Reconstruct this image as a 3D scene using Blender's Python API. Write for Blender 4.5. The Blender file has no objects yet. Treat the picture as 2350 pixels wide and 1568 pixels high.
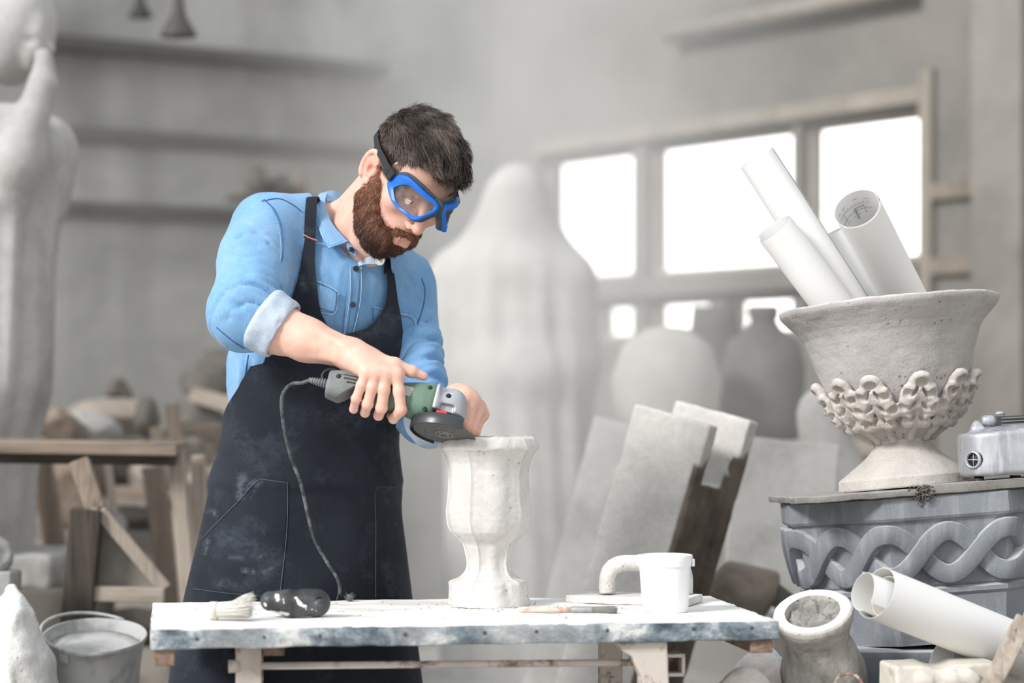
import bpy, bmesh, math, random
import numpy as np
from mathutils import Vector, Matrix

random.seed(7)
RNG = np.random.default_rng(11)
SC = bpy.context.scene
COL = SC.collection
# camera: 85 mm lens on a 36 mm sensor, standing level at 1.13 m
FPX, HOR, CZ = 5549.0, 905.0, 1.13


def W(px, py, d):
    """world point at distance d that stands where the photograph shows (px, py)"""
    return np.array([(px - 1175.0) / FPX * d, d, CZ + (HOR - py) / FPX * d])


def nrm(v):
    v = np.asarray(v, float)
    return v / max(1e-12, np.linalg.norm(v))


# ------------------------------------------------------------------ noise
def vnoise(P, seed=0):
    P = np.asarray(P, np.float64)
    I = np.floor(P).astype(np.int64)
    f = P - I
    f = f * f * (3 - 2 * f)
    out = np.zeros(len(P))
    for dx in (0, 1):
        wx = f[:, 0] if dx else 1 - f[:, 0]
        for dy in (0, 1):
            wy = f[:, 1] if dy else 1 - f[:, 1]
            for dz in (0, 1):
                wz = f[:, 2] if dz else 1 - f[:, 2]
                h = (I[:, 0] + dx) * 73856093 ^ (I[:, 1] + dy) * 19349663 ^ (I[:, 2] + dz) * 83492791 ^ (seed * 2654435761 + 12345)
                h = h & 0xffffffff
                h = ((h ^ (h >> 15)) * 2246822519) & 0xffffffff
                h = ((h ^ (h >> 13)) * 3266489917) & 0xffffffff
                h = h ^ (h >> 16)
                out += wx * wy * wz * (h / 4294967295.0 * 2 - 1)
    return out


def fbm(P, octv=3, seed=0):
    a, o = 1.0, 0
    P = np.asarray(P, float)
    for i in range(octv):
        o = o + a * vnoise(P * (2.0 ** i) + 17.3 * i, seed + i)
        a *= 0.5
    return o


# ------------------------------------------------------------------ objects
ORG = {}


def setmat(o, mats):
    if not isinstance(mats, (list, tuple)):
        mats = [mats]
    for x in mats:
        o.data.materials.append(x)


def mesh_obj(name, V, Fc, mat, parent=None, smooth=True, org=None, mi=None, autosmooth=None):
    V = np.asarray(V, np.float64).reshape(-1, 3)
    if parent is not None:
        o3 = ORG[parent.name]
    else:
        o3 = np.zeros(3) if org is None else np.asarray(org, float)
    Vl = V - o3
    me = bpy.data.meshes.new(name)
    if isinstance(Fc, np.ndarray):
        n, k = Fc.shape
        me.vertices.add(len(Vl))
        me.vertices.foreach_set('co', Vl.astype(np.float32).ravel())
        me.loops.add(n * k)
        me.loops.foreach_set('vertex_index', Fc.astype(np.int32).ravel())
        me.polygons.add(n)
        me.polygons.foreach_set('loop_start', np.arange(0, n * k, k, dtype=np.int32))
        me.polygons.foreach_set('loop_total', np.full(n, k, np.int32))
        me.update(calc_edges=True)
        me.validate()
    else:
        me.from_pydata([tuple(v) for v in Vl], [], [tuple(int(i) for i in f) for f in Fc])
        me.update()
    if mi is not None:
        me.polygons.foreach_set('material_index', np.asarray(mi, np.int32))
    me.polygons.foreach_set('use_smooth', np.full(len(me.polygons), bool(smooth)))
    o = bpy.data.objects.new(name, me)
    COL.objects.link(o)
    setmat(o, mat)
    if smooth and autosmooth:
        try:
            me.set_sharp_from_angle(angle=math.radians(autosmooth))
        except Exception:
            pass
    if parent is not None:
        o.parent = parent
        ORG[o.name] = o3
    else:
        o.location = o3
        ORG[o.name] = o3
    return o


def thing(name, label, cat, loc, group=None):
    o = bpy.data.objects.new(name, None)
    COL.objects.link(o)
    o.empty_display_size = 0.05
    o.location = tuple(loc)
    ORG[o.name] = np.asarray(loc, float)
    return tag(o, label, cat, group)


def tag(o, label, cat, group=None, kind=None):
    o['label'] = label
    o['category'] = cat
    if group:
        o['group'] = group
    if kind:
        o['kind'] = kind
    return o


def struct(o, label=None):
    o['kind'] = 'structure'
    if label:
        o['label'] = label
        o['category'] = 'room'
    return o


class MB:
    """collects shapes for ONE mesh object"""

    def __init__(self):
        self.V, self.F, self.n = [], [], 0

    def add(self, V, Fc):
        V = np.asarray(V, float).reshape(-1, 3)
        self.V.append(V)
        for f in Fc:
            self.F.append(tuple(int(i) + self.n for i in f))
        self.n += len(V)
        return self

    def verts(self):
        return np.concatenate(self.V)

    def build(self, name, mat, parent=None, **k):
        return mesh_obj(name, self.verts(), self.F, mat, parent, **k)


def bm_arrays(bm):
    bm.verts.index_update()
    V = np.array([v.co[:] for v in bm.verts])
    Fc = [tuple(v.index for v in f.verts) for f in bm.faces]
    bm.free()
    return V, Fc


def axes_from(z=None, x=None):
    z = nrm(z)
    if x is None:
        x = np.array([1., 0, 0]) if abs(z[0]) < 0.9 else np.array([0, 1., 0])
    x = nrm(np.asarray(x, float) - z * np.dot(x, z))
    y = np.cross(z, x)
    return np.stack([x, y, z], 1)


def rotz(a):
    c, s = math.cos(a), math.sin(a)
    return np.array([[c, -s, 0], [s, c, 0], [0, 0, 1.]])


def roty(a):
    c, s = math.cos(a), math.sin(a)
    return np.array([[c, 0, s], [0, 1., 0], [-s, 0, c]])


def rotx(a):
    c, s = math.cos(a), math.sin(a)
    return np.array([[1., 0, 0], [0, c, -s], [0, s, c]])


def box(c, h, R=None, bev=0.0, seg=2, sub=0, rough=0.0, rscale=20, seed=0):
    """box, centre c, half sizes h, axes R, bevelled; sub+rough make worn stone or wood"""
    bm = bmesh.new()
    bmesh.ops.create_cube(bm, size=2)
    for v in bm.verts:
        v.co = Vector((v.co.x * h[0], v.co.y * h[1], v.co.z * h[2]))
    if bev > 0:
        bmesh.ops.bevel(bm, geom=bm.edges[:], offset=bev, segments=seg, affect='EDGES', profile=0.5)
    if sub:
        ln = 2 * max(h) / sub
        for it in range(6):
            es = [e for e in bm.edges if e.calc_length() > ln]
            if not es:
                break
            bmesh.ops.subdivide_edges(bm, edges=es, cuts=1, use_grid_fill=True)
        bmesh.ops.triangulate(bm, faces=[f for f in bm.faces if len(f.verts) > 4])
    V, Fc = bm_arrays(bm)
    if rough:
        V = V + rough * np.stack([fbm(V * rscale + 31 * k, 3, seed + 7 * k) for k in range(3)], 1)
    if R is not None:
        V = V @ np.asarray(R).T
    return V + np.asarray(c), Fc


def beam(a, b, w, t, roll=0.0, bev=0.003, up=None, **k):
    """rectangular bar from a to b"""
    a, b = np.asarray(a, float), np.asarray(b, float)
    R = axes_from(b - a, up if up is not None else (1, 0, 0))
    R = R @ rotz(roll)
    return box((a + b) / 2, (w / 2, t / 2, np.linalg.norm(b - a) / 2), R, bev, **k)


def lathe(prof, n=48, c=(0, 0, 0), R=None, close_top=True, close_bot=True, fn=None):
    """prof: list of (radius, height). fn(ang, r, z)->r"""
    V, Fc = [], []
    for (r, z) in prof:
        for i in range(n):
            a = 2 * math.pi * i / n
            rr = fn(a, r, z) if fn else r
            V.append((rr * math.cos(a), rr * math.sin(a), z))
    m_ = len(prof)
    for j in range(m_ - 1):
        for i in range(n):
            i2 = (i + 1) % n
            Fc.append((j * n + i, j * n + i2, (j + 1) * n + i2, (j + 1) * n + i))
    if close_bot:
        Fc.append(tuple(range(n - 1, -1, -1)))
    if close_top:
        Fc.append(tuple((m_ - 1) * n + i for i in range(n)))
    V = np.array(V)
    if R is not None:
        V = V @ np.asarray(R).T
    return V + np.asarray(c), Fc


def catmull(P, n):
    P = np.asarray(P, float)
    if len(P) == 2:
        t = np.linspace(0, 1, n)[:, None]
        return P[0] * (1 - t) + P[1] * t
    Q = np.vstack([2 * P[0] - P[1], P, 2 * P[-1] - P[-2]])
    out = []
    for t in np.linspace(0, len(P) - 1 - 1e-9, n):
        i = int(t)
        f = t - i
        a, b, c, d = Q[i], Q[i + 1], Q[i + 2], Q[i + 3]
        out.append(0.5 * ((2 * b) + (c - a) * f + (2 * a - 5 * b + 4 * c - d) * f * f + (3 * b - a - 3 * c + d) * f ** 3))
    return np.array(out)


def frames(P):
    T = np.gradient(P, axis=0)
    T /= np.maximum(1e-12, np.linalg.norm(T, axis=1))[:, None]
    x = np.array([0, 0, 1.]) if abs(T[0][2]) < 0.9 else np.array([1., 0, 0])
    X, Y = [], []
    for t in T:
        x = nrm(x - t * np.dot(x, t))
        X.append(x)
        Y.append(np.cross(t, x))
    return T, np.array(X), np.array(Y)


def tube(P, r, n=10, cap=True, sx=1.0, sy=1.0):
    P = np.asarray(P, float)
    r = np.broadcast_to(np.asarray(r, float), (len(P),))
    T, X, Y = frames(P)
    V, Fc = [], []
    for j in range(len(P)):
        for i in range(n):
            a = 2 * math.pi * i / n
            V.append(P[j] + r[j] * (sx * math.cos(a) * X[j] + sy * math.sin(a) * Y[j]))
    for j in range(len(P) - 1):
        for i in range(n):
            i2 = (i + 1) % n
            Fc.append((j * n + i, j * n + i2, (j + 1) * n + i2, (j + 1) * n + i))
    if cap:
        Fc.append(tuple(range(n - 1, -1, -1)))
        Fc.append(tuple((len(P) - 1) * n + i for i in range(n)))
    return np.array(V), Fc


def ribbon(P, N, w, t):
    """flat strap along P, surface normals N, width w, thickness t"""
    P = np.asarray(P, float)
    N = np.asarray(N, float)
    w = np.broadcast_to(np.asarray(w, float), (len(P),))
    T = np.gradient(P, axis=0)
    V, Fc = [], []
    for j in range(len(P)):
        tt = nrm(T[j])
        nn = nrm(N[j] - tt * np.dot(N[j], tt))
        s = np.cross(tt, nn)
        for (a, b) in ((-.5, 0), (.5, 0), (.5, 1), (-.5, 1)):
            V.append(P[j] + s * a * w[j] + nn * b * t)
    for j in range(len(P) - 1):
        for i in range(4):
            i2 = (i + 1) % 4
            Fc.append((j * 4 + i, j * 4 + i2, (j + 1) * 4 + i2, (j + 1) * 4 + i))
    Fc.append((3, 2, 1, 0))
    e = (len(P) - 1) * 4
    Fc.append((e, e + 1, e + 2, e + 3))
    return np.array(V), Fc


def prism(poly, t, org, ex, ey, bev=0.0, seg=2):
    """polygon in the (ex,ey) plane, extruded by t along ex x ey"""
    ex, ey = np.asarray(ex, float), np.asarray(ey, float)
    ez = np.cross(ex, ey)
    bm = bmesh.new()
    a = [bm.verts.new(Vector((x, y, 0))) for x, y in poly]
    b = [bm.verts.new(Vector((x, y, t))) for x, y in poly]
    n = len(poly)
    bm.faces.new(a[::-1])
    bm.faces.new(b)
    for i in range(n):
        bm.faces.new((a[i], a[(i + 1) % n], b[(i + 1) % n], b[i]))
    bmesh.ops.recalc_face_normals(bm, faces=bm.faces)
    if bev:
        bmesh.ops.bevel(bm, geom=bm.edges[:], offset=bev, segments=seg, affect='EDGES', profile=0.5)
    V, Fc = bm_arrays(bm)
    return np.asarray(org) + V[:, :1] * ex + V[:, 1:2] * ey + V[:, 2:3] * ez, Fc


def ellipsoid(c, r, R=None, nu=24, nv=16, rough=0, rscale=20, seed=0):
    V, Fc = [], []
    for j in range(1, nv):
        th = math.pi * j / nv
        for i in range(nu):
            a = 2 * math.pi * i / nu
            V.append((math.sin(th) * math.cos(a), math.sin(th) * math.sin(a), math.cos(th)))
    for j in range(nv - 2):
        for i in range(nu):
            i2 = (i + 1) % nu
            Fc.append((j * nu + i, (j + 1) * nu + i, (j + 1) * nu + i2, j * nu + i2))
    t, b = len(V), len(V) + 1
    V += [(0, 0, 1), (0, 0, -1)]
    for i in range(nu):
        i2 = (i + 1) % nu
        Fc.append((t, i, i2))
        Fc.append((b, (nv - 2) * nu + i2, (nv - 2) * nu + i))
    V = np.array(V)
    N = V.copy()
    V = V * np.asarray(r)
    if rough:
        V = V + N * (rough * fbm(V * rscale, 3, seed))[:, None]
    if R is not None:
        V = V @ np.asarray(R).T
    return V + np.asarray(c), Fc


def grid_sheet(G, thick, N=None):
    """grid of points (rows, cols, 3) thickened along its normals into a closed sheet"""
    G = np.asarray(G, float)
    r, c = G.shape[:2]
    if N is None:
        du = np.gradient(G, axis=1)
        dv = np.gradient(G, axis=0)
        N = np.cross(du, dv)
        N /= np.maximum(1e-12, np.linalg.norm(N, axis=2))[..., None]
    A = G.reshape(-1, 3)
    B = (G + N * thick).reshape(-1, 3)
    n = r * c
    V = np.vstack([A, B])
    Fc = []
    for j in range(r - 1):
        for i in range(c - 1):
            a, b, d, e = j * c + i, j * c + i + 1, (j + 1) * c + i + 1, (j + 1) * c + i
            Fc.append((a, e, d, b))
            Fc.append((n + a, n + b, n + d, n + e))
    rim = [j * c for j in range(r)] + [(r - 1) * c + i for i in range(1, c)] + [j * c + c - 1 for j in range(r - 2, -1, -1)] + list(range(c - 2, 0, -1))
    for k in range(len(rim)):
        a, b = rim[k], rim[(k + 1) % len(rim)]
        Fc.append((a, n + a, n + b, b))
    return V, Fc


# ------------------------------------------------------------------ signed distance shapes
def s_cap(a, b, ra, rb=None):
    a, b = np.asarray(a, float), np.asarray(b, float)
    rb = ra if rb is None else rb
    ba = b - a
    L = max(1e-12, ba @ ba)

    def f(P):
        q = P - a
        h = np.clip(q @ ba / L, 0, 1)
        return np.linalg.norm(q - h[:, None] * ba, axis=1) - (ra + (rb - ra) * h)
    return f


def s_ell(c, r, R=None):
    c, r = np.asarray(c, float), np.asarray(r, float)

    def f(P):
        q = P - c
        if R is not None:
            q = q @ R
        k0 = np.linalg.norm(q / r, axis=1)
        k1 = np.linalg.norm(q / (r * r), axis=1)
        return k0 * (k0 - 1) / np.maximum(k1, 1e-9)
    return f


def s_box(c, h, R=None, rad=0.0):
    c, h = np.asarray(c, float), np.asarray(h, float)

    def f(P):
        q = P - c
        if R is not None:
            q = q @ R
        q = np.abs(q) - (h - rad)
        return np.linalg.norm(np.maximum(q, 0), axis=1) + np.minimum(q.max(axis=1), 0) - rad
    return f


def smin(a, b, k):
    if k <= 0:
        return np.minimum(a, b)
    h = np.maximum(k - np.abs(a - b), 0) / k
    return np.minimum(a, b) - h * h * k * 0.25


def smax(a, b, k):
    return -smin(-a, -b, k)


class Sdf:
    def __init__(self):
        self.items = []

    def add(self, f, k=0.01):
        self.items.append(('u', f, k))
        return self

    def sub(self, f, k=0.005):
        self.items.append(('s', f, k))
        return self

    def __call__(self, P):
        d = None
        for op, f, k in self.items:
            v = f(P)
            if d is None:
                d = v
            elif op == 'u':
                d = smin(d, v, k)
            else:
                d = smax(d, -v, k)
        return d


def surface_nets(V, lo, h):
    S = V < 0
    nx, ny, nz = V.shape
    cnt = np.zeros((nx - 1, ny - 1, nz - 1), np.uint8)
    for dx in (0, 1):
        for dy in (0, 1):
            for dz in (0, 1):
                cnt += S[dx:nx - 1 + dx, dy:ny - 1 + dy, dz:nz - 1 + dz]
    act = np.argwhere((cnt > 0) & (cnt < 8))
    del cnt
    pos = np.zeros((len(act), 3))
    num = np.zeros(len(act))
    corners = [(x, y, z) for x in (0, 1) for y in (0, 1) for z in (0, 1)]
    cv = {c: V[act[:, 0] + c[0], act[:, 1] + c[1], act[:, 2] + c[2]].astype(np.float64) for c in corners}
    for c in corners:
        for ax in range(3):
            if c[ax] == 0:
                d = list(c)
                d[ax] = 1
                d = tuple(d)
                m_ = (cv[c] < 0) != (cv[d] < 0)
                t = cv[c] / np.where(m_, cv[c] - cv[d], 1)
                p = np.array(c, float)[None] + np.zeros((len(act), 3))
                p[:, ax] = t
                pos += p * m_[:, None]
                num += m_
    pos = (pos / np.maximum(num, 1)[:, None] + act) * h + np.asarray(lo)
    idx = np.full((nx - 1, ny - 1, nz - 1), -1, np.int32)
    idx[act[:, 0], act[:, 1], act[:, 2]] = np.arange(len(act))
    quads = []
    for ax in range(3):
        sl0 = [slice(None)] * 3
        sl1 = [slice(None)] * 3
        sl0[ax] = slice(0, -1)
        sl1[ax] = slice(1, None)
        D = S[tuple(sl0)] != S[tuple(sl1)]
        e = np.argwhere(D)
        b, c = (ax + 1) % 3, (ax + 2) % 3
        lim = [nx - 1, ny - 1, nz - 1]
        e = e[(e[:, b] > 0) & (e[:, c] > 0) & (e[:, b] < lim[b]) & (e[:, c] < lim[c])]
        ins = S[e[:, 0], e[:, 1], e[:, 2]]
        q = []
        for (db, dc) in ((-1, -1), (0, -1), (0, 0), (-1, 0)):
            k = e.copy()
            k[:, b] += db
            k[:, c] += dc
            q.append(idx[k[:, 0], k[:, 1], k[:, 2]])
        q = np.stack(q, 1)
        q[~ins] = q[~ins][:, ::-1]
        quads.append(q)
    quads = np.concatenate(quads)
    quads = quads[(quads >= 0).all(1)]
    return pos, quads


def sdf_mesh(fn, lo, hi, h, B=8, margin=1.4):
    lo, hi = np.asarray(lo, float), np.asarray(hi, float)
    nb = np.maximum(1, np.ceil((hi - lo) / (h * B)).astype(int))
    bi = np.stack(np.meshgrid(*[np.arange(n) for n in nb], indexing='ij'), -1).reshape(-1, 3)
    cen = lo + (bi * B + (B - 1) / 2) * h
    dc = np.concatenate([fn(cen[i:i + 200000]) for i in range(0, len(cen), 200000)])
    V = np.repeat(np.repeat(np.repeat(dc.reshape(nb).astype(np.float32), B, 0), B, 1), B, 2)
    act = bi[np.abs(dc) < B * h * 0.87 * margin]
    off = np.stack(np.meshgrid(*[np.arange(B)] * 3, indexing='ij'), -1).reshape(-1, 3)
    step = max(1, 300000 // (B ** 3))
    for i in range(0, len(act), step):
        a = act[i:i + step]
        g = (a[:, None, :] * B + off[None]).reshape(-1, 3)
        V[g[:, 0], g[:, 1], g[:, 2]] = fn(lo + g * h)
    return surface_nets(V, lo, h)


def relax(V, Q, it=1, lam=0.5):
    """laplacian smoothing on a quad array"""
    e = np.concatenate([Q[:, [0, 1]], Q[:, [1, 2]], Q[:, [2, 3]], Q[:, [3, 0]]])
    n = len(V)
    for _ in range(it):
        S = np.zeros_like(V)
        C = np.zeros(n)
        for k in range(3):
            S[:, k] = np.bincount(e[:, 0], V[e[:, 1], k], n) + np.bincount(e[:, 1], V[e[:, 0], k], n)
        C = np.bincount(e[:, 0], minlength=n) + np.bincount(e[:, 1], minlength=n)
        V = V + lam * (S / np.maximum(C, 1)[:, None] - V)
    return V


def normals(V, Q):
    fn = np.cross(V[Q[:, 2]] - V[Q[:, 0]], V[Q[:, 3]] - V[Q[:, 1]]) if Q.shape[1] == 4 else np.cross(V[Q[:, 1]] - V[Q[:, 0]], V[Q[:, 2]] - V[Q[:, 0]])
    N = np.zeros_like(V)
    for j in range(Q.shape[1]):
        for k in range(3):
            N[:, k] += np.bincount(Q[:, j], fn[:, k], len(V))
    return N / np.maximum(1e-12, np.linalg.norm(N, axis=1))[:, None]


def paint(o, name, rgb):
    """per-vertex colour of the thing itself (skin, lips, dye)"""
    a = o.data.color_attributes.new(name, 'FLOAT_COLOR', 'POINT')
    rgb = np.asarray(rgb, np.float32)
    if rgb.shape[1] == 3:
        rgb = np.hstack([rgb, np.ones((len(rgb), 1), np.float32)])
    a.data.foreach_set('color', rgb.ravel())


# ------------------------------------------------------------------ materials
def lin(c):
    """sRGB 0-255 to linear"""
    o = []
    for x in c:
        x = x / 255.0
        o.append(x / 12.92 if x <= 0.04045 else ((x + 0.055) / 1.055) ** 2.4)
    return o


class NT:
    def __init__(self, name):
        self.m = bpy.data.materials.new(name)
        self.m.use_nodes = True
        self.t = self.m.node_tree
        self.b = self.t.nodes['Principled BSDF']
        self.co = self.t.nodes.new('ShaderNodeTexCoord')

    def n(self, typ, **k):
        x = self.t.nodes.new(typ)
        for a, v in k.items():
            setattr(x, a, v)
        return x

    def l(self, a, b):
        self.t.links.new(a, b)

    def noise(self, scale, detail=4, rough=0.6, vec=None, dist=0.0):
        x = self.n('ShaderNodeTexNoise')
        x.inputs['Scale'].default_value = scale
        x.inputs['Detail'].default_value = detail
        x.inputs['Roughness'].default_value = rough
        x.inputs['Distortion'].default_value = dist
        self.l(vec or self.co.outputs['Object'], x.inputs['Vector'])
        return x.outputs[0]

    def mapped(self, sc, rot=(0, 0, 0)):
        x = self.n('ShaderNodeMapping')
        x.inputs['Scale'].default_value = sc
        x.inputs['Rotation'].default_value = rot
        self.l(self.co.outputs['Object'], x.inputs['Vector'])
        return x.outputs[0]

    def ramp(self, f, stops):
        x = self.n('ShaderNodeValToRGB')
        e = x.color_ramp.elements
        while len(e) < len(stops):
            e.new(0.5)
        for el, (p, c) in zip(e, stops):
            el.position = p
            if not hasattr(c, '__len__'):
                c = (c, c, c)
            el.color = tuple(c) + (1,) if len(c) == 3 else c
        self.l(f, x.inputs[0])
        return x.outputs[0]

    def mix(self, f, a, b, mode='MIX'):
        x = self.n('ShaderNodeMix', data_type='RGBA', blend_type=mode)
        for s, v in ((x.inputs[0], f), (x.inputs[6], a), (x.inputs[7], b)):
            if hasattr(v, 'is_output'):
                self.l(v, s)
            elif hasattr(v, '__len__'):
                s.default_value = tuple(v) + (1,) if len(v) == 3 else v
            else:
                s.default_value = v
        return x.outputs[2]

    def math(self, op, a, b=0.0, c=0.0):
        x = self.n('ShaderNodeMath', operation=op)
        for s, v in zip(x.inputs, (a, b, c)):
            if hasattr(v, 'is_output'):
                self.l(v, s)
            else:
                s.default_value = v
        return x.outputs[0]

    def bump(self, h, strength=0.3, dist=0.01, prev=None):
        x = self.n('ShaderNodeBump')
        x.inputs['Strength'].default_value = strength
        x.inputs['Distance'].default_value = dist
        self.l(h, x.inputs['Height'])
        if prev is not None:
            self.l(prev, x.inputs['Normal'])
        return x.outputs[0]

    def set(self, **k):
        for a, v in k.items():
            s = self.b.inputs[a.replace('_', ' ')]
            if hasattr(v, 'is_output'):
                self.l(v, s)
            elif hasattr(v, '__len__'):
                s.default_value = tuple(v) + (1,) if len(v) == 3 else v
            else:
                s.default_value = v
        return self.m


def m_plain(name, rgb, rough=0.6, metal=0.0, var=0.0, vscale=20, bump=0.0, bscale=60, spec=0.5):
    t = NT(name)
    c = lin(rgb)
    if var:
        f = t.noise(vscale, 5, 0.65)
        col = t.ramp(f, [(0.3, [x * (1 - var) for x in c]), (0.7, [min(1, x * (1 + var)) for x in c])])
    else:
        col = c
    t.set(Base_Color=col, Roughness=rough, Metallic=metal, Specular_IOR_Level=spec)
    if bump:
        t.set(Normal=t.bump(t.noise(bscale, 5, 0.7), bump, 0.004))
    return t.m


def m_stone(name, rgb, dark=None, scale=6, pits=0.0, pitscale=90, bump=0.35, grain=160, rough=0.9, dust=None, streak=None):
    """stone / plaster / concrete: blotches, grain and pits"""
    t = NT(name)
    c = lin(rgb)
    d = lin(dark) if dark else [x * 0.72 for x in c]
    f = t.noise(scale, 6, 0.62, dist=0.3)
    col = t.ramp(f, [(0.28, d), (0.55, c), (0.8, [min(1, x * 1.1) for x in c])])
    g = t.noise(grain, 3, 0.7)
    col = t.mix(0.22, col, t.ramp(g, [(0.3, [x * 0.55 for x in c]), (0.7, [min(1, x * 1.15) for x in c])]))
    nb = t.bump(g, bump * 0.6, 0.002)
    nb = t.bump(t.noise(grain * 0.25, 5, 0.7), bump, 0.006, nb)
    if pits:
        v = t.n('ShaderNodeTexVoronoi')
        v.inputs['Scale'].default_value = pitscale
        t.l(t.co.outputs['Object'], v.inputs['Vector'])
        sel = t.ramp(t.noise(pitscale * 0.28, 2, 0.5), [(0.52, 0), (0.62, 1)])
        p = t.ramp(v.outputs['Distance'], [(0.10, 1), (0.24, 0)])
        pm = t.math('MULTIPLY', p, sel)
        pm = t.math('MULTIPLY', pm, pits)
        col = t.mix(pm, col, [x * 0.25 for x in d])
        nb = t.bump(t.math('SUBTRACT', 1.0, pm), 0.5, 0.004, nb)
    if streak:
        s = t.ramp(t.noise(7, 5, 0.6, t.mapped((6, 6, 0.8))), [(0.5, 0), (0.68, 1)])
        col = t.mix(t.math('MULTIPLY', s, streak[1]), col, lin(streak[0]))
    if dust:
        gm = t.n('ShaderNodeNewGeometry')
        sx = t.n('ShaderNodeSeparateXYZ')
        t.l(gm.outputs['Normal'], sx.inputs[0])
        up = t.ramp(sx.outputs[2], [(0.25, 0), (0.85, 1)])
        col = t.mix(t.math('MULTIPLY', up, dust[1]), col, lin(dust[0]))
    t.set(Base_Color=col, Roughness=rough, Normal=nb, Specular_IOR_Level=0.2)
    return t.m


def m_wood(name, rgb, dark, axis=2, scale=5, rough=0.85):
    t = NT(name)
    sc = [14, 14, 14]
    sc[axis] = 0.9
    f = t.noise(scale, 6, 0.65, t.mapped(sc), 0.6)
    f2 = t.noise(3.5, 4, 0.6)
    col = t.ramp(f, [(0.3, lin(dark)), (0.62, lin(rgb)), (0.85, [min(1, x * 1.2) for x in lin(rgb)])])
    col = t.mix(t.ramp(f2, [(0.45, 0), (0.75, 0.6)]), col, [min(1, x * 1.25) for x in lin(rgb)])
    t.set(Base_Color=col, Roughness=rough, Normal=t.bump(f, 0.35, 0.004), Specular_IOR_Level=0.2)
    return t.m


def m_chip(name, base, under, dark, scale=9, rough=0.7, thr=0.52, bump=0.4):
    """flaking paint: two layers and dirt"""
    t = NT(name)
    f = t.noise(scale, 8, 0.68, dist=0.4)
    f2 = t.noise(scale * 2.7, 6, 0.7)
    f3 = t.noise(scale * 0.5, 3, 0.5)
    col = t.mix(t.ramp(f, [(thr - 0.03, 0), (thr + 0.05, 1)]), lin(under), lin(base))
    col = t.mix(t.ramp(f2, [(0.63, 0), (0.72, 0.9)]), col, lin(dark))
    col = t.mix(t.ramp(f3, [(0.5, 0), (0.7, 0.35)]), col, lin(dark))
    t.set(Base_Color=col, Roughness=rough, Normal=t.bump(f, bump, 0.004), Specular_IOR_Level=0.3)
    return t.m
# ================================================================== camera, light
cam = bpy.data.cameras.new('camera')
cam.sensor_width = 36.0
cam.lens = FPX * 36.0 / 2350.0
cam.shift_y = (HOR - 784.0) / 2350.0
cam.clip_start = 0.1
cam.dof.use_dof = True
cam.dof.focus_distance = 4.52
cam.dof.aperture_fstop = 1.9
camo = bpy.data.objects.new('camera', cam)
COL.objects.link(camo)
camo.location = (0, 0, CZ)
camo.rotation_euler = (math.radians(90), 0, 0)
SC.camera = camo

SC.view_settings.view_transform = 'Standard'
SC.view_settings.look = 'None'
SC.view_settings.gamma = 1.0
SC.view_settings.exposure = 0.42
SC.view_settings.use_curve_mapping = False
SC.cycles.use_denoising = True
SC.cycles.max_bounces = 6
SC.cycles.diffuse_bounces = 3
SC.cycles.glossy_bounces = 3
SC.cycles.transparent_max_bounces = 12
SC.cycles.transmission_bounces = 4
SC.cycles.volume_bounces = 1
SC.cycles.caustics_reflective = False
SC.cycles.caustics_refractive = False
SC.cycles.sample_clamp_indirect = 4.0

wd = bpy.data.worlds.new('sky')
SC.world = wd
wd.use_nodes = True
wn = wd.node_tree
bg = wn.nodes['Background']
tc = wn.nodes.new('ShaderNodeTexCoord')
sp = wn.nodes.new('ShaderNodeSeparateXYZ')
rp = wn.nodes.new('ShaderNodeValToRGB')
wn.links.new(tc.outputs['Generated'], sp.inputs[0])
wn.links.new(sp.outputs[2], rp.inputs[0])
rp.color_ramp.elements[0].position = 0.0
rp.color_ramp.elements[0].color = (0.97, 0.935, 0.90, 1)
rp.color_ramp.elements[1].position = 0.5
rp.color_ramp.elements[1].color = (0.90, 0.955, 1.0, 1)
# the hazy sky is brightest behind the windows
vm_ = wn.nodes.new('ShaderNodeVectorMath')
vm_.operation = 'DOT_PRODUCT'
wn.links.new(tc.outputs['Generated'], vm_.inputs[0])
vm_.inputs[1].default_value = tuple(Vector((0.10, 1.0, 0.10)).normalized())


def wmath(op, a, b):
    x = wn.nodes.new('ShaderNodeMath')
    x.operation = op
    for s, v in zip(x.inputs, (a, b)):
        if hasattr(v, 'is_output'):
            wn.links.new(v, s)
        else:
            s.default_value = v
    return x.outputs[0]


gl_ = wmath('POWER', wmath('MAXIMUM', vm_.outputs['Value'], 0.0), 14.0)
wn.links.new(wmath('ADD', wmath('MULTIPLY', gl_, 3.2), 0.80), bg.inputs[1])
wn.links.new(rp.outputs[0], bg.inputs[0])


def sun(name, frm, strength, ang, col=(1, 1, 1)):
    l = bpy.data.lights.new(name, 'SUN')
    l.energy = strength
    l.angle = math.radians(ang)
    l.color = col
    o = bpy.data.objects.new(name, l)
    COL.objects.link(o)
    o.rotation_euler = Vector(frm).to_track_quat('Z', 'Y').to_euler()
    o.location = Vector(frm) * 8
    return o


sun('daylight_sun', (-0.70, -0.57, 0.57), 2.6, 14, (1.0, 0.985, 0.96))


def area(name, loc, to, sx, sy, power, col=(1, 1, 1)):
    l = bpy.data.lights.new(name, 'AREA')
    l.shape = 'RECTANGLE'
    l.size, l.size_y = sx, sy
    l.energy = power
    l.color = col
    o = bpy.data.objects.new(name, l)
    COL.objects.link(o)
    o.location = tuple(loc)
    o.rotation_euler = (Vector(loc) - Vector(to)).to_track_quat('Z', 'Y').to_euler()
    return o


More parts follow.
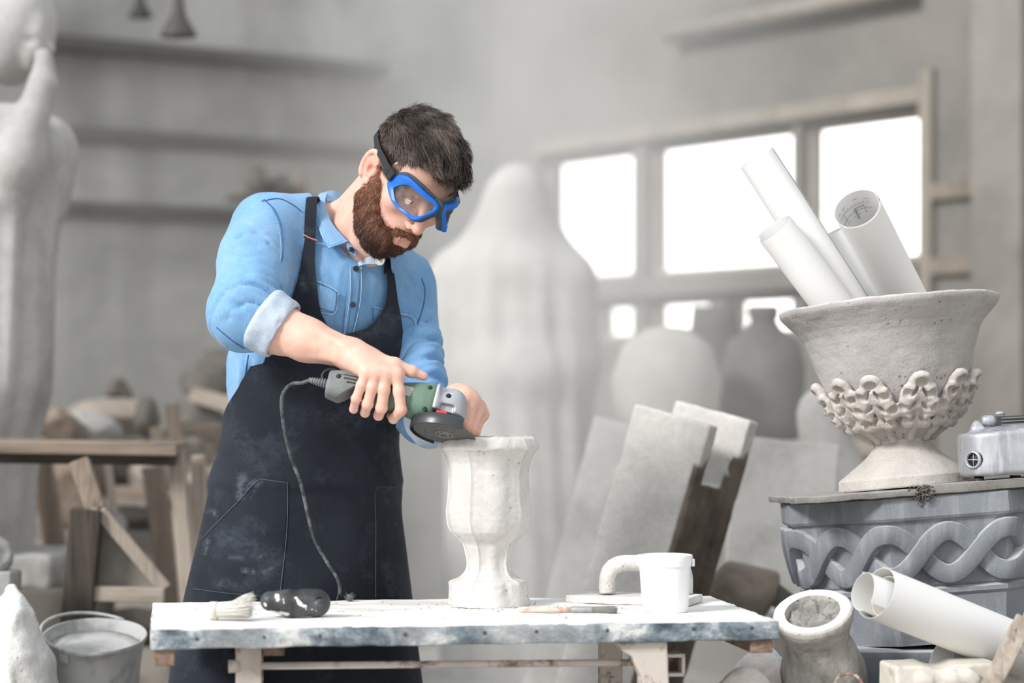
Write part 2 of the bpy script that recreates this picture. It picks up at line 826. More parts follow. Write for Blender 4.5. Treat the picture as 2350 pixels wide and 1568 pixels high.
# ================================================================== room
A35 = math.radians(35)
U2 = np.array([math.cos(A35), math.sin(A35), 0])      # along the left wall, away
V2 = np.array([math.sin(A35), -math.cos(A35), 0])     # along the right wall, towards the camera
UP = np.array([0, 0, 1.0])
CR = np.array([-0.09, 11.0, 0])                        # the far corner
RW = np.stack([U2, -V2, UP], 1)

M_wall = None
t = NT('grey_concrete_wall')
f = t.noise(0.8, 6, 0.62, dist=0.5)
col = t.ramp(f, [(0.32, lin((124, 123, 121))), (0.5, lin((172, 171, 168))), (0.68, lin((204, 203, 200)))])
st = t.ramp(t.noise(1.6, 5, 0.6, t.mapped((1.6, 1.6, 0.22))), [(0.48, 0), (0.72, 0.5)])
col = t.mix(st, col, lin((124, 122, 118)))
t.set(Base_Color=col, Roughness=0.95, Specular_IOR_Level=0.1, Normal=t.bump(t.noise(14, 5, 0.7), 0.25, 0.02))
M_wall = t.m
M_wall_pale = m_stone('pale_concrete', (136, 132, 127), (98, 95, 90), scale=1.0, grain=40, bump=0.2)
M_paleframe = m_wood('glow_paled_window_wood', (190, 184, 175), (150, 143, 133), axis=2)  # window glow is put into the frame wood as a paler colour
M_floor = m_stone('dusty_floor', (178, 174, 168), (120, 116, 110), scale=1.5, grain=60, bump=0.25)
M_railing = m_plain('dark_steel', (92, 90, 88), 0.7, 0.2, 0.15)

fl = MB().add(*box((0, 6, -0.05), (9, 8, 0.05))).build('floor', M_floor, smooth=False)
struct(fl)


def wall_box(c0, ax, t0, t1, z0, z1, th, out):
    """part of a wall: from t0 to t1 along ax, z0..z1, thickness th on the side 'out'"""
    a = c0 + ax * (t0 + t1) / 2 + out * th / 2 + UP * (z0 + z1) / 2
    R = np.stack([ax, out, UP], 1)
    if np.linalg.det(R) < 0:
        R = np.stack([-ax, out, UP], 1)
    return box(a, (abs(t1 - t0) / 2, th / 2, (z1 - z0) / 2), R)


wl = MB()
wl.add(*wall_box(CR, -U2, -0.4, 9.5, 0, 4.6, 0.35, -V2))
struct(wl.build('wall_left', M_wall, smooth=False))


def rt(px):
    k = (px - 1175) / FPX
    return (11 * k + 0.09) / (0.574 + 0.819 * k)


WIN = [(rt(1238), rt(1452)), (rt(1484), rt(1818)), (rt(1840), rt(2122))]
ZB0, ZB1 = 1.62, 2.165
LOW = [(rt(1362), rt(1452)), (rt(1484), rt(1628)), (rt(1665), rt(1818)), (rt(1850), rt(1990))]
ZL0, ZL1 = 1.36, 1.52
wr = MB()
ts = [0.0]
for a, b in WIN:
    wr.add(*wall_box(CR, V2, ts[-1], a, ZB0, ZB1, 0.10, U2))
    ts.append(b)
wr.add(*wall_box(CR, V2, ts[-1], 9.0, ZB0, ZB1, 0.10, U2))
wr.add(*wall_box(CR, V2, 0, 9.0, ZB1, 4.6, 0.10, U2))
wr.add(*wall_box(CR, V2, 0, 9.0, ZL1, ZB0, 0.10, U2))
ts = [0.0]
for a, b in LOW:
    wr.add(*wall_box(CR, V2, ts[-1], a, ZL0, ZL1, 0.10, U2))
    ts.append(b)
wr.add(*wall_box(CR, V2, ts[-1], 9.0, ZL0, ZL1, 0.10, U2))
wr.add(*wall_box(CR, V2, 0, 9.0, 0, ZL0, 0.10, U2))
struct(wr.build('wall_right', M_wall_pale, smooth=False))

t = NT('window_glass')
tr = t.n('ShaderNodeBsdfTransparent')
gl = t.n('ShaderNodeBsdfGlossy')
gl.inputs['Roughness'].default_value = 0.05
fr = t.n('ShaderNodeFresnel')
mx = t.n('ShaderNodeMixShader')
t.l(t.math('MULTIPLY', fr.outputs[0], 0.35), mx.inputs[0])
t.l(tr.outputs[0], mx.inputs[1])
t.l(gl.outputs[0], mx.inputs[2])
t.l(mx.outputs[0], t.t.nodes['Material Output'].inputs['Surface'])
M_glass = t.m

k = 0
for (wins, z0, z1) in ((WIN, ZB0, ZB1), (LOW, ZL0, ZL1)):
    for a, b in wins:
        k += 1
        f = MB()
        w_ = 0.022
        o_ = -0.02
        for (t0, t1, y0, y1) in ((a, a + w_, z0, z1), (b - w_, b, z0, z1), (a + w_, b - w_, z0, z0 + w_), (a + w_, b - w_, z1 - w_, z1)):
            f.add(*wall_box(CR + U2 * 0.04, V2, t0, t1, y0, y1, 0.05, U2))
        wo = f.build('window_%d' % k, M_paleframe, smooth=False)
        struct(wo)
        p = MB().add(*wall_box(CR + U2 * 0.06, V2, a + w_, b - w_, z0 + w_, z1 - w_, 0.006, U2))
        g = p.build('window_pane', M_glass, wo, smooth=False)
        g['kind'] = 'structure'

# trim: rails along the left wall, wooden frame round the right window, piers, a pipe
def on_left(px, py):
    """point on the left wall seen at (px,py)"""
    kx = (px - 1175) / FPX
    # C - U2*t : x=-.09-.819t ; y=11-.5736t
    t_ = (-0.09 - 11 * kx) / (0.8192 - 0.5736 * kx)
    p = CR - U2 * t_
    return p + UP * (CZ + (HOR - py) / FPX * p[1])


def on_right(px, py):
    p = CR + V2 * rt(px)
    return p + UP * (CZ + (HOR - py) / FPX * p[1])


def trim_l(n, x0, y0, x1, y1, h, dep, mat):
    a, b = on_left(x0, y0), on_left(x1, y1)
    zz = (a[2] + b[2]) / 2
    a[2] = b[2] = zz
    o = MB().add(*beam(a + V2 * dep / 2, b + V2 * dep / 2, h, dep, up=(0, 0, 1))).build('trim_%d' % n, mat, smooth=False)
    struct(o)


trim_l(1, -60, 82, 860, 172, 0.055, 0.12, M_railing)
trim_l(2, -60, 297, 860, 350, 0.06, 0.02, m_stone('stained_band', (128, 126, 122), (92, 90, 88), scale=1.2))
trim_l(3, -60, 468, 860, 512, 0.06, 0.04, m_stone('stained_band_low', (122, 119, 115), (90, 88, 85), scale=1.4))

fb = MB()
fb.add(*wall_box(CR - U2 * 0.03, V2, rt(2122), rt(2150), 0.9, 2.30, 0.05, U2))
fb.add(*wall_box(CR - U2 * 0.03, V2, rt(1238), rt(2122), ZB1 + .02, ZB1 + 0.08, 0.03, U2))
struct(fb.build('trim_4', m_wood('pale_trim', (160, 152, 142), (124, 117, 108)), smooth=False))
fb = MB()
fb.add(*wall_box(CR - U2 * 0.05, V2, rt(1238), rt(2122), ZL1 + 0.015, ZB0 - 0.015, 0.07, U2))
struct(fb.build('trim_5', M_wall_pale, smooth=False))
# piers at the right
fb = MB()
fb.add(*wall_box(CR - U2 * 0.16, V2, rt(2305), rt(2420), 0, 4.6, 0.18, U2))
struct(fb.build('trim_6', m_stone('pier', (150, 146, 140), (112, 108, 101), scale=2), smooth=False))
fb = MB()
for (px, py) in ((2150, 440), (2150, 612)):
    p = on_right(px, py)
    fb.add(*wall_box(CR - U2 * 0.03, V2, rt(2150), rt(2280), p[2] - 0.03, p[2] + 0.03, 0.05, U2))
fb.add(*wall_box(CR - U2 * 0.04, V2, rt(2262), rt(2300), 0, 4.6, 0.06, U2))
struct(fb.build('trim_7', m_wood('brown_trim', (150, 140, 128), (112, 102, 92)), smooth=False))
fb = MB()
p0, p1 = on_right(1560, 78), on_right(2120, -20)
zz = (p0[2] + p1[2]) / 2
p0[2] = p1[2] = zz
fb.add(*tube([p0 - U2 * 0.06, p1 - U2 * 0.06], 0.035, 10))
struct(fb.build('trim_8', m_plain('old_pipe', (140, 132, 124), 0.7, 0, 0.2)))
# ================================================================== far statues and clutter
M_plaster = m_stone('white_plaster', (196, 194, 190), (160, 158, 154), scale=4, grain=60, bump=0.25, rough=0.9)
M_plaster_grey = m_stone('grey_plaster', (172, 170, 167), (126, 124, 121), scale=3.5, grain=60, bump=0.3)
M_conc = m_stone('slab_concrete', (206, 202, 197), (166, 162, 157), scale=7, pits=0.5, pitscale=60, bump=0.35, grain=150)
M_conc_dark = m_stone('dark_concrete', (108, 103, 97), (70, 65, 60), scale=5, bump=0.4)
M_wood_grey = m_wood('weathered_grey_wood', (146, 131, 118), (94, 83, 74))
M_wood_dark = m_wood('dark_wood', (84, 76, 70), (46, 41, 38))
M_wood_pale = m_wood('pale_dusty_wood', (176, 164, 152), (128, 116, 105))
M_wood_grey_x = m_wood('weathered_grey_plank', (146, 131, 118), (94, 83, 74), axis=0)
M_wood_pale_x = m_wood('pale_dusty_plank', (176, 164, 152), (128, 116, 105), axis=0)
M_wood_dark_x = m_wood('dark_plank', (84, 76, 70), (46, 41, 38), axis=0)
M_dark_clay = m_stone('dark_dusty_clay', (116, 114, 110), (80, 78, 75), scale=4, bump=0.2)


def rock(name, c, r, R=None, rough=0.25, rscale=None, seed=0, mat=None, h=None, cuts=6, k=0.02, **kw):
    """broken stone: an ellipsoid cut by random planes, roughened"""
    c, r = np.asarray(c, float), np.asarray(r, float)
    rs = rscale or 2.2 / max(r)
    rg = np.random.default_rng(seed + 100)
    pl = []
    for i in range(cuts):
        n = nrm(rg.normal(size=3))
        pl.append((n, np.linalg.norm(n * r) * rg.uniform(0.62, 0.9)))
    s = s_ell((0, 0, 0), r)
    kk = min(r) * 0.12

    def fn(P):
        q = P - c
        if R is not None:
            q = q @ R
        d = s(q)
        for n, o in pl:
            d = smax(d, q @ n - o, kk)
        return d + rough * min(r) * fbm(q * rs, 4, seed) * 0.5
    e = max(r) * 1.35
    V, Q = sdf_mesh(fn, c - e, c + e, h or max(r) / 28)
    return mesh_obj(name, V, Q, mat or M_plaster, org=c - UP * r[2] * 0.8, **kw)


# ---- hooded white statue in the middle distance
d = 8.0
S = Sdf()


def Wd(px, py, dd=0.0):
    return W(px, py, d + dd)


mm = d / FPX
fz = Wd(1188, 905)
head = Wd(1190, 455)
S.add(s_ell(head, (0.078, 0.09, 0.105)), 0.02)
S.add(s_ell(head + [0, 0.03, 0.0], (0.090, 0.11, 0.105)), 0.03)
S.add(s_cap(Wd(1186, 470, .03), Wd(1180, 600, .03), .10, .155), 0.08)
S.add(s_cap(Wd(1150, 520, .02), Wd(1058, 632), .075, .085), 0.07)
S.add(s_cap(Wd(1222, 520, .02), Wd(1292, 640), .075, .085), 0.07)
S.add(s_cap(Wd(1052, 640), Wd(1040, 830), 0.07, 0.055), 0.06)
S.add(s_cap(Wd(1300, 660), Wd(1318, 830), 0.075, 0.06), 0.06)
S.add(s_cap(Wd(1318, 830), Wd(1215, 860, -0.13), 0.058, 0.05), 0.05)
S.add(s_cap(Wd(1040, 830), Wd(1170, 850, -0.13), 0.055, 0.05), 0.05)
body = [(600, 1178, 150, .13), (720, 1178, 172, .16), (860, 1185, 172, .17), (1000, 1190, 170, .17), (1200, 1193, 172, .18), (1400, 1195, 180, .19), (1700, 1195, 190, .2)]
bz = np.array([Wd(0, y)[2] for y, *_ in body])[::-1]
bx = np.array([(x - 1175) * mm for y, x, *_ in body])[::-1]
ba = np.array([a * mm for y, x, a, b in body])[::-1]
bb = np.array([b for *_, b in body])[::-1]


def statue_body(P):
    z = P[:, 2]
    cx, a, b = np.interp(z, bz, bx), np.interp(z, bz, ba), np.interp(z, bz, bb)
    x, y = P[:, 0] - cx, P[:, 1] - d
    ang = np.arctan2(y / b, x / a)
    fold = 0.03 * np.sin(ang * 9 + 1.5 * np.sin(z * 2.0)) + 0.02 * np.sin(ang * 17 + z * 1.7)
    q = np.sqrt((x / a) ** 2 + (y / b) ** 2)
    e = (q - 1 - fold) * np.minimum(a, b)
    top = z - Wd(0, 590)[2]
    return smax(e, top, 0.1)


S.add(statue_body, 0.09)
V, Q = sdf_mesh(S, (fz[0] - 0.42, d - 0.38, 0.18), (fz[0] + 0.42, d + 0.38, 1.95), 0.013)
st = thing('statue', 'tall hooded white plaster statue standing behind the man, veiled in dust', 'statue', (fz[0], d, 0))
mesh_obj('figure', V, Q, M_plaster, st)
pb = MB().add(*box((fz[0], d, 0.1), (0.34, 0.3, 0.1), None, 0.015)).build('plinth', M_plaster_grey, st)

# ---- big statue at the left edge of the frame
d = 6.2
mm = d / FPX
S = Sdf()
S.add(s_ell(Wd(38, 75, 0.03), (0.10, 0.12, 0.14), roty(0.25)), 0.02)           # veiled head
S.add(s_ell(Wd(82, 100, -0.03), (0.032, 0.045, 0.075), roty(0.2)), 0.02)       # face
S.add(s_cap(Wd(107, 98, -0.03), Wd(116, 112, -0.03), 0.010, 0.014), 0.012)     # nose
S.add(s_ell(Wd(98, 165, -0.10), (0.024, 0.03, 0.052), roty(0.15)), 0.015)      # hand
S.add(s_cap(Wd(102, 130, -0.10), Wd(107, 190, -0.11), 0.016, 0.024), 0.02)
for q_ in range(4):
    S.add(s_cap(Wd(88 + 8 * q_, 168, -0.125 + .01 * q_), Wd(84 + 9 * q_, 122 - 3 * q_ * (3 - q_), -0.115 + .012 * q_), .0085, .0065), .004)
S.sub(s_ell(Wd(92, 92, -0.085), (.016, .02, .012)), .01)
S.sub(s_ell(Wd(70, 90, -0.085), (.016, .02, .012)), .01)
S.add(s_cap(Wd(92, 126, -0.07), Wd(108, 124, -0.06), .007, .007), .006)
S.sub(s_cap(Wd(40, 130, -0.13), Wd(20, 250, -0.13), .018, .022), .02)
S.sub(s_cap(Wd(62, 60, -0.10), Wd(50, 120, -0.12), .010, .012), .015)
S.add(s_cap(Wd(96, 200, -0.12), Wd(40, 375, -0.16), 0.036, 0.058), 0.03)       # forearm
S.add(s_cap(Wd(40, 375, -0.16), Wd(105, 330, 0.02), 0.055, 0.075), 0.04)
S.add(s_cap(Wd(10, 290, -0.10), Wd(30, 420, -0.14), 0.06, 0.05), 0.04)
S.add(s_cap(Wd(-70, 330, 0.02), Wd(108, 372, 0.05), 0.085, 0.06), 0.06)        # shoulders
S.add(s_cap(Wd(128, 365, 0.05), Wd(128, 470, 0.06), 0.040, 0.028), 0.05)
S.add(s_ell(Wd(10, 450, -0.15), (0.04, 0.035, 0.03)), 0.02)                    # other hand
body2 = [(250, 20, 70, .10), (330, 10, 120, .14), (420, 5, 142, .17), (520, 0, 132, .18), (600, -5, 128, .18), (800, -10, 125, .19), (900, -14, 122, .2), (1000, -25, 106, .2),
         (1100, -30, 103, .2), (1230, -32, 102, .2), (1330, -32, 110, .2)]
cz_ = np.array([Wd(0, y)[2] for y, *_ in body2])[::-1]
cx_ = np.array([(x - 1175) * mm for y, x, *_ in body2])[::-1]
ca_ = np.array([a * mm for y, x, a, b in body2])[::-1]
cb_ = np.array([b for *_, b in body2])[::-1]
d2 = d


def statue2_body(P):
    z = P[:, 2]
    cx, a, b = np.interp(z, cz_, cx_), np.interp(z, cz_, ca_), np.interp(z, cz_, cb_)
    x, y = P[:, 0] - cx, P[:, 1] - d2
    ang = np.arctan2(y / b, x / a)
    fold = 0.05 * np.sin(ang * 8 + 2.2 * np.sin(z * 2.6 + 1)) + 0.03 * np.sin(ang * 15 + z * 3.0)
    fade = np.clip((Wd(0, 420)[2] - z) / 0.15 + 0.3, 0.3, 1)
    q = np.sqrt((x / a) ** 2 + (y / b) ** 2)
    e = (q - 1 - fold * fade) * np.minimum(a, b)
    return smax(smax(e, z - Wd(0, 300)[2], 0.1), Wd(0, 1290)[2] - z, 0.01)


S.add(statue2_body, 0.05)
c0 = Wd(-20, 905)
V, Q = sdf_mesh(S, (c0[0] - 0.28, d - 0.36, Wd(0, 1300)[2]), (c0[0] + 0.30, d + 0.30, 2.2), 0.008)
st = thing('statue', 'large grey-white statue of a veiled figure with raised hand at left edge', 'statue', (c0[0], d, 0))
mesh_obj('figure', V, Q, m_stone('statue_plaster', (184, 182, 180), (140, 138, 136), scale=4, grain=60, bump=0.25), st)
pb = MB()
zb = Wd(0, 1265)[2]
rr_ = [box(Wd(20, 1300), (0.15, 0.2, 0.045), roty(0.05), 0.015, sub=14, rough=0.006)]
pb.add(*rr_[0])
pb.build('base_slab', M_plaster_grey, st)
pb = MB().add(*box((c0[0] + 0.02, d, (zb - 0.08) / 2), (0.26, 0.24, (zb - 0.08) / 2), None, 0.01)).build('pedestal', M_conc_dark, st)

# ---- wooden trestles, frames and lumber at the left
wood_i = 0


def lumber(name, a, b, w, t_, mat, label, cat='timber', group=None, roll=0.0, up=(0, 1, 0)):
    V, Fc = beam(a, b, w, t_, roll, 0.004, up=up, sub=0)
    o = mesh_obj(name, V, Fc, mat, org=np.minimum(a, b), smooth=False)
    return tag(o, label, cat, group or 'loose lumber')


D = 5.76
tb = thing('trestle_bench', 'long weathered wooden trestle bench standing before the left statue', 'bench', (W(200, 1420, D)[0], D, 0))
b = MB().add(*beam(W(-80, 1022, D), W(420, 1030, D), 0.030, 0.22, 0, 0.004, up=(0, 0, 1))).build('bench_top', M_wood_grey_x, tb, smooth=False)
b = MB().add(*beam(W(-80, 1046, D - 0.02), W(405, 1052, D - 0.02), 0.034, 0.04, 0, 0.004, up=(0, 0, 1))).build('rail', M_wood_dark_x, tb, smooth=False)
for (x0, y0, x1, y1, dd, w_, mt) in ((403, 1030, 440, 1420, 0.0, .036, M_wood_pale), (455, 1045, 470, 1420, 0.18, .030, M_wood_pale), (-60, 1050, -70, 1500, 0, .05, M_wood_grey)):
    a = W(x0, y0, D + dd)
    e = W(x1, y1, D + dd)
    e = a + (e - a) * (a[2] / (a[2] - e[2]))
    MB().add(*beam(a, e, w_, 0.05, 0, 0.004, up=(1, 0, 0))).build('leg', mt, tb, smooth=False)

D = 5.46
tr_ = thing('sawhorse', 'broken wooden sawhorse with a dark front leg and triangular side board', 'sawhorse', (W(230, 1420, D)[0], D, 0))


def to_floor(a, e):
    return a + (e - a) * (a[2] / (a[2] - e[2]))


a = W(200, 1168, D)
MB().add(*beam(a, to_floor(a, W(178, 1420, D)), 0.070, 0.05, 0, 0.004, up=(1, 0, 0))).build('leg', M_wood_dark, tr_, smooth=False)
a = W(222, 1165, D + 0.02)
MB().add(*beam(a, to_floor(a, W(208, 1420, D + 0.02)), 0.016, 0.05, 0, 0.003, up=(1, 0, 0))).build('leg', M_wood_pale, tr_, smooth=False)
MB().add(*beam(W(182, 1058, D + .04), W(222, 1172, D + .02), 0.045, 0.04, 0, 0.003, up=(1, 0, 0))).build('upright', M_wood_grey, tr_, smooth=False)
MB().add(*beam(W(228, 1172, D), W(380, 1352, D + .02), 0.022, 0.03, 0, 0.003, up=(0, 1, 0))).build('brace', M_wood_pale, tr_, smooth=False)
MB().add(*beam(W(215, 1362, D + .01), W(378, 1366, D + .02), 0.034, 0.05, 0, 0.003, up=(0, 0, 1))).build('crossbar', M_wood_pale_x, tr_, smooth=False)
MB().add(*prism([(0, 0), (0.0, -0.19), (0.155, -0.19)], 0.012, W(226, 1180, D + .05), (1, 0, 0), (0, 0, 1))).build('side_board', m_stone('grey_board', (150, 144, 137), (120, 114, 108)), tr_, smooth=False)

lum = [
    ('timber_post', 392, 925, 424, 1140, 6.35, .034, M_wood_grey, 'weathered post poking up behind the right end of the trestle bench'),
    ('timber_post', 96, 1060, 150, 1400, 6.5, .055, M_wood_grey, 'wide dark brown plank leaning behind the broken sawhorse'),
    ('timber_post', 245, 1055, 262, 1180, 6.3, .020, M_wood_pale, 'thin pale batten hanging under the trestle bench'),
    ('timber_post', 350, 1070, 400, 1420, 6.55, .06, M_wood_grey, 'broad grey plank leaning left of the bench legs'),
    ('timber_post', 405, 1170, 425, 1420, 6.2, .022, M_wood_pale, 'pale slat standing beside the right bench leg'),
    ('timber_post', 478, 1020, 500, 1420, 6.6, .028, M_wood_grey, 'slim post standing beside the man behind the bench'),
]
for (nm, x0, y0, x1, y1, dd, w_, mt, lb) in lum:
    a = W(x0, y0, dd)
    e = W(x1, y1, dd)
    if 'hanging' not in lb:
        e = to_floor(a, e)
    lumber(nm, a, e, w_, 0.03, mt, lb, up=(1, 0, 0))
lumber('timber_beam', W(440, 905, 7.2), W(600, 950, 7.2), 0.045, 0.08, M_wood_pale_x, 'pale beam lying slantwise on the scrap heap beside the man', up=(0, 0, 1))
lumber('timber_beam', W(360, 995, 6.7), W(520, 985, 6.9), 0.03, 0.06, M_wood_grey_x, 'brownish beam lying on top of the trestle bench end', up=(0, 0, 1))
lumber('timber_beam', W(250, 1128, 6.9), W(420, 1140, 6.9), 0.028, 0.06, M_wood_grey_x, 'grey beam lying across the heap under the trestle bench', up=(0, 0, 1))
lumber('timber_beam', W(80, 1395, 6.4), W(260, 1375, 6.4), 0.03, 0.06, M_wood_dark_x, 'dark timber lying at the foot of the left statue', up=(0, 0, 1))
lumber('timber_beam', W(440, 1100, 6.3), W(540, 1060, 6.6), 0.022, 0.04, M_wood_pale_x, 'thin pale stick slanting up beside the apron', up=(0, 0, 1))

# heap of scrap stone and timber behind the bench (pieces stand on a low bank)
pieces = [
    ('scrap_block', 128, 975, 6.9, (.10, .08, .05), .5, 'grey_wood', 'curved wooden box end lying behind the trestle bench at far left'),
    ('scrap_block', 210, 985, 7.0, (.09, .08, .05), .2, 'plaster', 'pale plaster chunk resting behind the trestle bench'),
    ('scrap_block', 275, 900, 7.6, (.045, .05, .045), .1, 'dark', 'small dark lump standing on the scrap heap'),
    ('scrap_block', 275, 960, 7.4, (.17, .1, .06), .1, 'mid', 'broad brown-grey block topping the scrap heap'),
    ('scrap_block', 335, 960, 7.1, (.035, .06, .07), .1, 'dark', 'dark narrow block beside the timber post'),
    ('scrap_block', 470, 880, 7.9, (.09, .08, .055), .2, 'dark', 'dark lump lying by the sleeve on the scrap heap'),
    ('scrap_block', 505, 838, 8.2, (.10, .1, .055), .3, 'dark', 'big dark heap piece against the left wall beside the elbow'),
    ('scrap_block', 455, 955, 7.3, (.09, .1, .05), .3, 'dark', 'dark scrap block below the slanting pale beam'),
    ('scrap_block', 515, 1000, 7.4, (.11, .1, .07), .2, 'mid', 'tan scrap block tight against the apron edge'),
    ('scrap_block', 270, 1085, 7.2, (.10, .1, .04), .0, 'black', 'black hollow block under the bench rail'),
    ('scrap_block', 345, 1100, 7.0, (.07, .1, .06), .2, 'mid', 'brown stone chunk under the bench rail end'),
    ('scrap_block', 305, 1190, 6.9, (.12, .1, .035), .1, 'black', 'flat dark block lying behind the diagonal brace'),
    ('scrap_block', 250, 1200, 6.6, (.05, .06, .035), .3, 'plaster', 'small pale chunk behind the diagonal brace'),
    ('scrap_block', 160, 1120, 7.1, (.11, .1, .12), .3, 'grey_wood', 'large brown panel behind the sawhorse upright'),
    ('scrap_block', 130, 1330, 6.5, (.14, .12, .06), .2, 'plaster', 'whitish broken slab between left statue and sawhorse leg'),
    ('scrap_block', 260, 1300, 6.7, (.14, .1, .06), .2, 'mid', 'brown block behind the sawhorse triangle'),
    ('scrap_block', 330, 1440, 6.3, (.10, .1, .05), .2, 'dark', 'dark block on the floor behind the galvanised bucket'),
    ('scrap_block', 120, 1435, 6.1, (.12, .1, .06), .2, 'plaster', 'pale grey chunk on the floor behind the bucket handle'),
]
mp = {'grey_wood': M_wood_grey, 'plaster': M_plaster_grey, 'dark': M_conc_dark, 'mid': m_stone('brown_scrap', (158, 148, 138), (112, 102, 94), scale=4), 'black': m_stone('sooty_scrap', (66, 60, 56), (40, 36, 34), scale=4)}
for i, (nm, px, py, dd, r, an, mt, lb) in enumerate(pieces):
    tag(rock(nm, W(px, py, dd), r, roty(an) @ rotz(an * 2), 0.12, seed=i * 3, mat=mp[mt], h=max(r) / 14), lb, 'scrap', 'scrap heap left of the man')
# the bank the scrap stands on
hp = MB()
G = []
for j, y in enumerate(np.linspace(6.62, 8.6, 12)):
    row = []
    for i, x in enumerate(np.linspace(-2.0, -0.35, 22)):
        z = 0.02 + 0.98 * np.clip((y - 6.62) / .9, 0, 1) * np.clip((-0.40 - x) / 0.25, 0, 1) * (1 - 0.1 * np.clip((y - 7.4), 0, 1))
        row.append((x, y, z))
    G.append(row)
G = np.array(G)
G[..., 2] += 0.05 * fbm(G.reshape(-1, 3) * 5, 3, 5).reshape(G.shape[:2]) * (G[..., 2] > 0.1)
V, Fc = grid_sheet(G, 0.02, N=np.zeros_like(G) + [0, 0, -1])
o = mesh_obj('rubble', V, Fc, m_stone('rubble_bank', (140, 132, 124), (70, 64, 60), scale=5, bump=0.6))
tag(o, 'bank of brown-grey rubble and offcuts along the left wall', 'rubble', None, 'stuff')

# dark things on a wall shelf behind the man's shoulder
sh = MB()
sa, sb = W(560, 452, 9.6), W(760, 470, 10.0)
sh.add(*beam(sa, sb, 0.02, 0.2, 0, 0.003, up=(0, 0, 1)))
tag(sh.build('wall_shelf', M_wood_dark, org=sa), 'dark narrow shelf on the wall behind the man\'s shoulder', 'shelf')
for i, (px, py, w_, h_, lb) in enumerate([(590, 425, .05, .075, 'round dark pot at the left end of the wall shelf'), (640, 425, .06, .06, 'squat dark pot in the middle of the wall shelf'), (686, 430, .035, .07, 'slim brown pot beside the man\'s shoulder on the wall shelf')]):
    c = W(px, py, 9.65 + 0.002 * (px - 560))
    c[2] = sa[2] + 0.010 + (px - 560) / 200 * (sb[2] - sa[2])
    V, Fc = lathe([(w_ * .6, 0), (w_, h_ * .6), (w_ * .9, h_), (w_ * .5, h_ * 1.35), (w_ * .6, h_ * 1.6)], 20, c)
    tag(mesh_obj('clay_pot', V, Fc, M_conc_dark if i < 2 else M_wood_grey, org=c), lb, 'pot', 'pots on the wall shelf')

# hanging lamps top left
for i, (px, py, dd, sc_, lb, mt) in enumerate([(410, 84, 7.6, 1.0, 'bell-shaped dark metal lamp hanging at upper left', m_plain('lamp_metal', (66, 61, 57), .6, .2, .15)), (322, 40, 8.6, 0.75, 'smaller darker lamp hanging left of the bell-shaped lamp', m_plain('lamp_black', (40, 38, 36), .6, .2))]):
    c = W(px, py, dd)
    lt = thing('pendant_lamp', lb, 'lamp', c, 'hanging lamps at upper left')
    pr = [(0.058, 0), (0.055, 0.012), (0.042, 0.035), (0.030, 0.055), (0.022, 0.072), (0.017, 0.10), (0.016, 0.16), (0.008, 0.165)]
    V, Fc = lathe([(r * sc_, z * sc_) for r, z in pr], 28, c, close_bot=False)
    mesh_obj('lamp_shade', V, Fc, mt, lt)
    MB().add(*tube([c + [0, 0, .15 * sc_], [c[0], c[1], 4.4]], 0.005, 8)).build('cord', M_railing, lt)

# dark vessels in front of the windows, to the right
D = 7.4
vs = [
    ('clay_jar', 1752, 1010, D, [(.10, 0), (.125, .06), (.128, .22), (.11, .30), (.055, .34), (.040, .365), (.048, .385), (.045, .41)], M_dark_clay, 'dark dusty jar with a short neck below the window'),
    ('clay_jar', 1640, 1010, D + .24, [(.09, 0), (.105, .05), (.11, .30), (.075, .36), (.07, .42)], M_dark_clay, 'dark straight-sided jar left of the necked jar'),
    ('clay_jar', 1530, 1010, D - .24, [(.12, 0), (.155, .08), (.165, .18), (.13, .28), (.06, .33), (.03, .335)], m_stone('pale_clay', (190, 187, 182), (160, 157, 152), scale=3), 'pale dusty dome-shaped jar behind the leaning blocks'),
]
for (nm, px, py, dd, pr, mt, lb) in vs:
    c = W(px, py, dd)
    V, Fc = lathe(pr, 36, c)
    tag(mesh_obj(nm, V, Fc, mt, org=c), lb, 'jar', 'jars below the window')
bt = MB()
za = W(0, 1010, D)[2]
tt = thing('side_table', 'dusty table carrying the dark jars under the window', 'table', (W(1640, 0, D)[0], D + .1, 0))
MB().add(*box((W(1650, 0, D)[0] + .06, D, za - 0.02), (0.36, 0.43, 0.0195), None, .003)).build('table_top', M_wood_pale, tt)
for sx in (-.32, .32):
    for sy in (-.42, .2):
        MB().add(*box((W(1650, 0, D)[0] + .06 + sx, D + .12 + sy, (za - .04) / 2), (.025, .025, (za - .04) / 2))).build('leg', M_wood_pale, tt, smooth=False)

# pale bust and boards between blocks and urn
D = 6.2
c = W(1895, 1100, D)
S = Sdf().add(s_ell(W(1868, 945, D), (.040, .05, .055)), .02).add(s_ell(W(1893, 1010, D), (.062, .07, .09)), .05).add(s_ell(W(1915, 1110, D), (.09, .08, .11)), .05)
V, Q = sdf_mesh(S, c - [.2, .15, .16], c + [.2, .15, .3], .009)
z0 = W(0, 1180, D)[2]
tag(mesh_obj('plaster_bust', V, Q, M_plaster_grey, org=W(1900, 1200, D)), 'rounded grey plaster bust behind the big urn', 'bust')
tag(mesh_obj('bust_stand', *box((W(1900, 0, D)[0], D, .40), (.13, .12, .405), None, .01), M_conc_dark, org=(W(1900, 0, D)[0], D, 0)), 'grey block under the plaster bust behind the urn', 'stand')
D = 5.9
bs = [
    (1790, 1210, 240, 400, .09, D, 'wide pale board leaning behind the stone plinth', M_plaster_grey),
    (1770, 1100, 190, 150, .03, D + .2, 'horizontal whitewashed board behind the leaning blocks', M_wood_pale),
    (1800, 1060, 150, 90, -.02, D + .35, 'short pale board stacked above the wide one', M_plaster_grey),
]
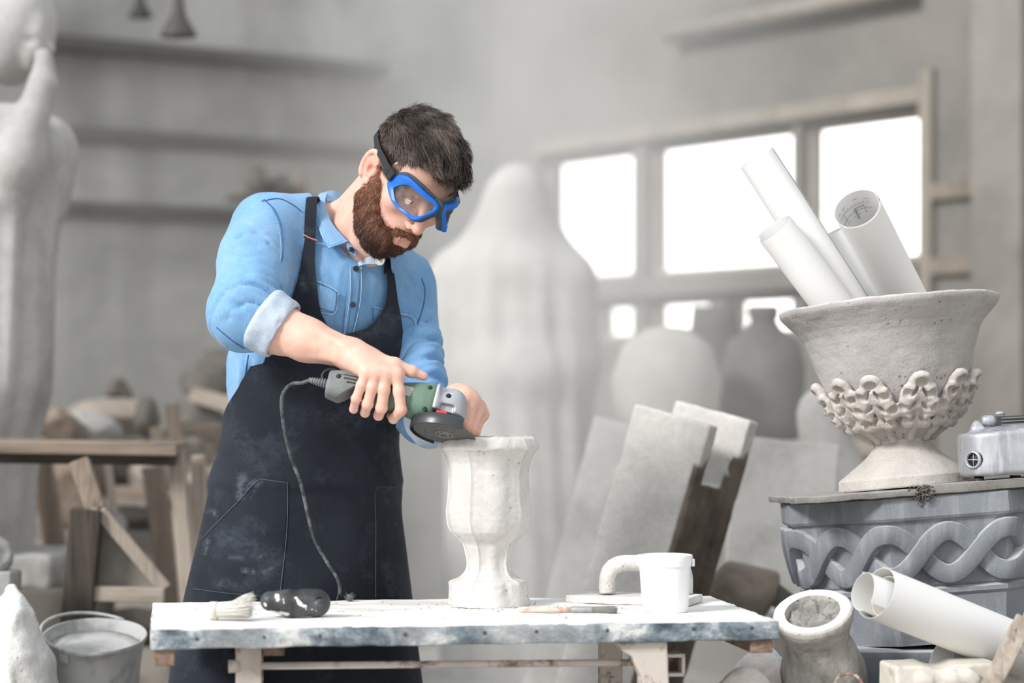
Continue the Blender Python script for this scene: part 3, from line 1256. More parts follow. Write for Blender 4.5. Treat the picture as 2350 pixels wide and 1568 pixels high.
for (px, py, w_, h_, an, dd, lb, mt) in bs:
    k_ = dd / FPX
    c = W(px, py, dd)
    R = roty(an) @ rotx(-0.10)
    o = mesh_obj('leaning_board', *box(c, (w_ * k_ / 2, .02, h_ * k_ / 2), R, .004, sub=10, rough=.002), mt, org=c - UP * h_ * k_ / 2, smooth=False)
    tag(o, lb, 'board', 'boards behind the plinth')
# ================================================================== workbench and what lies on it
ZT = 0.74
A8 = math.radians(8.2)
TX = np.array([math.cos(A8), math.sin(A8), 0])
TY = np.array([-math.sin(A8), math.cos(A8), 0])
TR = np.stack([TX, TY, UP], 1)
TFL = np.array([W(345, 1445, 4.007)[0], 4.007, 0])
TL_, TD_ = 1.07, 0.52


def TT(a, b, z=ZT):
    """point on the bench: a along its front edge, b towards its back"""
    return TFL + TX * a + TY * b + UP * z


def TP(px, py, z=ZT):
    """point of the bench top seen at (px,py)"""
    return W(px, py, (CZ - z) * FPX / (py - HOR))


t = NT('bench_top_white')
f = t.noise(5, 7, 0.65, t.mapped((1, 3, 1)), 0.3)
col = t.ramp(f, [(0.30, lin((206, 200, 192))), (0.48, lin((236, 234, 231))), (0.7, lin((246, 245, 243)))])
sp_ = t.ramp(t.noise(42, 4, 0.6), [(0.66, 0), (0.72, 0.55)])
col = t.mix(sp_, col, lin((150, 132, 118)))
t.set(Base_Color=col, Roughness=0.8, Specular_IOR_Level=0.2, Normal=t.bump(t.noise(25, 6, 0.7), 0.25, 0.006))
M_bench = t.m
t = NT('bench_edge_paint')
f = t.noise(17, 8, 0.74, t.mapped((0.6, 1, 1)), 0.2)
f2 = t.noise(4.1, 3, 0.5)
f3 = t.noise(26, 6, 0.7)
col = t.ramp(f, [(0.36, lin((66, 74, 82))), (0.45, lin((106, 117, 126))), (0.53, lin((150, 159, 166))), (0.61, lin((216, 216, 213)))])
col = t.mix(t.ramp(f2, [(0.42, 0), (0.6, 0.45)]), col, lin((206, 204, 200)))
col = t.mix(t.ramp(f3, [(0.64, 0), (0.70, 0.9)]), col, lin((104, 84, 74)))
t.set(Base_Color=col, Roughness=0.7, Specular_IOR_Level=0.3, Normal=t.bump(f3, 0.5, 0.006))
M_bench_edge = t.m
M_rust_white = m_chip('flaking_white_paint_on_rust', (206, 196, 188), (132, 108, 94), (92, 74, 64), scale=11, thr=0.42)
M_wood_end = m_wood('dirty_bench_wood', (150, 128, 112), (84, 68, 60), axis=1)

wb = thing('workbench', 'low white-topped workbench with flaking blue-grey edge in front of the man', 'workbench', TT(TL_ / 2, TD_ / 2, 0))
V, Fc = box((0, 0, 0), (TL_ / 2, TD_ / 2, 0.0165), None, 0.004, sub=70)
V = V + np.stack([0.0012 * fbm(V * 14, 3, 1), 0.0022 * fbm(V * 18, 3, 2) * (np.abs(V[:, 1]) > TD_ / 2 - .03), 0.0012 * fbm(V * [30, 30, 8], 3, 3) - 0.0022 * np.abs(fbm(V * [9, 9, 1], 3, 4)) * (V[:, 2] < 0)], 1)
edge = (np.abs(V[:, 1]) > TD_ / 2 - 0.004) | (np.abs(V[:, 0]) > TL_ / 2 - 0.004) | (V[:, 2] < -0.01)
mi = [1 if (edge[list(f_)].all() and not (V[list(f_), 2] > 0.0155).all()) else 0 for f_ in Fc]
V = V @ TR.T + TT(TL_ / 2, TD_ / 2, ZT - 0.0165)
mesh_obj('tabletop', V, Fc, [M_bench, M_bench_edge], wb, mi=mi, smooth=True, autosmooth=40)
# nail heads along the front edge
for a in np.linspace(0.06, 1.02, 9):
    p = TT(a + 0.02 * math.sin(a * 37), -0.0005, ZT - 0.017 + 0.006 * math.sin(a * 51))
    V, Fc = ellipsoid(p, (0.0034, 0.002, 0.0034), None, 10, 8)
    mesh_obj('nail_head', V, Fc, m_plain('nail_rust', (92, 86, 82), .6, .3) if a < .1 else bpy.data.materials['nail_rust'], wb)
# corner battens, legs, crossbar
for (a0, a1, z0, z1, b1) in ((0.006, 0.040, -0.062, -0.0335, 0.5), (1.022, 1.062, -0.056, -0.0335, 0.5)):
    MB().add(*box(TT((a0 + a1) / 2, b1 / 2 + 0.01, ZT + (z0 + z1) / 2), ((a1 - a0) / 2, b1 / 2, (z1 - z0) / 2), TR, 0.002)).build('batten', M_wood_end, wb, smooth=False)
ZB = ZT - 0.0335


def at(px, py, b):
    """point at bench depth b (from the front edge) seen at (px,py)"""
    kx = (px - 1175) / FPX
    o, s = TFL + TY * b, TX
    a = (kx * o[1] - o[0]) / (s[0] - kx * s[1])
    p = o + s * a
    return p + UP * (CZ + (HOR - py) / FPX * p[1])


# left leg, block and stub; right cast bracket and square tube
pl_ = at(570, 1500, 0.07)
MB().add(*box((pl_[0], pl_[1], ZB / 2), (0.0215, 0.020, ZB / 2), TR, 0.002)).build('leg', M_rust_white, wb, smooth=False)
p = at(626, 1505, 0.09)
MB().add(*box((p[0], p[1], ZB - 0.010), (0.019, 0.03, 0.010), TR, 0.002)).build('block', M_wood_end, wb, smooth=False)
a, b_ = at(596, 1529, 0.055), at(1455, 1521, 0.055)
MB().add(*tube([a, b_], 0.0062, 12)).build('crossbar', M_rust_white, wb)
a = at(524, 1530, 0.055)
MB().add(*tube([a, at(549, 1529, 0.055)], [0.011, 0.011], 14)).build('bolt_end', M_rust_white, wb)
poly = [(1403, 1474), (1520, 1474), (1524, 1560), (1528, 1640), (1462, 1640), (1462, 1556), (1448, 1530), (1440, 1510), (1415, 1495)]
o_ = at(1403, 1474, 0.065)
k_ = o_[1] / FPX
br = MB().add(*prism([((x - 1403) * k_, -(y - 1474) * k_) for x, y in poly][::-1], 0.05, np.array([o_[0], o_[1], ZB]), TX, UP, 0.003))
V = br.verts()
br.build('bracket', M_rust_white, wb, smooth=False)
q = at(1494, 1600, 0.05)
MB().add(*box((q[0], q[1], (ZB - 0.1) / 2), (0.024, 0.022, (ZB - 0.1) / 2), TR, 0.002)).build('leg', M_rust_white, wb, smooth=False)
c = at(1548, 1527, 0.05)
sq = MB()
for (dx, dz, hx, hz) in ((-.015, 0, .003, .018), (.015, 0, .003, .018), (0, .0165, .018, .003), (0, -.0165, .018, .003)):
    sq.add(*box(c + TX * dx + UP * dz + TY * 0.03, (hx, 0.035, hz), TR, 0.001))
sq.add(*box(c + TY * 0.045, (.013, 0.004, .014), TR))
sq.build('square_tube', M_rust_white, wb, smooth=False)
for a_ in (0.185, 0.86):
    p = TT(a_, TD_ - 0.06, 0)
    MB().add(*box((p[0], p[1], ZB / 2), (0.02, 0.02, ZB / 2), TR, 0.002)).build('leg', M_rust_white, wb, smooth=False)

# ---- white plaster vase being ground
M_vase = m_stone('vase_plaster', (213, 210, 206), (190, 185, 180), scale=7, pits=0.45, pitscale=75, bump=0.25, grain=130, rough=0.85)
vf = TP(1124, 1398)
dv = vf[1] + 0.075
mm = dv / FPX
vc = np.array([(1122.5 - 1175) * mm, dv, ZT])
pr = [(1397, 92), (1394, 93.5), (1370, 92.5), (1347, 91.5), (1341, 88), (1334, 68), (1326, 58), (1315, 51.5), (1300, 49.5), (1288, 50.5), (1274, 54), (1264, 57.5), (1256, 60), (1249, 66), (1240, 76), (1227, 89),
      (1212, 95), (1195, 97.5), (1178, 97.5), (1155, 95), (1130, 92.5), (1105, 91.5), (1085, 93), (1068, 96.5), (1052, 103), (1042, 110), (1037, 116), (1034, 116.5)]
hz = np.array([(1397 - y) for y, r in pr]) * mm
hr = np.array([r for y, r in pr]) * mm
hh = np.concatenate([np.linspace(hz[0], hz[-1], 110)])
rr = np.interp(hh, hz, hr)
prof = list(zip(rr, hh))
ztop = hh[-1]
NA = 144
ridges = [(-2.02, .0032), (-.72, .003), (.6, .003), (1.9, .003), (3.0, .003)]


def vfn(a, r, z):
    o = r
    for ra, am in ridges:
        dlt = (a - ra + math.pi) % (2 * math.pi) - math.pi
        o += am * math.exp(-(dlt * r / 0.0022) ** 2) * (1 if z > .04 else .6)
        # flat facets between ridges
        o -= 0.0026 * math.exp(-((abs(dlt) - 0.30) / 0.2) ** 2)
    return o


V, Fc = lathe(prof, NA, (0, 0, 0), None, False, True, vfn)
rim = V[-NA:].copy()
an = np.arctan2(rim[:, 1], rim[:, 0])
rv = np.linalg.norm(rim[:, :2], axis=1)
# broken, ground rim: sloping chamfer then rough top
ring = []
for (sc_, z_) in ((0.978, .006), (0.930, .0135), (0.895, .0175), (0.7, .0185), (0.45, .0185), (0.2, .0185)):
    R_ = rim.copy()
    R_[:, :2] *= sc_
    R_[:, 2] = ztop + z_
    ring.append(R_)
n0 = len(V)
V = np.vstack([V] + ring)
base0 = n0 - NA
for j in range(len(ring)):
    for i in range(NA):
        i2 = (i + 1) % NA
        Fc.append((base0 + j * NA + i, base0 + j * NA + i2, base0 + (j + 1) * NA + i2, base0 + (j + 1) * NA + i))
Fc.append(tuple(base0 + len(ring) * NA + i for i in range(NA)))
N_ = V.copy()
N_[:, 2] = 0
N_ /= np.maximum(1e-9, np.linalg.norm(N_, axis=1))[:, None]
top = (V[:, 2] > ztop - .003)
V = V + N_ * (0.0009 * fbm(V * 45, 3, 3))[:, None]
V[:, 2] += np.where(top, 0.0020 * fbm(V * 55, 3, 9) + 0.0012 * fbm(V * 160, 2, 5), 0)
# chipped foot
ft = V[:, 2] < 0.045
V = V - N_ * (np.where(ft, 0.006 * np.clip(fbm(V * 35, 3, 21) - 0.25, 0, 1), 0))[:, None]
V[:, 2] = np.maximum(V[:, 2], 0)
V = V + vc + [0, 0, 0.0005]
va = mesh_obj('vase', V, Fc, M_vase, org=vc, smooth=True, autosmooth=45)
tag(va, 'white plaster vase with rough ground rim standing on the workbench', 'vase')

# ---- plastic tub with lid
M_white_plastic = m_plain('white_plastic', (240, 241, 242), 0.35, 0, 0.03, 8)
bf = TP(1526, 1409)
mm = (bf[1] + 0.04) / FPX
bc = np.array([(1526.5 - 1175) * mm, bf[1] + 0.04, ZT])
tub = thing('plastic_tub', 'small white plastic tub with lid standing on the right of the workbench', 'tub', bc)
V, Fc = lathe([(.036, .0005), (.0395, .0005), (.041, .003), (.0465, .088), (.0468, .094)], 64, bc)
mesh_obj('body', V, Fc, M_white_plastic, tub, autosmooth=40)
V, Fc = lathe([(.0470, .083), (.0484, .083), (.0488, .090), (.0492, .0905), (.0494, .1005), (.0486, .1022), (.0465, .1026), (.0455, .0998), (.03, .0995), (.0, .1)][:-1], 64, bc)
ld = mesh_obj('lid', V, Fc, M_white_plastic, tub, autosmooth=35)
MB().add(*box(bc + [.0495, -.012, .089], (.0022, .006, .0065), None, .001)).build('lid_tab', M_white_plastic, ld)

# ---- plaster float
M_float = m_stone('plaster_caked_wood', (222, 219, 214), (180, 174, 168), scale=12, pits=0.6, pitscale=110, bump=0.4)
p0, p1 = TP(1299, 1385), TP(1581, 1393)
ex = nrm((p1 - p0) * [1, 1, 0])
ey = np.array([-ex[1], ex[0], 0])
L_ = np.linalg.norm(p1 - p0)
fo = thing('plaster_float', 'plaster-caked hand float with loop handle lying behind the white tub', 'plaster float', (p0 + p1) / 2 + ey * .05)
FR = np.stack([ex, ey, UP], 1)
MB().add(*box((p0 + p1) / 2 + ey * 0.055 + UP * 0.0078, (L_ / 2, .055, .0073), FR, .002, sub=40, rough=.0006, rscale=60)).build('board', M_float, fo)
hp_ = [(1394, 1362), (1393, 1340), (1396, 1316), (1412, 1299), (1440, 1293), (1480, 1293), (1530, 1294), (1556, 1300), (1570, 1320), (1571, 1362)]
hd = (p0 + p1)[1] / 2 + .055
P = catmull([W(x, y, hd) for x, y in hp_], 40)
V, Fc = tube(P, 0.0155, 18)
V = V + 0.0008 * np.stack([fbm(V * 80, 3, k) for k in range(3)], 1)
mesh_obj('handle', V, Fc, M_float, fo)

# ---- paint brush with grey bristles
a, b_ = TP(1188, 1407) + UP * .0062, TP(1416, 1409) + UP * .0068
pb = thing('paint_brush', 'used paint brush with dirty wooden handle lying beside the vase foot', 'brush', (a + b_) / 2 - UP * .006)
dd_ = b_ - a
M_handle = m_chip('dirty_handle', (214, 200, 188), (196, 150, 126), (150, 146, 142), scale=24, thr=0.45)
V, Fc = tube([a, a + dd_ * .04, a + dd_ * .2, a + dd_ * .42, a + dd_ * .55], [.003, .005, .0058, .0052, .0052], 14)
mesh_obj('handle', V, Fc, M_handle, pb)
V, Fc = tube([a + dd_ * .54, a + dd_ * .56, a + dd_ * .74, a + dd_ * .76], [.0055, .0062, .0064, .0058], 16)
mesh_obj('ferrule', V, Fc, m_plain('grey_ferrule', (158, 158, 158), .5, .4, .2, 60), pb)


def bristles(o, d0, d1, r0, r1, L, n, w, spread=0.1, seed=0, flat=1.0, up=UP):
    rg = np.random.default_rng(seed)
    mb = MB()
    X = axes_from(d0, up)
    for i in range(n):
        an_, q_ = rg.uniform(0, 2 * math.pi), math.sqrt(rg.uniform())
        u = np.array([math.cos(an_), math.sin(an_) * flat, 0]) * q_
        s = o + X @ (u * r0)
        e = s + nrm(d0) * L * rg.uniform(.85, 1.03) + X @ (u * (r1 - r0)) + rg.normal(size=3) * spread * L
        mdl = (s + e) / 2 + X @ (u * (r1 - r0) * 0.15)
        V_, F_ = tube([s, mdl, e], [w, w * .9, w * .35], 3, False)
        mb.add(V_, F_)
    return mb


M_gb = m_plain('grey_bristle', (150, 148, 145), .8)
bristles(a + dd_ * .745, dd_, dd_, .0056, .0066, np.linalg.norm(dd_) * .255, 420, .0006, .012, 3, .9).build('bristles', M_gb, pb)

# ---- pale brush head at the left
a = TP(490, 1424) + UP * 0.0165
e = TP(578, 1426) + UP * 0.018
bh = thing('bristle_brush', 'pale stubby bristle brush lying at the left end of the workbench', 'brush', (a + e) / 2 - UP * .016)
M_cream = m_plain('cream_bristle', (238, 234, 226), .8)
dd_ = e - a
V, Fc = tube([a - dd_ * .10, a - dd_ * .07, a + dd_ * .08, a + dd_ * .12], [.0135, .0158, .0158, .0135], 24)
mesh_obj('ferrule', V, Fc, m_stone('white_ferrule', (232, 226, 218), (196, 186, 176), scale=30), bh)
mbq = bristles(a + dd_ * .08, nrm(dd_) + UP * .04, dd_, .0128, .0150, .062, 900, .0006, .022, 5)
mbq.build('bristles', M_cream, bh)
bristles(a + dd_ * .5 + UP * .008, nrm(dd_) + UP * .22, dd_, .008, .015, .040, 160, .0005, .06, 6).build('loose_bristles', M_cream, bh)

# ---- black tool grip with plaster splashes
dB = TP(690, 1421)[1]
mm = dB / FPX


def PB(px, py, dy=0.0):
    return W(px, py, dB + 0.028 + dy)


S = Sdf()
S.add(s_cap(PB(620, 1387), PB(652, 1391), .0172, .0160), .01)
S.add(s_cap(PB(672, 1392), PB(724, 1391), .0200, .0215), .03)
S.add(s_cap(PB(700, 1386), PB(728, 1392), .019, .0215), .012)
S.sub(s_cap(PB(737, 1389, -.034), PB(733, 1389, -.016), .0085, .0075), .002)
S.add(s_cap(PB(735, 1389, -.020), PB(733, 1389, -.010), .0042, .0042), .002)
S.add(s_box(PB(684, 1413), (.0165, .014, .006), None, .003), .006)
lo = PB(590, 1430, -.045)
hi = PB(765, 1350, .045)
V, Q = sdf_mesh(S, lo, hi, .0012)
tb_ = thing('power_tool', 'black plastic tool grip splashed with plaster lying on the workbench', 'tool', np.array([PB(680, 0)[0], dB + .028, ZT]))
V[:, 2] += ZT + .0003 - V[:, 2].min()
M_blk = None
t = NT('black_plastic_stained')
at_ = t.n('ShaderNodeAttribute', attribute_name='stain')
col = t.mix(at_.outputs['Fac'], t.ramp(t.noise(30, 5, .6), [(.35, lin((36, 37, 39))), (.75, lin((84, 85, 87)))]), lin((226, 224, 220)))
t.set(Base_Color=col, Roughness=0.5)
o = mesh_obj('grip', V, Q, t.m, tb_)
px_ = 1175 + V[:, 0] / V[:, 1] * FPX
py_ = HOR - (V[:, 2] - CZ) / V[:, 1] * FPX
wob = fbm(V * 160, 3, 8) * 2.2
st_ = np.zeros(len(V))
for (x0, y0, x1, y1, r_) in ((680, 1374, 686, 1384, 5), (686, 1384, 698, 1392, 5.5), (698, 1391, 703, 1399, 3.5), (636, 1368, 638, 1378, 5), (609, 1386, 610, 1390, 3), (620, 1406, 660, 1410, 4), (716, 1399, 736, 1402, 2), (650, 1376, 652, 1392, 1.5)):
    aa, bb_ = np.array([x0, y0]), np.array([x1, y1])
    q = np.stack([px_, py_], 1) - aa
    h_ = np.clip(q @ (bb_ - aa) / max(1, (bb_ - aa) @ (bb_ - aa)), 0, 1)
    dst = np.linalg.norm(q - h_[:, None] * (bb_ - aa), axis=1) + wob
    st_ = np.maximum(st_, np.clip((r_ - dst) / 1.2, 0, 1))
st_[V[:, 1] > dB + .03] = 0
paint(o, 'stain', np.repeat(st_[:, None], 3, 1))
V, Fc = lathe([(.010, 0), (.0115, .002), (.0115, .006)], 24, PB(733, 1389, -.016), axes_from(nrm(np.array([.35, -1, .05]))))
mesh_obj('end_ring', V, Fc, m_plain('grey_ring', (74, 75, 77), .5), tb_)

# ---- tuft of dust at the back edge, crumbs of plaster
c = TP(803, 1381) + UP * .0075
mb = MB()
rg = np.random.default_rng(4)
mb.add(*ellipsoid(c, (.0062, .006, .0058), None, 14, 10, .0012, 300, 1))
for i in range(130):
    v = nrm(rg.normal(size=3))
    mb.add(*tube([c + v * .003, c + v * .0075 + rg.normal(size=3) * .0012, c + v * .0095 + rg.normal(size=3) * .003], [.0004, .0003, .0001], 3, False))
V = mb.verts()
tag(mesh_obj('dust_tuft', np.maximum(V, [-9, -9, ZT + .0002]), mb.F, m_plain('grey_fluff', (112, 114, 118), .9), org=c), 'little grey tuft of fluff near the back edge of the workbench', 'fluff')
cr = MB()
for i in range(150):
    a_, b__ = rg.uniform(.1, .95), rg.uniform(.1, .5)
    if rg.uniform() < .5:
        a_ = rg.normal(.62, .09)
        b__ = rg.normal(.33, .06)
    if not (.03 < a_ < 1.03 and .03 < b__ < .5):
        continue
    s_ = rg.uniform(.0006, .0022)
    cr.add(*ellipsoid(TT(a_, b__, ZT + s_ * .5), (s_ * rg.uniform(.8, 1.8), s_, s_ * .7), None, 6, 4))
tag(cr.build('plaster_crumbs', m_stone('crumb', (206, 192, 180), (150, 128, 112), scale=40), org=TT(.5, .3)), 'plaster crumbs scattered over the workbench top around the vase', 'crumbs', None, 'stuff')
# ================================================================== stone plinth, big urn and rolls at the right
M_plinth = m_stone('grey_cast_stone', (130, 134, 140), (100, 104, 110), scale=5, bump=0.18, grain=260, dust=((208, 207, 207), .75), streak=((196, 198, 202), .22))
M_urn = m_stone('urn_stone', (180, 176, 174), (150, 145, 142), scale=6, pits=0.75, pitscale=70, bump=0.4, grain=190, dust=((224, 220, 216), .7))
M_urn_foot = m_stone('urn_foot_stone', (198, 192, 186), (176, 170, 164), scale=8, pits=0.2, pitscale=90, bump=0.25, grain=170)
M_leaf = m_stone('carved_leaf_stone', (192, 185, 180), (150, 138, 130), scale=9, bump=0.35, grain=180, dust=((222, 218, 214), .6))
M_slate = m_stone('slate_slab', (138, 135, 131), (98, 95, 92), scale=9, bump=0.35, grain=170, dust=((176, 172, 167), .6))
t = NT('drawing_paper')
f = t.noise(3, 2, .5)
t.set(Base_Color=t.ramp(f, [(.3, lin((238, 237, 235))), (.7, lin((246, 245, 244)))]), Roughness=.75, Specular_IOR_Level=.2)
M_paper = t.m
M_paper_cream = m_plain('cream_paper', (244, 240, 228), .75, 0, .02, 4)

TA = math.radians(4.3)
TILT = roty(-TA) @ rotx(math.radians(-2.0))
PC = np.array([0.812, 4.742, 0.938])      # middle of the plinth's top


def tl(p):
    return np.asarray(p, float) @ TILT.T + PC


YAW = math.radians(-2.5)


def oct_pt(s, r, z, off=0.0):
    r = r * .965
    return oct_pt_(s, r, z, off)


def oct_pt_(s, r, z, off=0.0):
    """s in sides around an octagon of circumradius r, side 0 faces the camera"""
    k = math.floor(s)
    f_ = s - k

    def cor(i):
        a_ = -math.pi / 2 - math.pi / 8 + i * math.pi / 4 + YAW
        return np.array([math.cos(a_), math.sin(a_)])
    p = cor(k) * (1 - f_) + cor(k + 1) * f_
    p = p * r
    if off:
        w_ = 0.06
        n0 = cor(k) + cor(k + 1)
        n_ = n0
        if f_ < w_:
            n_ = n0 * (0.5 + f_ / w_ / 2) + (cor(k) + cor(k - 1)) * (0.5 - f_ / w_ / 2)
        if f_ > 1 - w_:
            n_ = n0 * (0.5 + (1 - f_) / w_ / 2) + (cor(k + 1) + cor(k + 2)) * (0.5 - (1 - f_) / w_ / 2)
        p = p + n_ / np.linalg.norm(n_) * off
    return np.array([p[0], p[1], z])


pt_ = thing('stone_plinth', 'grey octagonal stone plinth carved with a braided band under the big urn', 'plinth', (PC[0], PC[1], 0.655))
RT, RB = 0.308, 0.280
ZS0, ZS1 = -0.045, -0.172
rows = [(0.300, 0.0), (0.312, -0.004), (0.313, -0.040), (0.309, -0.045), (0.303, -0.047), (0.300, -0.050), (RB - .005, -0.168), (0.270, -0.172), (0.284, -0.176), (0.284, -0.184), (0.277, -0.190), (0.262, -0.275), (0.262, -0.2795)]
V, Fc = [], []
NS = 8
for (r, z) in rows:
    for i in range(NS * 6):
        V.append(tl(oct_pt(i / 6.0, r, z)))
n = NS * 6
for j in range(len(rows) - 1):
    for i in range(n):
        i2 = (i + 1) % n
        Fc.append((j * n + i2, j * n + i, (j + 1) * n + i, (j + 1) * n + i2)[::-1])
Fc.append(tuple(range(n)))
Fc.append(tuple((len(rows) - 1) * n + i for i in range(n - 1, -1, -1)))
mesh_obj('block', V, Fc, M_plinth, pt_, smooth=False)


def strand(phase):
    """one strand of the braid, running round the tapering octagon"""
    mb = MB()
    N = 8 * 44
    P, X, Nn = [], [], []
    for i in range(N + 1):
        s = i / N * 8
        ph = 2 * math.pi * s + phase
        zz = math.cos(ph)
        zc = (ZS0 + ZS1) / 2 - 0.0005
        z = zc + 0.0400 * zz
        rr_ = np.interp(z, [ZS1, ZS0], [RB - .004, RT - .007])
        over = -0.0062 * math.sin(ph)          # over one crossing, under the next
        P.append((s, z, rr_, over))
    hw = 0.0178
    sec = [(-1.0, -0.006), (-1.0, 0.0165), (-.88, 0.0185), (0, 0.0190), (.88, 0.0185), (1.0, 0.0165), (1.0, -0.006)]
    Vv = []
    for i in range(N):
        s, z, r, ov = P[i]
        ds = (P[i + 1][0] - P[i - 1 if i else N - 1][0])
        if ds < 0:
            ds += 8
        dz = P[i + 1][1] - P[i - 1 if i else N - 1][1]
        du = ds * 0.236
        L = math.hypot(du, dz)
        nx, nz = -dz / L, du / L
        for (a_, o_) in sec:
            s2 = s + a_ * hw * nx / 0.236
            z2 = z + a_ * hw * nz
            r2 = np.interp(z2, [ZS1 - .03, ZS1, ZS0, ZS0 + .03], [RB - .01, RB - .004, RT - .007, RT - .002])
            Vv.append(tl(oct_pt(s2 % 8, r2, z2, o_ + ov)))
    k = len(sec)
    Ff = []
    for i in range(N):
        i2 = (i + 1) % N
        for q in range(k):
            q2 = (q + 1) % k
            Ff.append((i * k + q, i2 * k + q, i2 * k + q2, i * k + q2))
    return Vv, Ff


for i, ph in enumerate((0.0, math.pi)):
    V, Fc = strand(ph)
    o = mesh_obj('braid_strand', V, Fc, M_plinth, pt_, smooth=True, autosmooth=50)

# slabs on the plinth
sl = MB().add(*box(tl((-.176, -.052, .0062)), (.114, .234, .0058), TILT, .0015, sub=44, rough=.0011, rscale=30))
tag(sl.build('slate_slab', M_slate, org=tl((-.115, 0, .0))), 'thin grey slate slab under the foot of the big urn', 'slab', 'slate slabs on the plinth')
sl = MB().add(*box(tl((.122, -.052, .0092)), (.168, .234, .0088), TILT, .0015, sub=40, rough=.001, rscale=30, seed=3))
tag(sl.build('slate_slab', M_slate, org=tl((.29, 0, .0))), 'thicker slate slab under the silver machine housing', 'slab', 'slate slabs on the plinth')
mo = MB()
rg = np.random.default_rng(8)
for i in range(240):
    c_ = tl((rg.normal(-.052, .010), -.284 + rg.uniform(-.006, .010), min(.016, rg.normal(.004, .008))))
    s_ = rg.uniform(.0009, .0030)
    mo.add(*ellipsoid(c_, (s_ * rg.uniform(.7, 1.6), s_ * .8, s_ * rg.uniform(.6, 1.2)), None, 7, 5, s_ * .5, 300, i))
tag(mo.build('mortar_crumbs', M_conc_dark, org=tl((-.05, -.30, 0))), 'dark crumbled mortar in the joint between the two slate slabs', 'mortar', None, 'stuff')

# ---- the big urn
UM = 4.72 / FPX
UB = tl((-.050, -.075, .0130))
UA = roty(-math.radians(5.0)) @ rotx(math.radians(-3.2))
prof = [(0, 148), (3, 150), (24, 149), (30, 144), (42, 128), (56, 110), (72, 90), (88, 74), (100, 66), (108, 64), (114, 68), (124, 84), (140, 106), (158, 123), (176, 137), (200, 150), (226, 160), (252, 168),
        (280, 175.5), (310, 183), (340, 192), (362, 200), (380, 211), (394, 223), (408, 236), (418, 245), (424, 249), (432, 250), (437, 247)]
prof = [(h_ * .962, r_) for h_, r_ in prof]
ph = np.array([p[0] for p in prof]) * UM
pr_ = np.array([p[1] for p in prof]) * UM
hs = np.concatenate([np.linspace(0, .1 * UM * 300, 26), np.linspace(32 * UM, 420 * UM, 150)])
hs = np.unique(np.round(hs, 5))
pp = [(float(np.interp(h, ph, pr_)), float(h)) for h in hs]
pp += [(238 * UM, 421 * UM), (222 * UM, 411 * UM), (196 * UM, 380 * UM), (172 * UM, 320 * UM), (140 * UM, 220 * UM), (60 * UM, 170 * UM)]
V, Fc = lathe(pp, 160, (0, 0, 0), None, True, True)
mi = [0] * len(Fc)
nr = 160
for j in range(len(pp) - 1):
    if pp[j][1] < 106 * UM and j < len(hs):
        for i in range(nr):
            mi[j * nr + i] = 1
N_ = V / np.maximum(1e-9, np.linalg.norm(V * [1, 1, 0], axis=1))[:, None] * [1, 1, 0]
V = V + N_ * (.0012 * fbm(V * 40, 4, 2) + 0.0012 * fbm(V * 12, 2, 6))[:, None]
lip = V[:, 2] > 390 * UM
V[:, 2] += np.where(lip, .0016 * fbm(V * [26, 26, 0], 3, 12), 0)
# the mould seam down the front
an = np.arctan2(V[:, 1], V[:, 0])
sm = np.exp(-((an + 1.52) / .008) ** 2) * (V[:, 2] > 110 * UM) * (V[:, 2] < 360 * UM)
V = V - N_ * (.0022 * sm * (fbm(V * [0, 0, 60], 2, 3) > -.1))[:, None]
urn = thing('stone_urn', 'big grey stone urn with flared rim and carved leaves standing on the plinth', 'urn', UB)
mesh_obj('body', V @ UA.T + UB, Fc, [M_urn, M_urn_foot], urn, mi=mi, autosmooth=50)
# carved leaves
S = Sdf()
first = True
nl = 11


def usurf(a_, hpx, off=0.0):
    r = np.interp(hpx * UM, ph, pr_) + off
    return np.array([r * math.cos(a_), r * math.sin(a_), hpx * UM])


parts = []
for i in range(nl):
    a0 = -math.pi / 2 + 0.14 + i * 2 * math.pi / nl
    sway = .06 * math.sin(i * 2.3)
    stem = [usurf(a0 + sway * t_, 112 + t_ * 108, -.002 + .004 * t_) for t_ in np.linspace(0, 1, 4)]
    for q in range(3):
        parts.append(('u', s_cap(stem[q], stem[q + 1], .0085, .0095), .008))
    lob = ((0, 236, .0265, 1), (-.130, 212, .0225, .9), (.130, 209, .0225, .9), (-.19, 182, .0205, .8), (.185, 178, .0205, .8), (-.165, 152, .0170, .6), (.165, 149, .0170, .6))
    for (da, hp2, sz, tip) in lob:
        hp2 = hp2 * .962
        a_ = a0 + sway + da + .02 * math.sin(i * 5 + hp2)
        c = usurf(a_, hp2, .0045 + .003 * tip)
        Rr = rotz(a_) @ roty(.55) @ rotx(da * 3.4)
        parts.append(('u', s_ell(c, (sz * .48, sz * .88, sz * .95), Rr), .006))
        # curled tip, hollow beneath it
        parts.append(('u', s_ell(usurf(a_, hp2 + sz / UM * .45, .010 + .004 * tip), (sz * .36, sz * .62, sz * .34), Rr), .005))
    for (da, hp2, sz, tip) in lob:
        hp2 = hp2 * .962
        a_ = a0 + sway + da + .02 * math.sin(i * 5 + hp2)
        Rr = rotz(a_) @ roty(.30) @ rotx(da * 3.4)
        parts.append(('s', s_ell(usurf(a_ + da * .25, hp2 - sz / UM * .05, .0215), (sz * .58, sz * .50, sz * .42), Rr), .003))
        if da:
            parts.append(('s', s_ell(usurf(a0 + sway + da * .52, hp2 + 4, .014), (sz * .55, sz * .15, sz * .55), rotz(a_) @ rotx(da * 4)), .003))
for it in parts:
    S.items.append(it)
# build by sectors to keep it quick: only shapes near a block are evaluated
cen_ = []


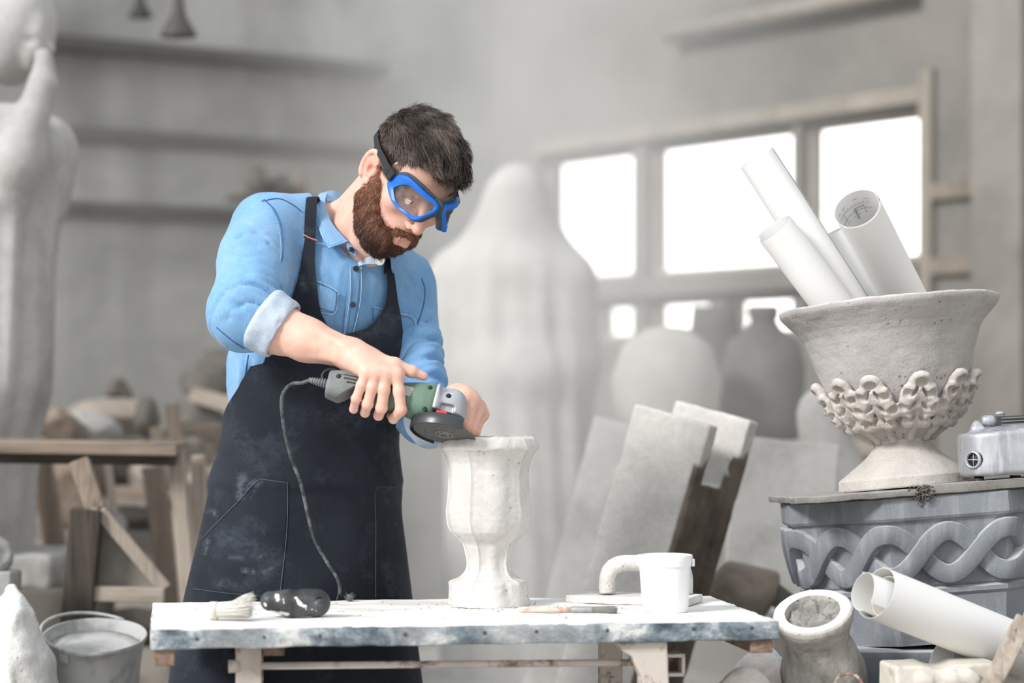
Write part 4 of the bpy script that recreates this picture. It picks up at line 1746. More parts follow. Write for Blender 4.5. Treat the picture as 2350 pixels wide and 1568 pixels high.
class Near:
    def __init__(self, items, pts, rad):
        self.it, self.pts, self.rad = items, pts, rad

    def __call__(self, P):
        d = np.full(len(P), 1.0)
        for (op, f_, k_), c_, r_ in zip(self.it, self.pts, self.rad):
            m_ = (np.abs(P - c_) < r_).all(1)
            if m_.any():
                v = f_(P[m_])
                d[m_] = smin(d[m_], v, k_) if op == 'u' else smax(d[m_], -v, k_)
        return d


pts, rad = [], []
ii = 0
for i in range(nl):
    a0 = -math.pi / 2 + 0.14 + i * 2 * math.pi / nl
    for q in range(3 + 14 + 13):
        pts.append(usurf(a0, 170, 0))
        rad.append(np.array([.11, .11, .11]))
S2 = Near(parts, pts, rad)
V, Q = sdf_mesh(S2, (-.20, -.20, 90 * UM), (.20, .20, 275 * UM), .0026)
V = V + normals(V, Q) * (.0013 * fbm(V * 70, 3, 4))[:, None]
mesh_obj('leaf_relief', V @ UA.T + UB, Q, M_leaf, urn)


# ---- rolls of paper
def paper_roll(name, A, B, r, turns, mat, parent=None, phase=0.0, pitch=.0016, th=.0006, flare=0.0, org=None, rb=None, skew=0.0, n=30):
    """a sheet rolled up round the axis A-B; its layers spiral outwards"""
    A, B = np.asarray(A, float), np.asarray(B, float)
    X = axes_from(B - A)
    rb = r if rb is None else rb
    m_ = int(turns * 56)
    G = []
    for t_ in np.linspace(0, 1, n):
        rr_ = r + (rb - r) * t_
        row = []
        for i in range(m_ + 1):
            a_ = phase + 2 * math.pi * turns * i / m_
            q = rr_ - pitch * (turns * (1 - i / m_)) + flare * max(0, (i / m_ - .8) / .2) ** 2 * (1 - t_)
            row.append(A + (B - A) * t_ + X @ np.array([q * math.cos(a_), q * math.sin(a_), 0]) + nrm(B - A) * skew * (i / m_))
        G.append(row)
    V, Fc = grid_sheet(np.array(G), th)
    return mesh_obj(name, V, Fc, mat, parent, org=org if parent is None else None, smooth=True, autosmooth=40)


A, B = W(1736, 362, 4.70), W(1975, 735, 4.74)
tag(paper_roll('paper_roll', A, B, .0372, 1.7, M_paper, phase=2.0, org=B), 'tallest white paper roll, leaning left out of the big urn', 'paper roll', 'paper rolls in the big urn')
A, B = W(1775, 520, 4.64), W(1945, 745, 4.69)
tag(paper_roll('paper_roll', A, B, .0385, 1.35, M_paper, phase=3.4, flare=.006, org=B, skew=.012), 'shorter white paper roll leaning left in front of the tallest one', 'paper roll', 'paper rolls in the big urn')
A, B = W(1918, 530, 4.80), W(2010, 742, 4.82)
pr4 = paper_roll('paper_roll', A, B, .0260, 1.2, M_paper, phase=4.0, flare=.012, org=B)
tag(pr4, 'narrow paper roll half hidden behind the open drawing roll in the urn', 'paper roll', 'paper rolls in the big urn')
A, B = W(1967, 479, 4.57), W(2088, 715, 4.80)
rd = thing('paper_roll', 'open roll of building plans with drawn lines inside, leaning in the urn', 'paper roll', B, 'paper rolls in the big urn')
paper_roll('sheet', A, B, .0465, 1.45, M_paper, rd, phase=-.55, pitch=.0022)
# plan lines drawn on the inside of the sheet
X = axes_from(B - A)
ax_ = nrm(B - A)
ink = MB()


def inner(a_, s):
    return A + ax_ * s + X @ np.array([.0415 * math.cos(a_), .0415 * math.sin(a_), 0])


def inkline(a0, s0, a1, s1, w_=.0005):
    P = [inner(a0 + (a1 - a0) * q, s0 + (s1 - s0) * q) for q in np.linspace(0, 1, 8)]
    N = [-(p - (A + ax_ * ((p - A) @ ax_))) for p in P]
    ink.add(*ribbon(P, N, w_, .0002))


rg = np.random.default_rng(2)
# angles whose inner wall faces the camera
best = sorted(np.linspace(0, 2 * math.pi, 72), key=lambda a_: -inner(a_, 0.03)[1])[0]
for da, s in ((-.9, .016), (-.5, .018), (.2, .016), (.7, .02)):
    inkline(best + da, s, best + da + .22, s + .001, .0008)
for s in (.030, .046):
    inkline(best - .9, s, best + .9, s + .002)
inkline(best - .5, .030, best - .5, .06)
inkline(best + .1, .040, best + .1, .070, .0012)
inkline(best + .1, .040, best + .55, .040, .0012)
inkline(best + .16, .044, best + .16, .070)
inkline(best + .55, .036, best + .55, .060)
for q in range(9):
    inkline(best - .8 + q * .2, .0285, best - .8 + q * .2 + .05, .0285, .0012)
    inkline(best - .85 + q * .21, .0445, best - .85 + q * .21 + .02, .0475, .0006)
for q in range(5):
    inkline(best - .7 + q * .3, .058, best - .62 + q * .3, .058, .0009)
ink.build('plan_lines', m_plain('drawing_ink', (96, 100, 106), .8), rd, smooth=False)

# ---- silver machine housing
t = NT('cast_aluminium')
f = t.noise(12, 6, .65)
st = t.ramp(t.noise(9, 5, .6, t.mapped((9, 9, .9))), [(.5, 0), (.7, .6)])
col = t.mix(st, t.ramp(f, [(.3, lin((150, 153, 160))), (.7, lin((196, 198, 203)))]), lin((226, 226, 228)))
t.set(Base_Color=col, Metallic=.45, Roughness=.42, Normal=t.bump(t.noise(120, 4, .7), .12, .002))
M_alu = t.m
M_blackp = m_plain('black_rubber', (34, 34, 36), .6)
M_ribbed = m_chip('dusty_black_handle', (64, 66, 68), (150, 150, 152), (40, 42, 44), scale=30, thr=.4)
dm = 4.525
mh = thing('machine_housing', 'silver cast metal machine housing with dark ribbed handle beside the big urn', 'machine', W(2310, 1106, dm))
c = W(2318, 1038, dm)
S = Sdf()


def drum(P):
    q = (P - c) @ TILT
    a = np.abs(q[:, :2]) - (np.array([.094, .078]) - .062)
    d2 = np.linalg.norm(np.maximum(a, 0), axis=1) + np.minimum(a.max(axis=1), 0) - .062
    d2 = d2 + .06 * np.clip(-q[:, 2] - .02, 0, 1)
    dz_ = np.abs(q[:, 2] + .0) - .041
    w2 = np.stack([d2, dz_], 1) + .009
    return np.minimum(w2.max(axis=1), 0) + np.linalg.norm(np.maximum(w2, 0), axis=1) - .009


S.add(drum, .0)
S.add(s_ell(c + [.005, 0, .036], (.080, .062, .016), TILT), .012)
S.add(s_cap(W(2242, 975, dm), W(2246, 1000, dm), .0085, .012), .008)
S.add(s_box(W(2243, 1000, dm), (.010, .012, .018), TILT, .004), .01)
S.sub(s_cap(W(2223, 1056, dm - .075) + [-.03, -.03, 0], W(2223, 1056, dm - .075) + [.025, .027, 0], .0145, .0145), .003)
V, Q = sdf_mesh(S, c - [.11, .1, .07], c + [.11, .1, .09], .0018)
mesh_obj('casing', V, Q, M_alu, mh)
pc = W(2224, 1056, dm - .066) + np.array([.010, .011, 0])
pd = nrm(np.array([-.72, -.78, .02]))
V, Fc = lathe([(.0125, -.004), (.0165, -.004), (.017, .0), (.0160, .004), (.0130, .005), (.0125, -.004)], 36, pc, axes_from(pd), False, False)
pr5 = mesh_obj('port_ring', V, Fc, M_alu, mh)
V, Fc = lathe([(.0001, -.0045), (.0128, -.0045), (.0128, -.002), (.0001, -.002)], 32, pc, axes_from(pd))
mesh_obj('port_dark', V, Fc, M_blackp, pr5)
ax5 = axes_from(pd, (1, 0, 0))
for q in (0, 1):
    dr = ax5[:, 0] if q == 0 else np.cross(pd, ax5[:, 0])
    MB().add(*tube([pc - dr * .013, pc + dr * .013], .0013 if q == 0 else .0008, 8)).build('port_bar', M_alu, pr5)
V, Fc = tube([W(2252, 966, dm), W(2258, 966, dm), W(2272, 966, dm), W(2288, 969, dm)], [.007, .0105, .0108, .0095], 20)
mesh_obj('hinge', V, Fc, M_alu, mh)
hb = MB().add(*box(W(2350, 965, dm), (.052, .012, .0098), roty(-math.radians(3)), .002))
hd_ = hb.build('handle', M_ribbed, mh, smooth=False)
for z_ in (-.006, 0, .006):
    MB().add(*box(W(2352, 965, dm - .0125) + [0, 0, z_], (.044, .0012, .0011), roty(-math.radians(3)), .0004)).build('rib', m_plain('rib_grey', (120, 122, 124), .6) if z_ == -.006 else bpy.data.materials['rib_grey'], hd_, smooth=False)
V, Fc = lathe([(.0085, 0), (.009, .001), (.0105, .002), (.0085, .006), (.003, .0078)], 24, W(2295, 953, dm))
mesh_obj('button', V, Fc, M_alu, mh)
for (x, dy) in ((2246, -.05), (2330, -.045), (2246, .05), (2375, -.05), (2375, .05)):
    p = W(x, 1097, dm + dy)
    zt = tl(((p[0] - PC[0]) / math.cos(TA), 0, .0185))[2]
    p[2] = zt
    V, Fc = lathe([(.0072, 0), (.0080, .003), (.0105, .014)], 20, p)
    mesh_obj('foot', V, Fc, M_blackp, mh)

# ---- small urn tipped over, filled with mortar
du = 4.36
mm = du / FPX
uc = W(1866, 1410, du)
ua = nrm(np.array([-.20, -.46, .86]))
RX = axes_from(ua, (1, 0, 0))
pf = [(.058, -.245), (.061, -.225), (.068, -.19), (.0735, -.165), (.0755, -.14), (.0735, -.115), (.067, -.09), (.061, -.07), (.0585, -.055), (.060, -.042), (.0655, -.026), (.0715, -.012), (.0735, -.003), (.0722, .004), (.068, .0075), (.060, .0085), (.0505, .0065), (.0485, .0), (.0475, -.014)]
hq = []
for (r0, z0), (r1, z1) in zip(pf[:-1], pf[1:]):
    for q in np.linspace(0, 1, 5)[:-1]:
        hq.append((r0 + (r1 - r0) * q, z0 + (z1 - z0) * q))
hq.append(pf[-1])


def flute(a_, r, z):
    k_ = np.clip((-z - .045) / .05, 0, 1)
    return r + k_ * .0055 * abs(math.sin(a_ * 5 + z * 9)) ** .7 - k_ * .002


V, Fc = lathe(hq, 120, (0, 0, 0), None, False, True, flute)
V = V + (V / np.maximum(1e-9, np.linalg.norm(V, axis=1))[:, None]) * (.0009 * fbm(V * 50, 3, 3))[:, None]
M_su = m_stone('small_urn_stone', (192, 189, 184), (138, 134, 129), scale=8, pits=.7, pitscale=85, bump=.4, grain=170, dust=((232, 230, 226), .8), streak=((120, 116, 111), .5))
su = thing('stone_urn', 'small fluted stone urn tipped towards the bench and filled with mortar', 'urn', uc + RX @ np.array([0, 0, -.245]))
mesh_obj('body', V @ RX.T + uc, Fc, M_su, su, autosmooth=60)
G = []
for i in range(26):
    row = []
    for j in range(64):
        r = .0492 * i / 25
        a_ = 2 * math.pi * j / 63
        row.append((r * math.cos(a_), r * math.sin(a_), 0))
    G.append(row)
G = np.array(G)
g2 = G.reshape(-1, 3)
G[..., 2] = (-.006 + .006 * fbm(g2 * 60, 4, 3) + .003 * fbm(g2 * 150, 2, 9)).reshape(G.shape[:2]) + .006 * (g2[:, 0] / .046).reshape(G.shape[:2])
G2 = (G.reshape(-1, 3) @ RX.T + uc).reshape(G.shape)
V, Fc = grid_sheet(G2, .006, N=np.zeros_like(G2) - ua)
mesh_obj('mortar_fill', V, Fc, m_stone('rough_mortar', (150, 147, 143), (92, 89, 86), scale=30, bump=.7, grain=120), su)

# ---- wire ring leaning at the bottom
rc = W(1947, 1582, 4.27)
P = [rc + np.array([.026 * math.cos(a_), .006 * math.sin(a_), .027 * math.sin(a_)]) for a_ in np.linspace(0, 2 * math.pi, 49)]
o = mesh_obj('wire_ring', *tube(P, .0028, 10, False), m_chip('rusty_wire', (206, 198, 190), (150, 118, 100), (110, 84, 72), 40), org=rc - UP * .03)
tag(o, 'pale rusty wire ring leaning against the small tipped urn', 'ring')

# ---- big loose roll of sheets
A, B = W(2018, 1363, 4.23), W(2440, 1532, 4.43)
big = thing('paper_roll', 'big white roll of several sheets lying across the lower right', 'paper roll', (A + B) / 2, 'paper rolls at lower right')
paper_roll('sheet', A, B, .0477, 1.25, M_paper, big, phase=2.75, flare=.010, pitch=.002, skew=-.012)
paper_roll('sheet', A + (B - A) * .02 + UP * -.004, B, .0415, 1.4, M_paper_cream, big, phase=1.1, pitch=.003, skew=.006)
paper_roll('sheet', A + (B - A) * .03 - UP * .006, B, .033, 1.2, M_paper_cream, big, phase=0.4, pitch=.003, skew=-.006)
A2 = W(1986, 1360, 4.215)
tag(paper_roll('paper_roll', A2, A2 + (B - A) * .36, .0345, 0.86, M_paper, phase=1.9, flare=.010, pitch=.0024, skew=-.012, org=A2), 'thin curled sheet sticking out left of the big paper roll', 'paper roll', 'paper rolls at lower right')
A3, B3 = W(2160, 1512, 4.38), W(2440, 1628, 4.48)
tag(paper_roll('paper_roll', A3, B3, .036, 1.5, m_plain('shaded_paper', (214, 212, 210), .8), phase=.3, org=B3), 'grey shaded paper roll lying underneath the big white roll', 'paper roll', 'paper rolls at lower right')  # the shadow under the big roll is put into this grey paper colour

# ---- cream block with carved leaf, sieve, slab, rocks
M_creamblk = m_chip('cream_painted_plaster', (212, 206, 195), (188, 178, 166), (140, 122, 102), scale=14, thr=.4)
cb = W(2158, 1560, 4.27)
S = Sdf().add(s_box(cb - UP * .06, (.095, .055, .092), roty(-.02) @ rotz(.12), .006), 0)
S.sub(s_cap(cb + [-.01, -.1, .060], cb + [-.01, .1, .060], .036, .036), .01)
for (x, y) in ((2120, 1562), (2190, 1560), (2228, 1556)):
    S.add(s_ell(W(x, y, 4.212), (.02, .008, .014), roty(.5)), .006)
V, Q = sdf_mesh(S, cb - [.12, .09, .17], cb + [.12, .09, .06], .0024)
V = V + normals(V, Q) * (.0008 * fbm(V * 60, 3, 4))[:, None]
tag(mesh_obj('plaster_block', V, Q, M_creamblk, org=cb - UP * .13), 'cream plaster block with carved leaves at the bottom right', 'block')

sv = thing('sieve', 'wooden-framed wire sieve leaning at the bottom right corner', 'sieve', W(2300, 1700, 4.16))
a, b_ = W(2352, 1424, 4.20), W(2240, 1640, 4.12)
MB().add(*beam(a, b_, .034, .030, 0, .003, up=(1, 0, 0), sub=20, rough=.0012, rscale=60)).build('frame_bar', M_wood_pale, sv)
a2, b2 = W(2600, 1500, 4.24), W(2490, 1720, 4.16)
MB().add(*beam(a2, b2, .034, .030, 0, .003, up=(1, 0, 0))).build('frame_bar', M_wood_pale, sv)
MB().add(*beam(a, a2, .034, .028, 0, .003, up=(0, 1, 0))).build('frame_bar', M_wood_pale, sv)
wm = MB()
for i in range(44):
    f_ = i / 43
    p, q = a + (b_ - a) * f_, a2 + (b2 - a2) * f_
    wm.add(*tube([p, q], .0005, 4, False))
for i in range(50):
    f_ = i / 49
    p, q = a + (a2 - a) * f_, b_ + (b2 - b_) * f_
    wm.add(*tube([p + [0, -.001, 0], q + [0, -.001, 0]], .0005, 4, False))
wm.build('wire_mesh', m_plain('sieve_wire', (176, 168, 160), .5, .5), sv)
P = catmull([W(2336, 1440, 4.18), W(2322, 1452, 4.165), W(2326, 1470, 4.165), W(2345, 1500, 4.17)], 14)
MB().add(*tube(P, .0009, 6)).build('wire_end', bpy.data.materials['sieve_wire'], sv)

pz = 0.655
tag(mesh_obj('stone_slab', *box((PC[0] + .02, PC[1] - .02, pz - .088), (.29, .24, .086), rotz(-.08), .004, sub=40, rough=.0012, rscale=20), M_plinth, org=(PC[0], PC[1], pz - .15)), 'blue-grey stone slab lying under the carved plinth', 'slab')
tag(mesh_obj('stone_block', *box((0.84, 4.60, .240), (.50, .44, .240), rotz(-.04), .01, sub=16, rough=.002), M_conc_dark, org=(.84, 4.6, 0)), 'low dark stone base carrying the plinth and rolls at lower right', 'base')
M_orange = m_stone('ochre_stained_rock', (250, 246, 242), (246, 222, 208), scale=9, bump=.4, grain=120)
tag(rock('rock', W(1745, 1580, 4.62), (.085, .07, .075), roty(.4), .22, seed=21, mat=M_orange, h=.004), 'whitish rock with orange stains beside the bench end', 'rock')
tag(rock('rock', W(1700, 1600, 4.40), (.06, .05, .05), roty(-.3), .2, seed=25, mat=M_orange, h=.004), 'small pale rock fragment under the bench corner', 'rock')

# ---- leaning concrete channel block
D = 5.25
mm = D / FPX
an = math.radians(16)
yw = math.radians(32)
CRm = roty(an) @ rotz(-yw)            # local x: across the face, y: thickness (back), z: long axis
c0 = W(1545, 950, D)                 # middle of the top edge of the front flange


def CH(x, y, z):
    return c0 + CRm @ np.array([x, y, z])


M_slab = m_stone('pale_slab', (210, 207, 203), (182, 178, 173), scale=5, pits=.4, pitscale=50, bump=.35, grain=120)
t = M_slab
LZ = .98
ch = thing('concrete_channel', 'pale concrete channel block leaning behind the white tub', 'concrete block', CH(0, .06, -LZ))
hwx = .098
S = Sdf()
S.add(s_box((0, .016, -LZ / 2), (hwx, .020, LZ / 2), None, .005), 0)
S.add(s_box((.012, .172, -LZ / 2 + .034), (hwx, .022, LZ / 2), None, .005), 0)
S.add(s_box((-.004, .09, -LZ / 2 - .085), (hwx * .95, .075, LZ / 2 - .045), None, .004), .012)
rg = np.random.default_rng(3)


def chan(P):
    d_ = S(P)
    n_ = fbm(P * 18, 3, 5)
    e_ = np.minimum(np.abs(np.abs(P[:, 0]) - hwx), np.abs(P[:, 2]))
    return d_ + .003 * np.clip(n_, 0, 1) * np.exp(-e_ / .03) + .0008 * fbm(P * 60, 2, 8)


V, Q = sdf_mesh(chan, (-.12, -.02, -LZ - .01), (.13, .21, .05), .004)
t = NT('dark_sided_slab')
at_ = t.n('ShaderNodeAttribute', attribute_name='side_dark')
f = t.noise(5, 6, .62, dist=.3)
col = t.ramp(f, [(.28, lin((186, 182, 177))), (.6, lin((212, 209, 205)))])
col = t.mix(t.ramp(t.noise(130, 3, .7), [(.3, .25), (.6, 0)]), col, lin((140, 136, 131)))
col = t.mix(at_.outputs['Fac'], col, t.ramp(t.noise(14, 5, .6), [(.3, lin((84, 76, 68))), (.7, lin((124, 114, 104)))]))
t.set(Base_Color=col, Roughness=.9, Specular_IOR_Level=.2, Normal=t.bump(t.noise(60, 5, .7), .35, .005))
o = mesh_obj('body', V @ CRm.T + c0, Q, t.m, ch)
sdark = np.clip((V[:, 0] - .080) / .006, 0, 1) * np.clip((-.055 - V[:, 2] + .05 * fbm(V * 16, 3, 6) - .35 * np.clip(V[:, 1] - .03, 0, .1) * (V[:, 1] < .15)) / .02, 0, 1)  # side faces below a ragged line are coloured dark brown
sdark = np.maximum(sdark, np.clip((.085 + .02 * fbm(V * 10, 2, 9) - V[:, 0]) * -200, 0, 1) * (V[:, 2] < -.25) * (V[:, 1] > .04))
paint(o, 'side_dark', np.repeat(sdark[:, None], 3, 1))
c1 = W(1352, 1210, 6.1)
o = mesh_obj('grey_slab', *box(c1 - UP * .12 - [.03, 0, 0], (.06, .02, .40), roty(.26) @ rotz(-.3), .004, sub=20, rough=.002), M_plaster_grey, org=c1 - UP * .4)
tag(o, 'shadowed grey slab leaning left of the concrete channel block', 'slab')
tag(rock('rock', W(1702, 1362, 5.5), (.075, .09, .11), roty(.7), .12, seed=31, mat=m_stone('brown_rock', (150, 138, 128), (112, 102, 94), scale=6), h=.006), 'brown angular rock behind the right end of the workbench', 'rock')
lumber('timber_beam', W(1735, 1330, 5.6), W(1850, 1420, 5.4), .05, .05, M_conc_dark, 'dark short beam lying behind the small tipped urn', up=(0, 1, 0))

# ================================================================== left foreground
tag(rock('rock', (W(28, 0, 4.85)[0], 4.85, .38), (.115, .13, .40), roty(-.12), .24, rscale=9, seed=41, mat=m_stone('white_rough_rock', (224, 222, 218), (190, 187, 182), scale=9, pits=.4, pitscale=50, bump=.5, grain=90), h=.007, cuts=5), 'tall rough white plaster boulder at the lower left corner', 'rock')
tag(rock('rock', W(-6, 1275, 5.3), (.035, .035, .042), None, .15, seed=43, mat=M_plaster_grey, h=.004), 'small grey stone at the left edge above the white boulder', 'rock')
tag(mesh_obj('stone_post', *box((W(-14, 0, 5.3)[0], 5.3, .372), (.05, .06, .372), None, .006, sub=10, rough=.003), M_plaster_grey, org=(W(-14, 0, 5.3)[0], 5.3, 0)), 'grey stone post under the small stone at the left edge', 'post')

M_galv = m_chip('galvanised_steel', (186, 186, 184), (160, 161, 161), (134, 130, 126), scale=10, thr=.45, rough=.55, bump=.15)
D = 5.0
bu = W(216, 1462, D)
ba_ = nrm(np.array([.02, -.235, .97]))
BX = axes_from(ba_, (1, 0, 0))
bk = thing('bucket', 'dented galvanised steel bucket with wire handle at the lower left', 'bucket', bu - ba_ * .26)
pf = [(.070, -.255), (.0735, -.255), (.0745, -.25), (.0905, -.105), (.0935, -.102), (.0915, -.096), (.0940, -.090), (.0925, -.085), (.0985, -.035), (.1035, -.008), (.1075, -.005), (.109, .0), (.1075, .004), (.1045, .003), (.1015, -.006), (.088, -.10), (.073, -.245)]
V, Fc = lathe(pf, 72, (0, 0, 0), None, True, True)
V = V + .0012 * np.stack([fbm(V * 12, 2, k) for k in range(3)], 1)
mesh_obj('pail', V @ BX.T + bu, Fc, M_galv, bk, autosmooth=45)
for s_ in (-1, 1):
    a_ = math.radians(245) if s_ < 0 else math.radians(65)
    p = BX @ np.array([.106 * math.cos(a_), .106 * math.sin(a_), -.014]) + bu
    MB().add(*box(p, (.011, .004, .009), BX @ rotz(a_ - math.pi / 2), .002)).build('handle_lug', M_galv, bk)
P = []
for q in np.linspace(0, math.pi, 30):
    e0 = np.array([math.cos(math.radians(245)), math.sin(math.radians(245)), 0]) * .109
    pr_x = np.array([-math.sin(math.radians(245)), math.cos(math.radians(245)), 0])
    v = e0 * math.cos(q) + (-pr_x * .108 + np.array([0, 0, .018])) * math.sin(q) + np.array([0, 0, .004])
    P.append(bu + BX @ v)
MB().add(*tube(P, .0032, 8)).build('handle', M_galv, bk)
V, Fc = lathe([(.0002, -.022), (.03, -.020), (.07, -.0225), (.0985, -.021), (.0985, -.03), (.0002, -.03)], 48)
V = V + np.array([0, 0, 1.]) * (.003 * fbm(V * 30, 3, 2))[:, None]
mesh_obj('powder_fill', V @ BX.T + bu, Fc, m_stone('grey_powder', (186, 185, 183), (160, 159, 157), scale=12), bk)
tag(mesh_obj('wooden_box', *box((bu[0] + .01, D + .03, .186), (.10, .12, .186), None, .004), M_wood_dark, org=(bu[0], D, 0)), 'dark wooden box carrying the galvanised bucket', 'box')
# ================================================================== the man
MD = 4.74


def rot3(psi, th, ro):
    c, s, ct, st_ = math.cos(psi), math.sin(psi), math.cos(th), math.sin(th)
    F_ = np.array([s * ct, -c * ct, -st_])
    R_ = np.array([-c, -s, 0])
    U_ = np.cross(R_, F_)
    cr, sr = math.cos(ro), math.sin(ro)
    Ry = np.array([[cr, 0, sr], [0, 1, 0], [-sr, 0, cr]])
    return np.stack([Ry @ F_, Ry @ U_, Ry @ R_], 1)


HM = rot3(*np.radians([36, 28, 20]))      # columns: face forward, crown, the man's right
HO = W(929.5, 419.5, 4.57)                 # midpoint between the ears


def H2W(q):
    return np.asarray(q, float) @ HM.T + HO


def W2H(P):
    return (P - HO) @ HM


def HLP(px, py, r):
    """head-space point at lateral offset r that is seen at (px,py)"""
    kx, kz = (px - 1175) / FPX, (HOR - py) / FPX
    b0 = HO + HM[:, 2] * r - np.array([0, 0, CZ])
    A_ = np.array([[HM[0, 0] - kx * HM[1, 0], HM[0, 1] - kx * HM[1, 1]], [HM[2, 0] - kz * HM[1, 0], HM[2, 1] - kz * HM[1, 1]]])
    v = -np.array([b0[0] - kx * b0[1], b0[2] - kz * b0[1]])
    f_, u_ = np.linalg.solve(A_, v)
    return np.array([f_, u_, r])


class HeadSpace:
    def __init__(self, s):
        self.s = s

    def __call__(self, P):
        return self.s(W2H(P))


# ---- grinder frame (needed by the hands)
GC = W(1020, 993, 4.385)                    # disc centre
Gn = nrm(np.array([-.197, -.326, -.925]))   # spindle, pointing down
Ga = np.array([.978, 0, -.208])
Ga = nrm(Ga - Gn * (Ga @ Gn))               # body axis, towards the head
Gb = np.cross(Gn, Ga)                       # towards the camera
GH = GC - Gn * .047


def gp(s, phi, rho):
    """point round the grinder body: s along it, phi from its top towards the camera"""
    ph_ = math.radians(phi)
    return GH + Ga * s + rho * (math.cos(ph_) * -Gn + math.sin(ph_) * Gb)


# ------------------------------------------------ head
Hd = Sdf()
Hd.add(s_ell((-.005, .045, 0), (.096, .090, .076)), 0)
Hd.add(s_ell((.034, .042, 0), (.064, .060, .063)), .02)
Hd.add(s_ell((.045, -.03, 0), (.050, .072, .058)), .03)
for s_ in (-1, 1):
    Hd.add(s_cap((.0, -.046, .052 * s_), (.068, -.084, .018 * s_), .019, .015), .02)
    Hd.add(s_ell((.066, -.010, .043 * s_), (.023, .018, .019)), .02)
Hd.add(s_ell((.078, -.088, 0), (.017, .014, .022)), .015)
Hd.add(s_ell((.078, -.052, 0), (.026, .030, .030)), .02)
Hd.add(s_cap((.087, .034, -.034), (.087, .034, .034), .011), .014)
for s_ in (-1, 1):
    Hd.sub(s_ell((.100, .014, .031 * s_), (.014, .011, .015)), .012)
    Hd.add(s_ell((.080, .013, .031 * s_), (.0132, .0125, .0135)), .003)
Hd.add(s_cap((.094, .026, 0), (.122, -.020, 0), .0075, .0098), .012)
Hd.add(s_ell((.1240, -.0250, 0), (.0100, .0092, .0098)), .006)
for s_ in (-1, 1):
    Hd.add(s_ell((.1105, -.0290, .0120 * s_), (.0095, .0068, .0058)), .0045)
    Hd.sub(s_ell((.1145, -.0350, .0078 * s_), (.0056, .0050, .0036)), .002)
Hd.add(s_cap((.1050, -.0600, -.010), (.1050, -.0600, .010), .0056), .005)
Hd.add(s_cap((.1040, -.0722, -.011), (.1040, -.0722, .011), .0058), .0035)
for s_ in (-1, 1):
    Hd.add(s_cap((.1045, -.0605, .010 * s_), (.0945, -.0660, .024 * s_), .0052, .003), .005)
    Hd.add(s_cap((.1040, -.0722, .011 * s_), (.0945, -.0675, .024 * s_), .0055, .0025), .0035)
# ears
for s_ in (-1, 1):
    ER = np.stack([nrm([.80, .10, -.42 * s_]), nrm([-.22, .97, 0.05 * s_]), np.zeros(3)], 1)
    ER[:, 2] = np.cross(ER[:, 0], ER[:, 1])
    ER[:, 2] /= np.linalg.norm(ER[:, 2])
    ec = np.array([-.006, .001, .080 * s_])
    sgn = 1 if (ER[:, 2][2] * s_ > 0) else -1
    Hd.add(s_ell(ec, (.0175, .0300, .0062), ER), .006)
    rim_ = []
    for q in np.linspace(-.35, 4.1, 26):
        rim_.append(ec + ER @ np.array([.0165 * math.cos(q), .0290 * math.sin(q) + .001, .0045 * sgn]))
    for p_, q_ in zip(rim_[:-1], rim_[1:]):
        Hd.add(s_cap(p_, q_, .0034, .0034), .0045)
    Hd.add(s_cap(ec + ER @ np.array([.002, -.014, .004 * sgn]), ec + ER @ np.array([-.006, .012, .0045 * sgn]), .0030, .0030), .004)
    Hd.sub(s_ell(ec + ER @ np.array([.0055, -.004, .008 * sgn]), (.0072, .0105, .0085), ER), .004)
    Hd.add(s_ell(ec + ER @ np.array([.006, -.0275, .002 * sgn]), (.0075, .0085, .0050), ER), .005)
    Hd.add(s_ell(ec + ER @ np.array([.0125, -.006, .004 * sgn]), (.0035, .0055, .004), ER), .003)

# ------------------------------------------------ torso, as a loft of leaning ellipses
TYAW = math.radians(26)
TLx = np.array([math.cos(TYAW), math.sin(TYAW), 0])
TFx = np.array([math.sin(TYAW), -math.cos(TYAW), 0])
mm = MD / FPX
rows = [(440, 760, 60, .055), (500, 764, 100, .075), (560, 770, 158, .098), (640, 776, 184, .116), (720, 772, 192, .122), (800, 742, 203, .123), (870, 724, 187, .120), (950, 714, 171, .116), (1020, 704, 173, .116),
        (1100, 698, 188, .122), (1200, 693, 203, .130), (1370, 684, 230, .142), (1568, 675, 257, .155), (1720, 669, 276, .165)]
lz = np.array([CZ + (HOR - y) * mm for y, *_ in rows])[::-1]
lx = np.array([(x - 1175) * mm for y, x, *_ in rows])[::-1]
lb = np.array([b for *_, b in rows])[::-1]
lh = np.array([h * mm for y, x, h, b in rows])[::-1]
la = np.sqrt(np.maximum(1e-4, lh ** 2 - (lb * math.sin(TYAW)) ** 2)) / math.cos(TYAW)
# smooth resampling
zz_ = np.linspace(lz[0], lz[-1], 200)


def smooth_interp(y):
    v = np.interp(zz_, lz, y)
    k_ = np.hanning(15)
    k_ /= k_.sum()
    return np.convolve(np.pad(v, 7, mode='edge'), k_, 'valid')


sx_, sa_, sb_ = smooth_interp(lx), smooth_interp(la), smooth_interp(lb)


def loft(P, grow=0.0, zmin=None, zmax=None):
    z = P[:, 2]
    cx, a, b = np.interp(z, zz_, sx_), np.interp(z, zz_, sa_) + grow, np.interp(z, zz_, sb_) + grow
    x, y = P[:, 0] - cx, P[:, 1] - MD
    u = x * TLx[0] + y * TLx[1]
    v = x * TFx[0] + y * TFx[1]
    # a little squarer than an ellipse
    k0 = (np.abs(u / a) ** 2.3 + np.abs(v / b) ** 2.3) ** (1 / 2.3)
    k1 = np.sqrt((u / (a * a)) ** 2 + (v / (b * b)) ** 2)
    d_ = k0 * (k0 - 1) / np.maximum(k1, 1e-6)
    if zmin is not None:
        d_ = smax(d_, zmin - z, .01)
    if zmax is not None:
        d_ = smax(d_, z - zmax, .05)
    return d_


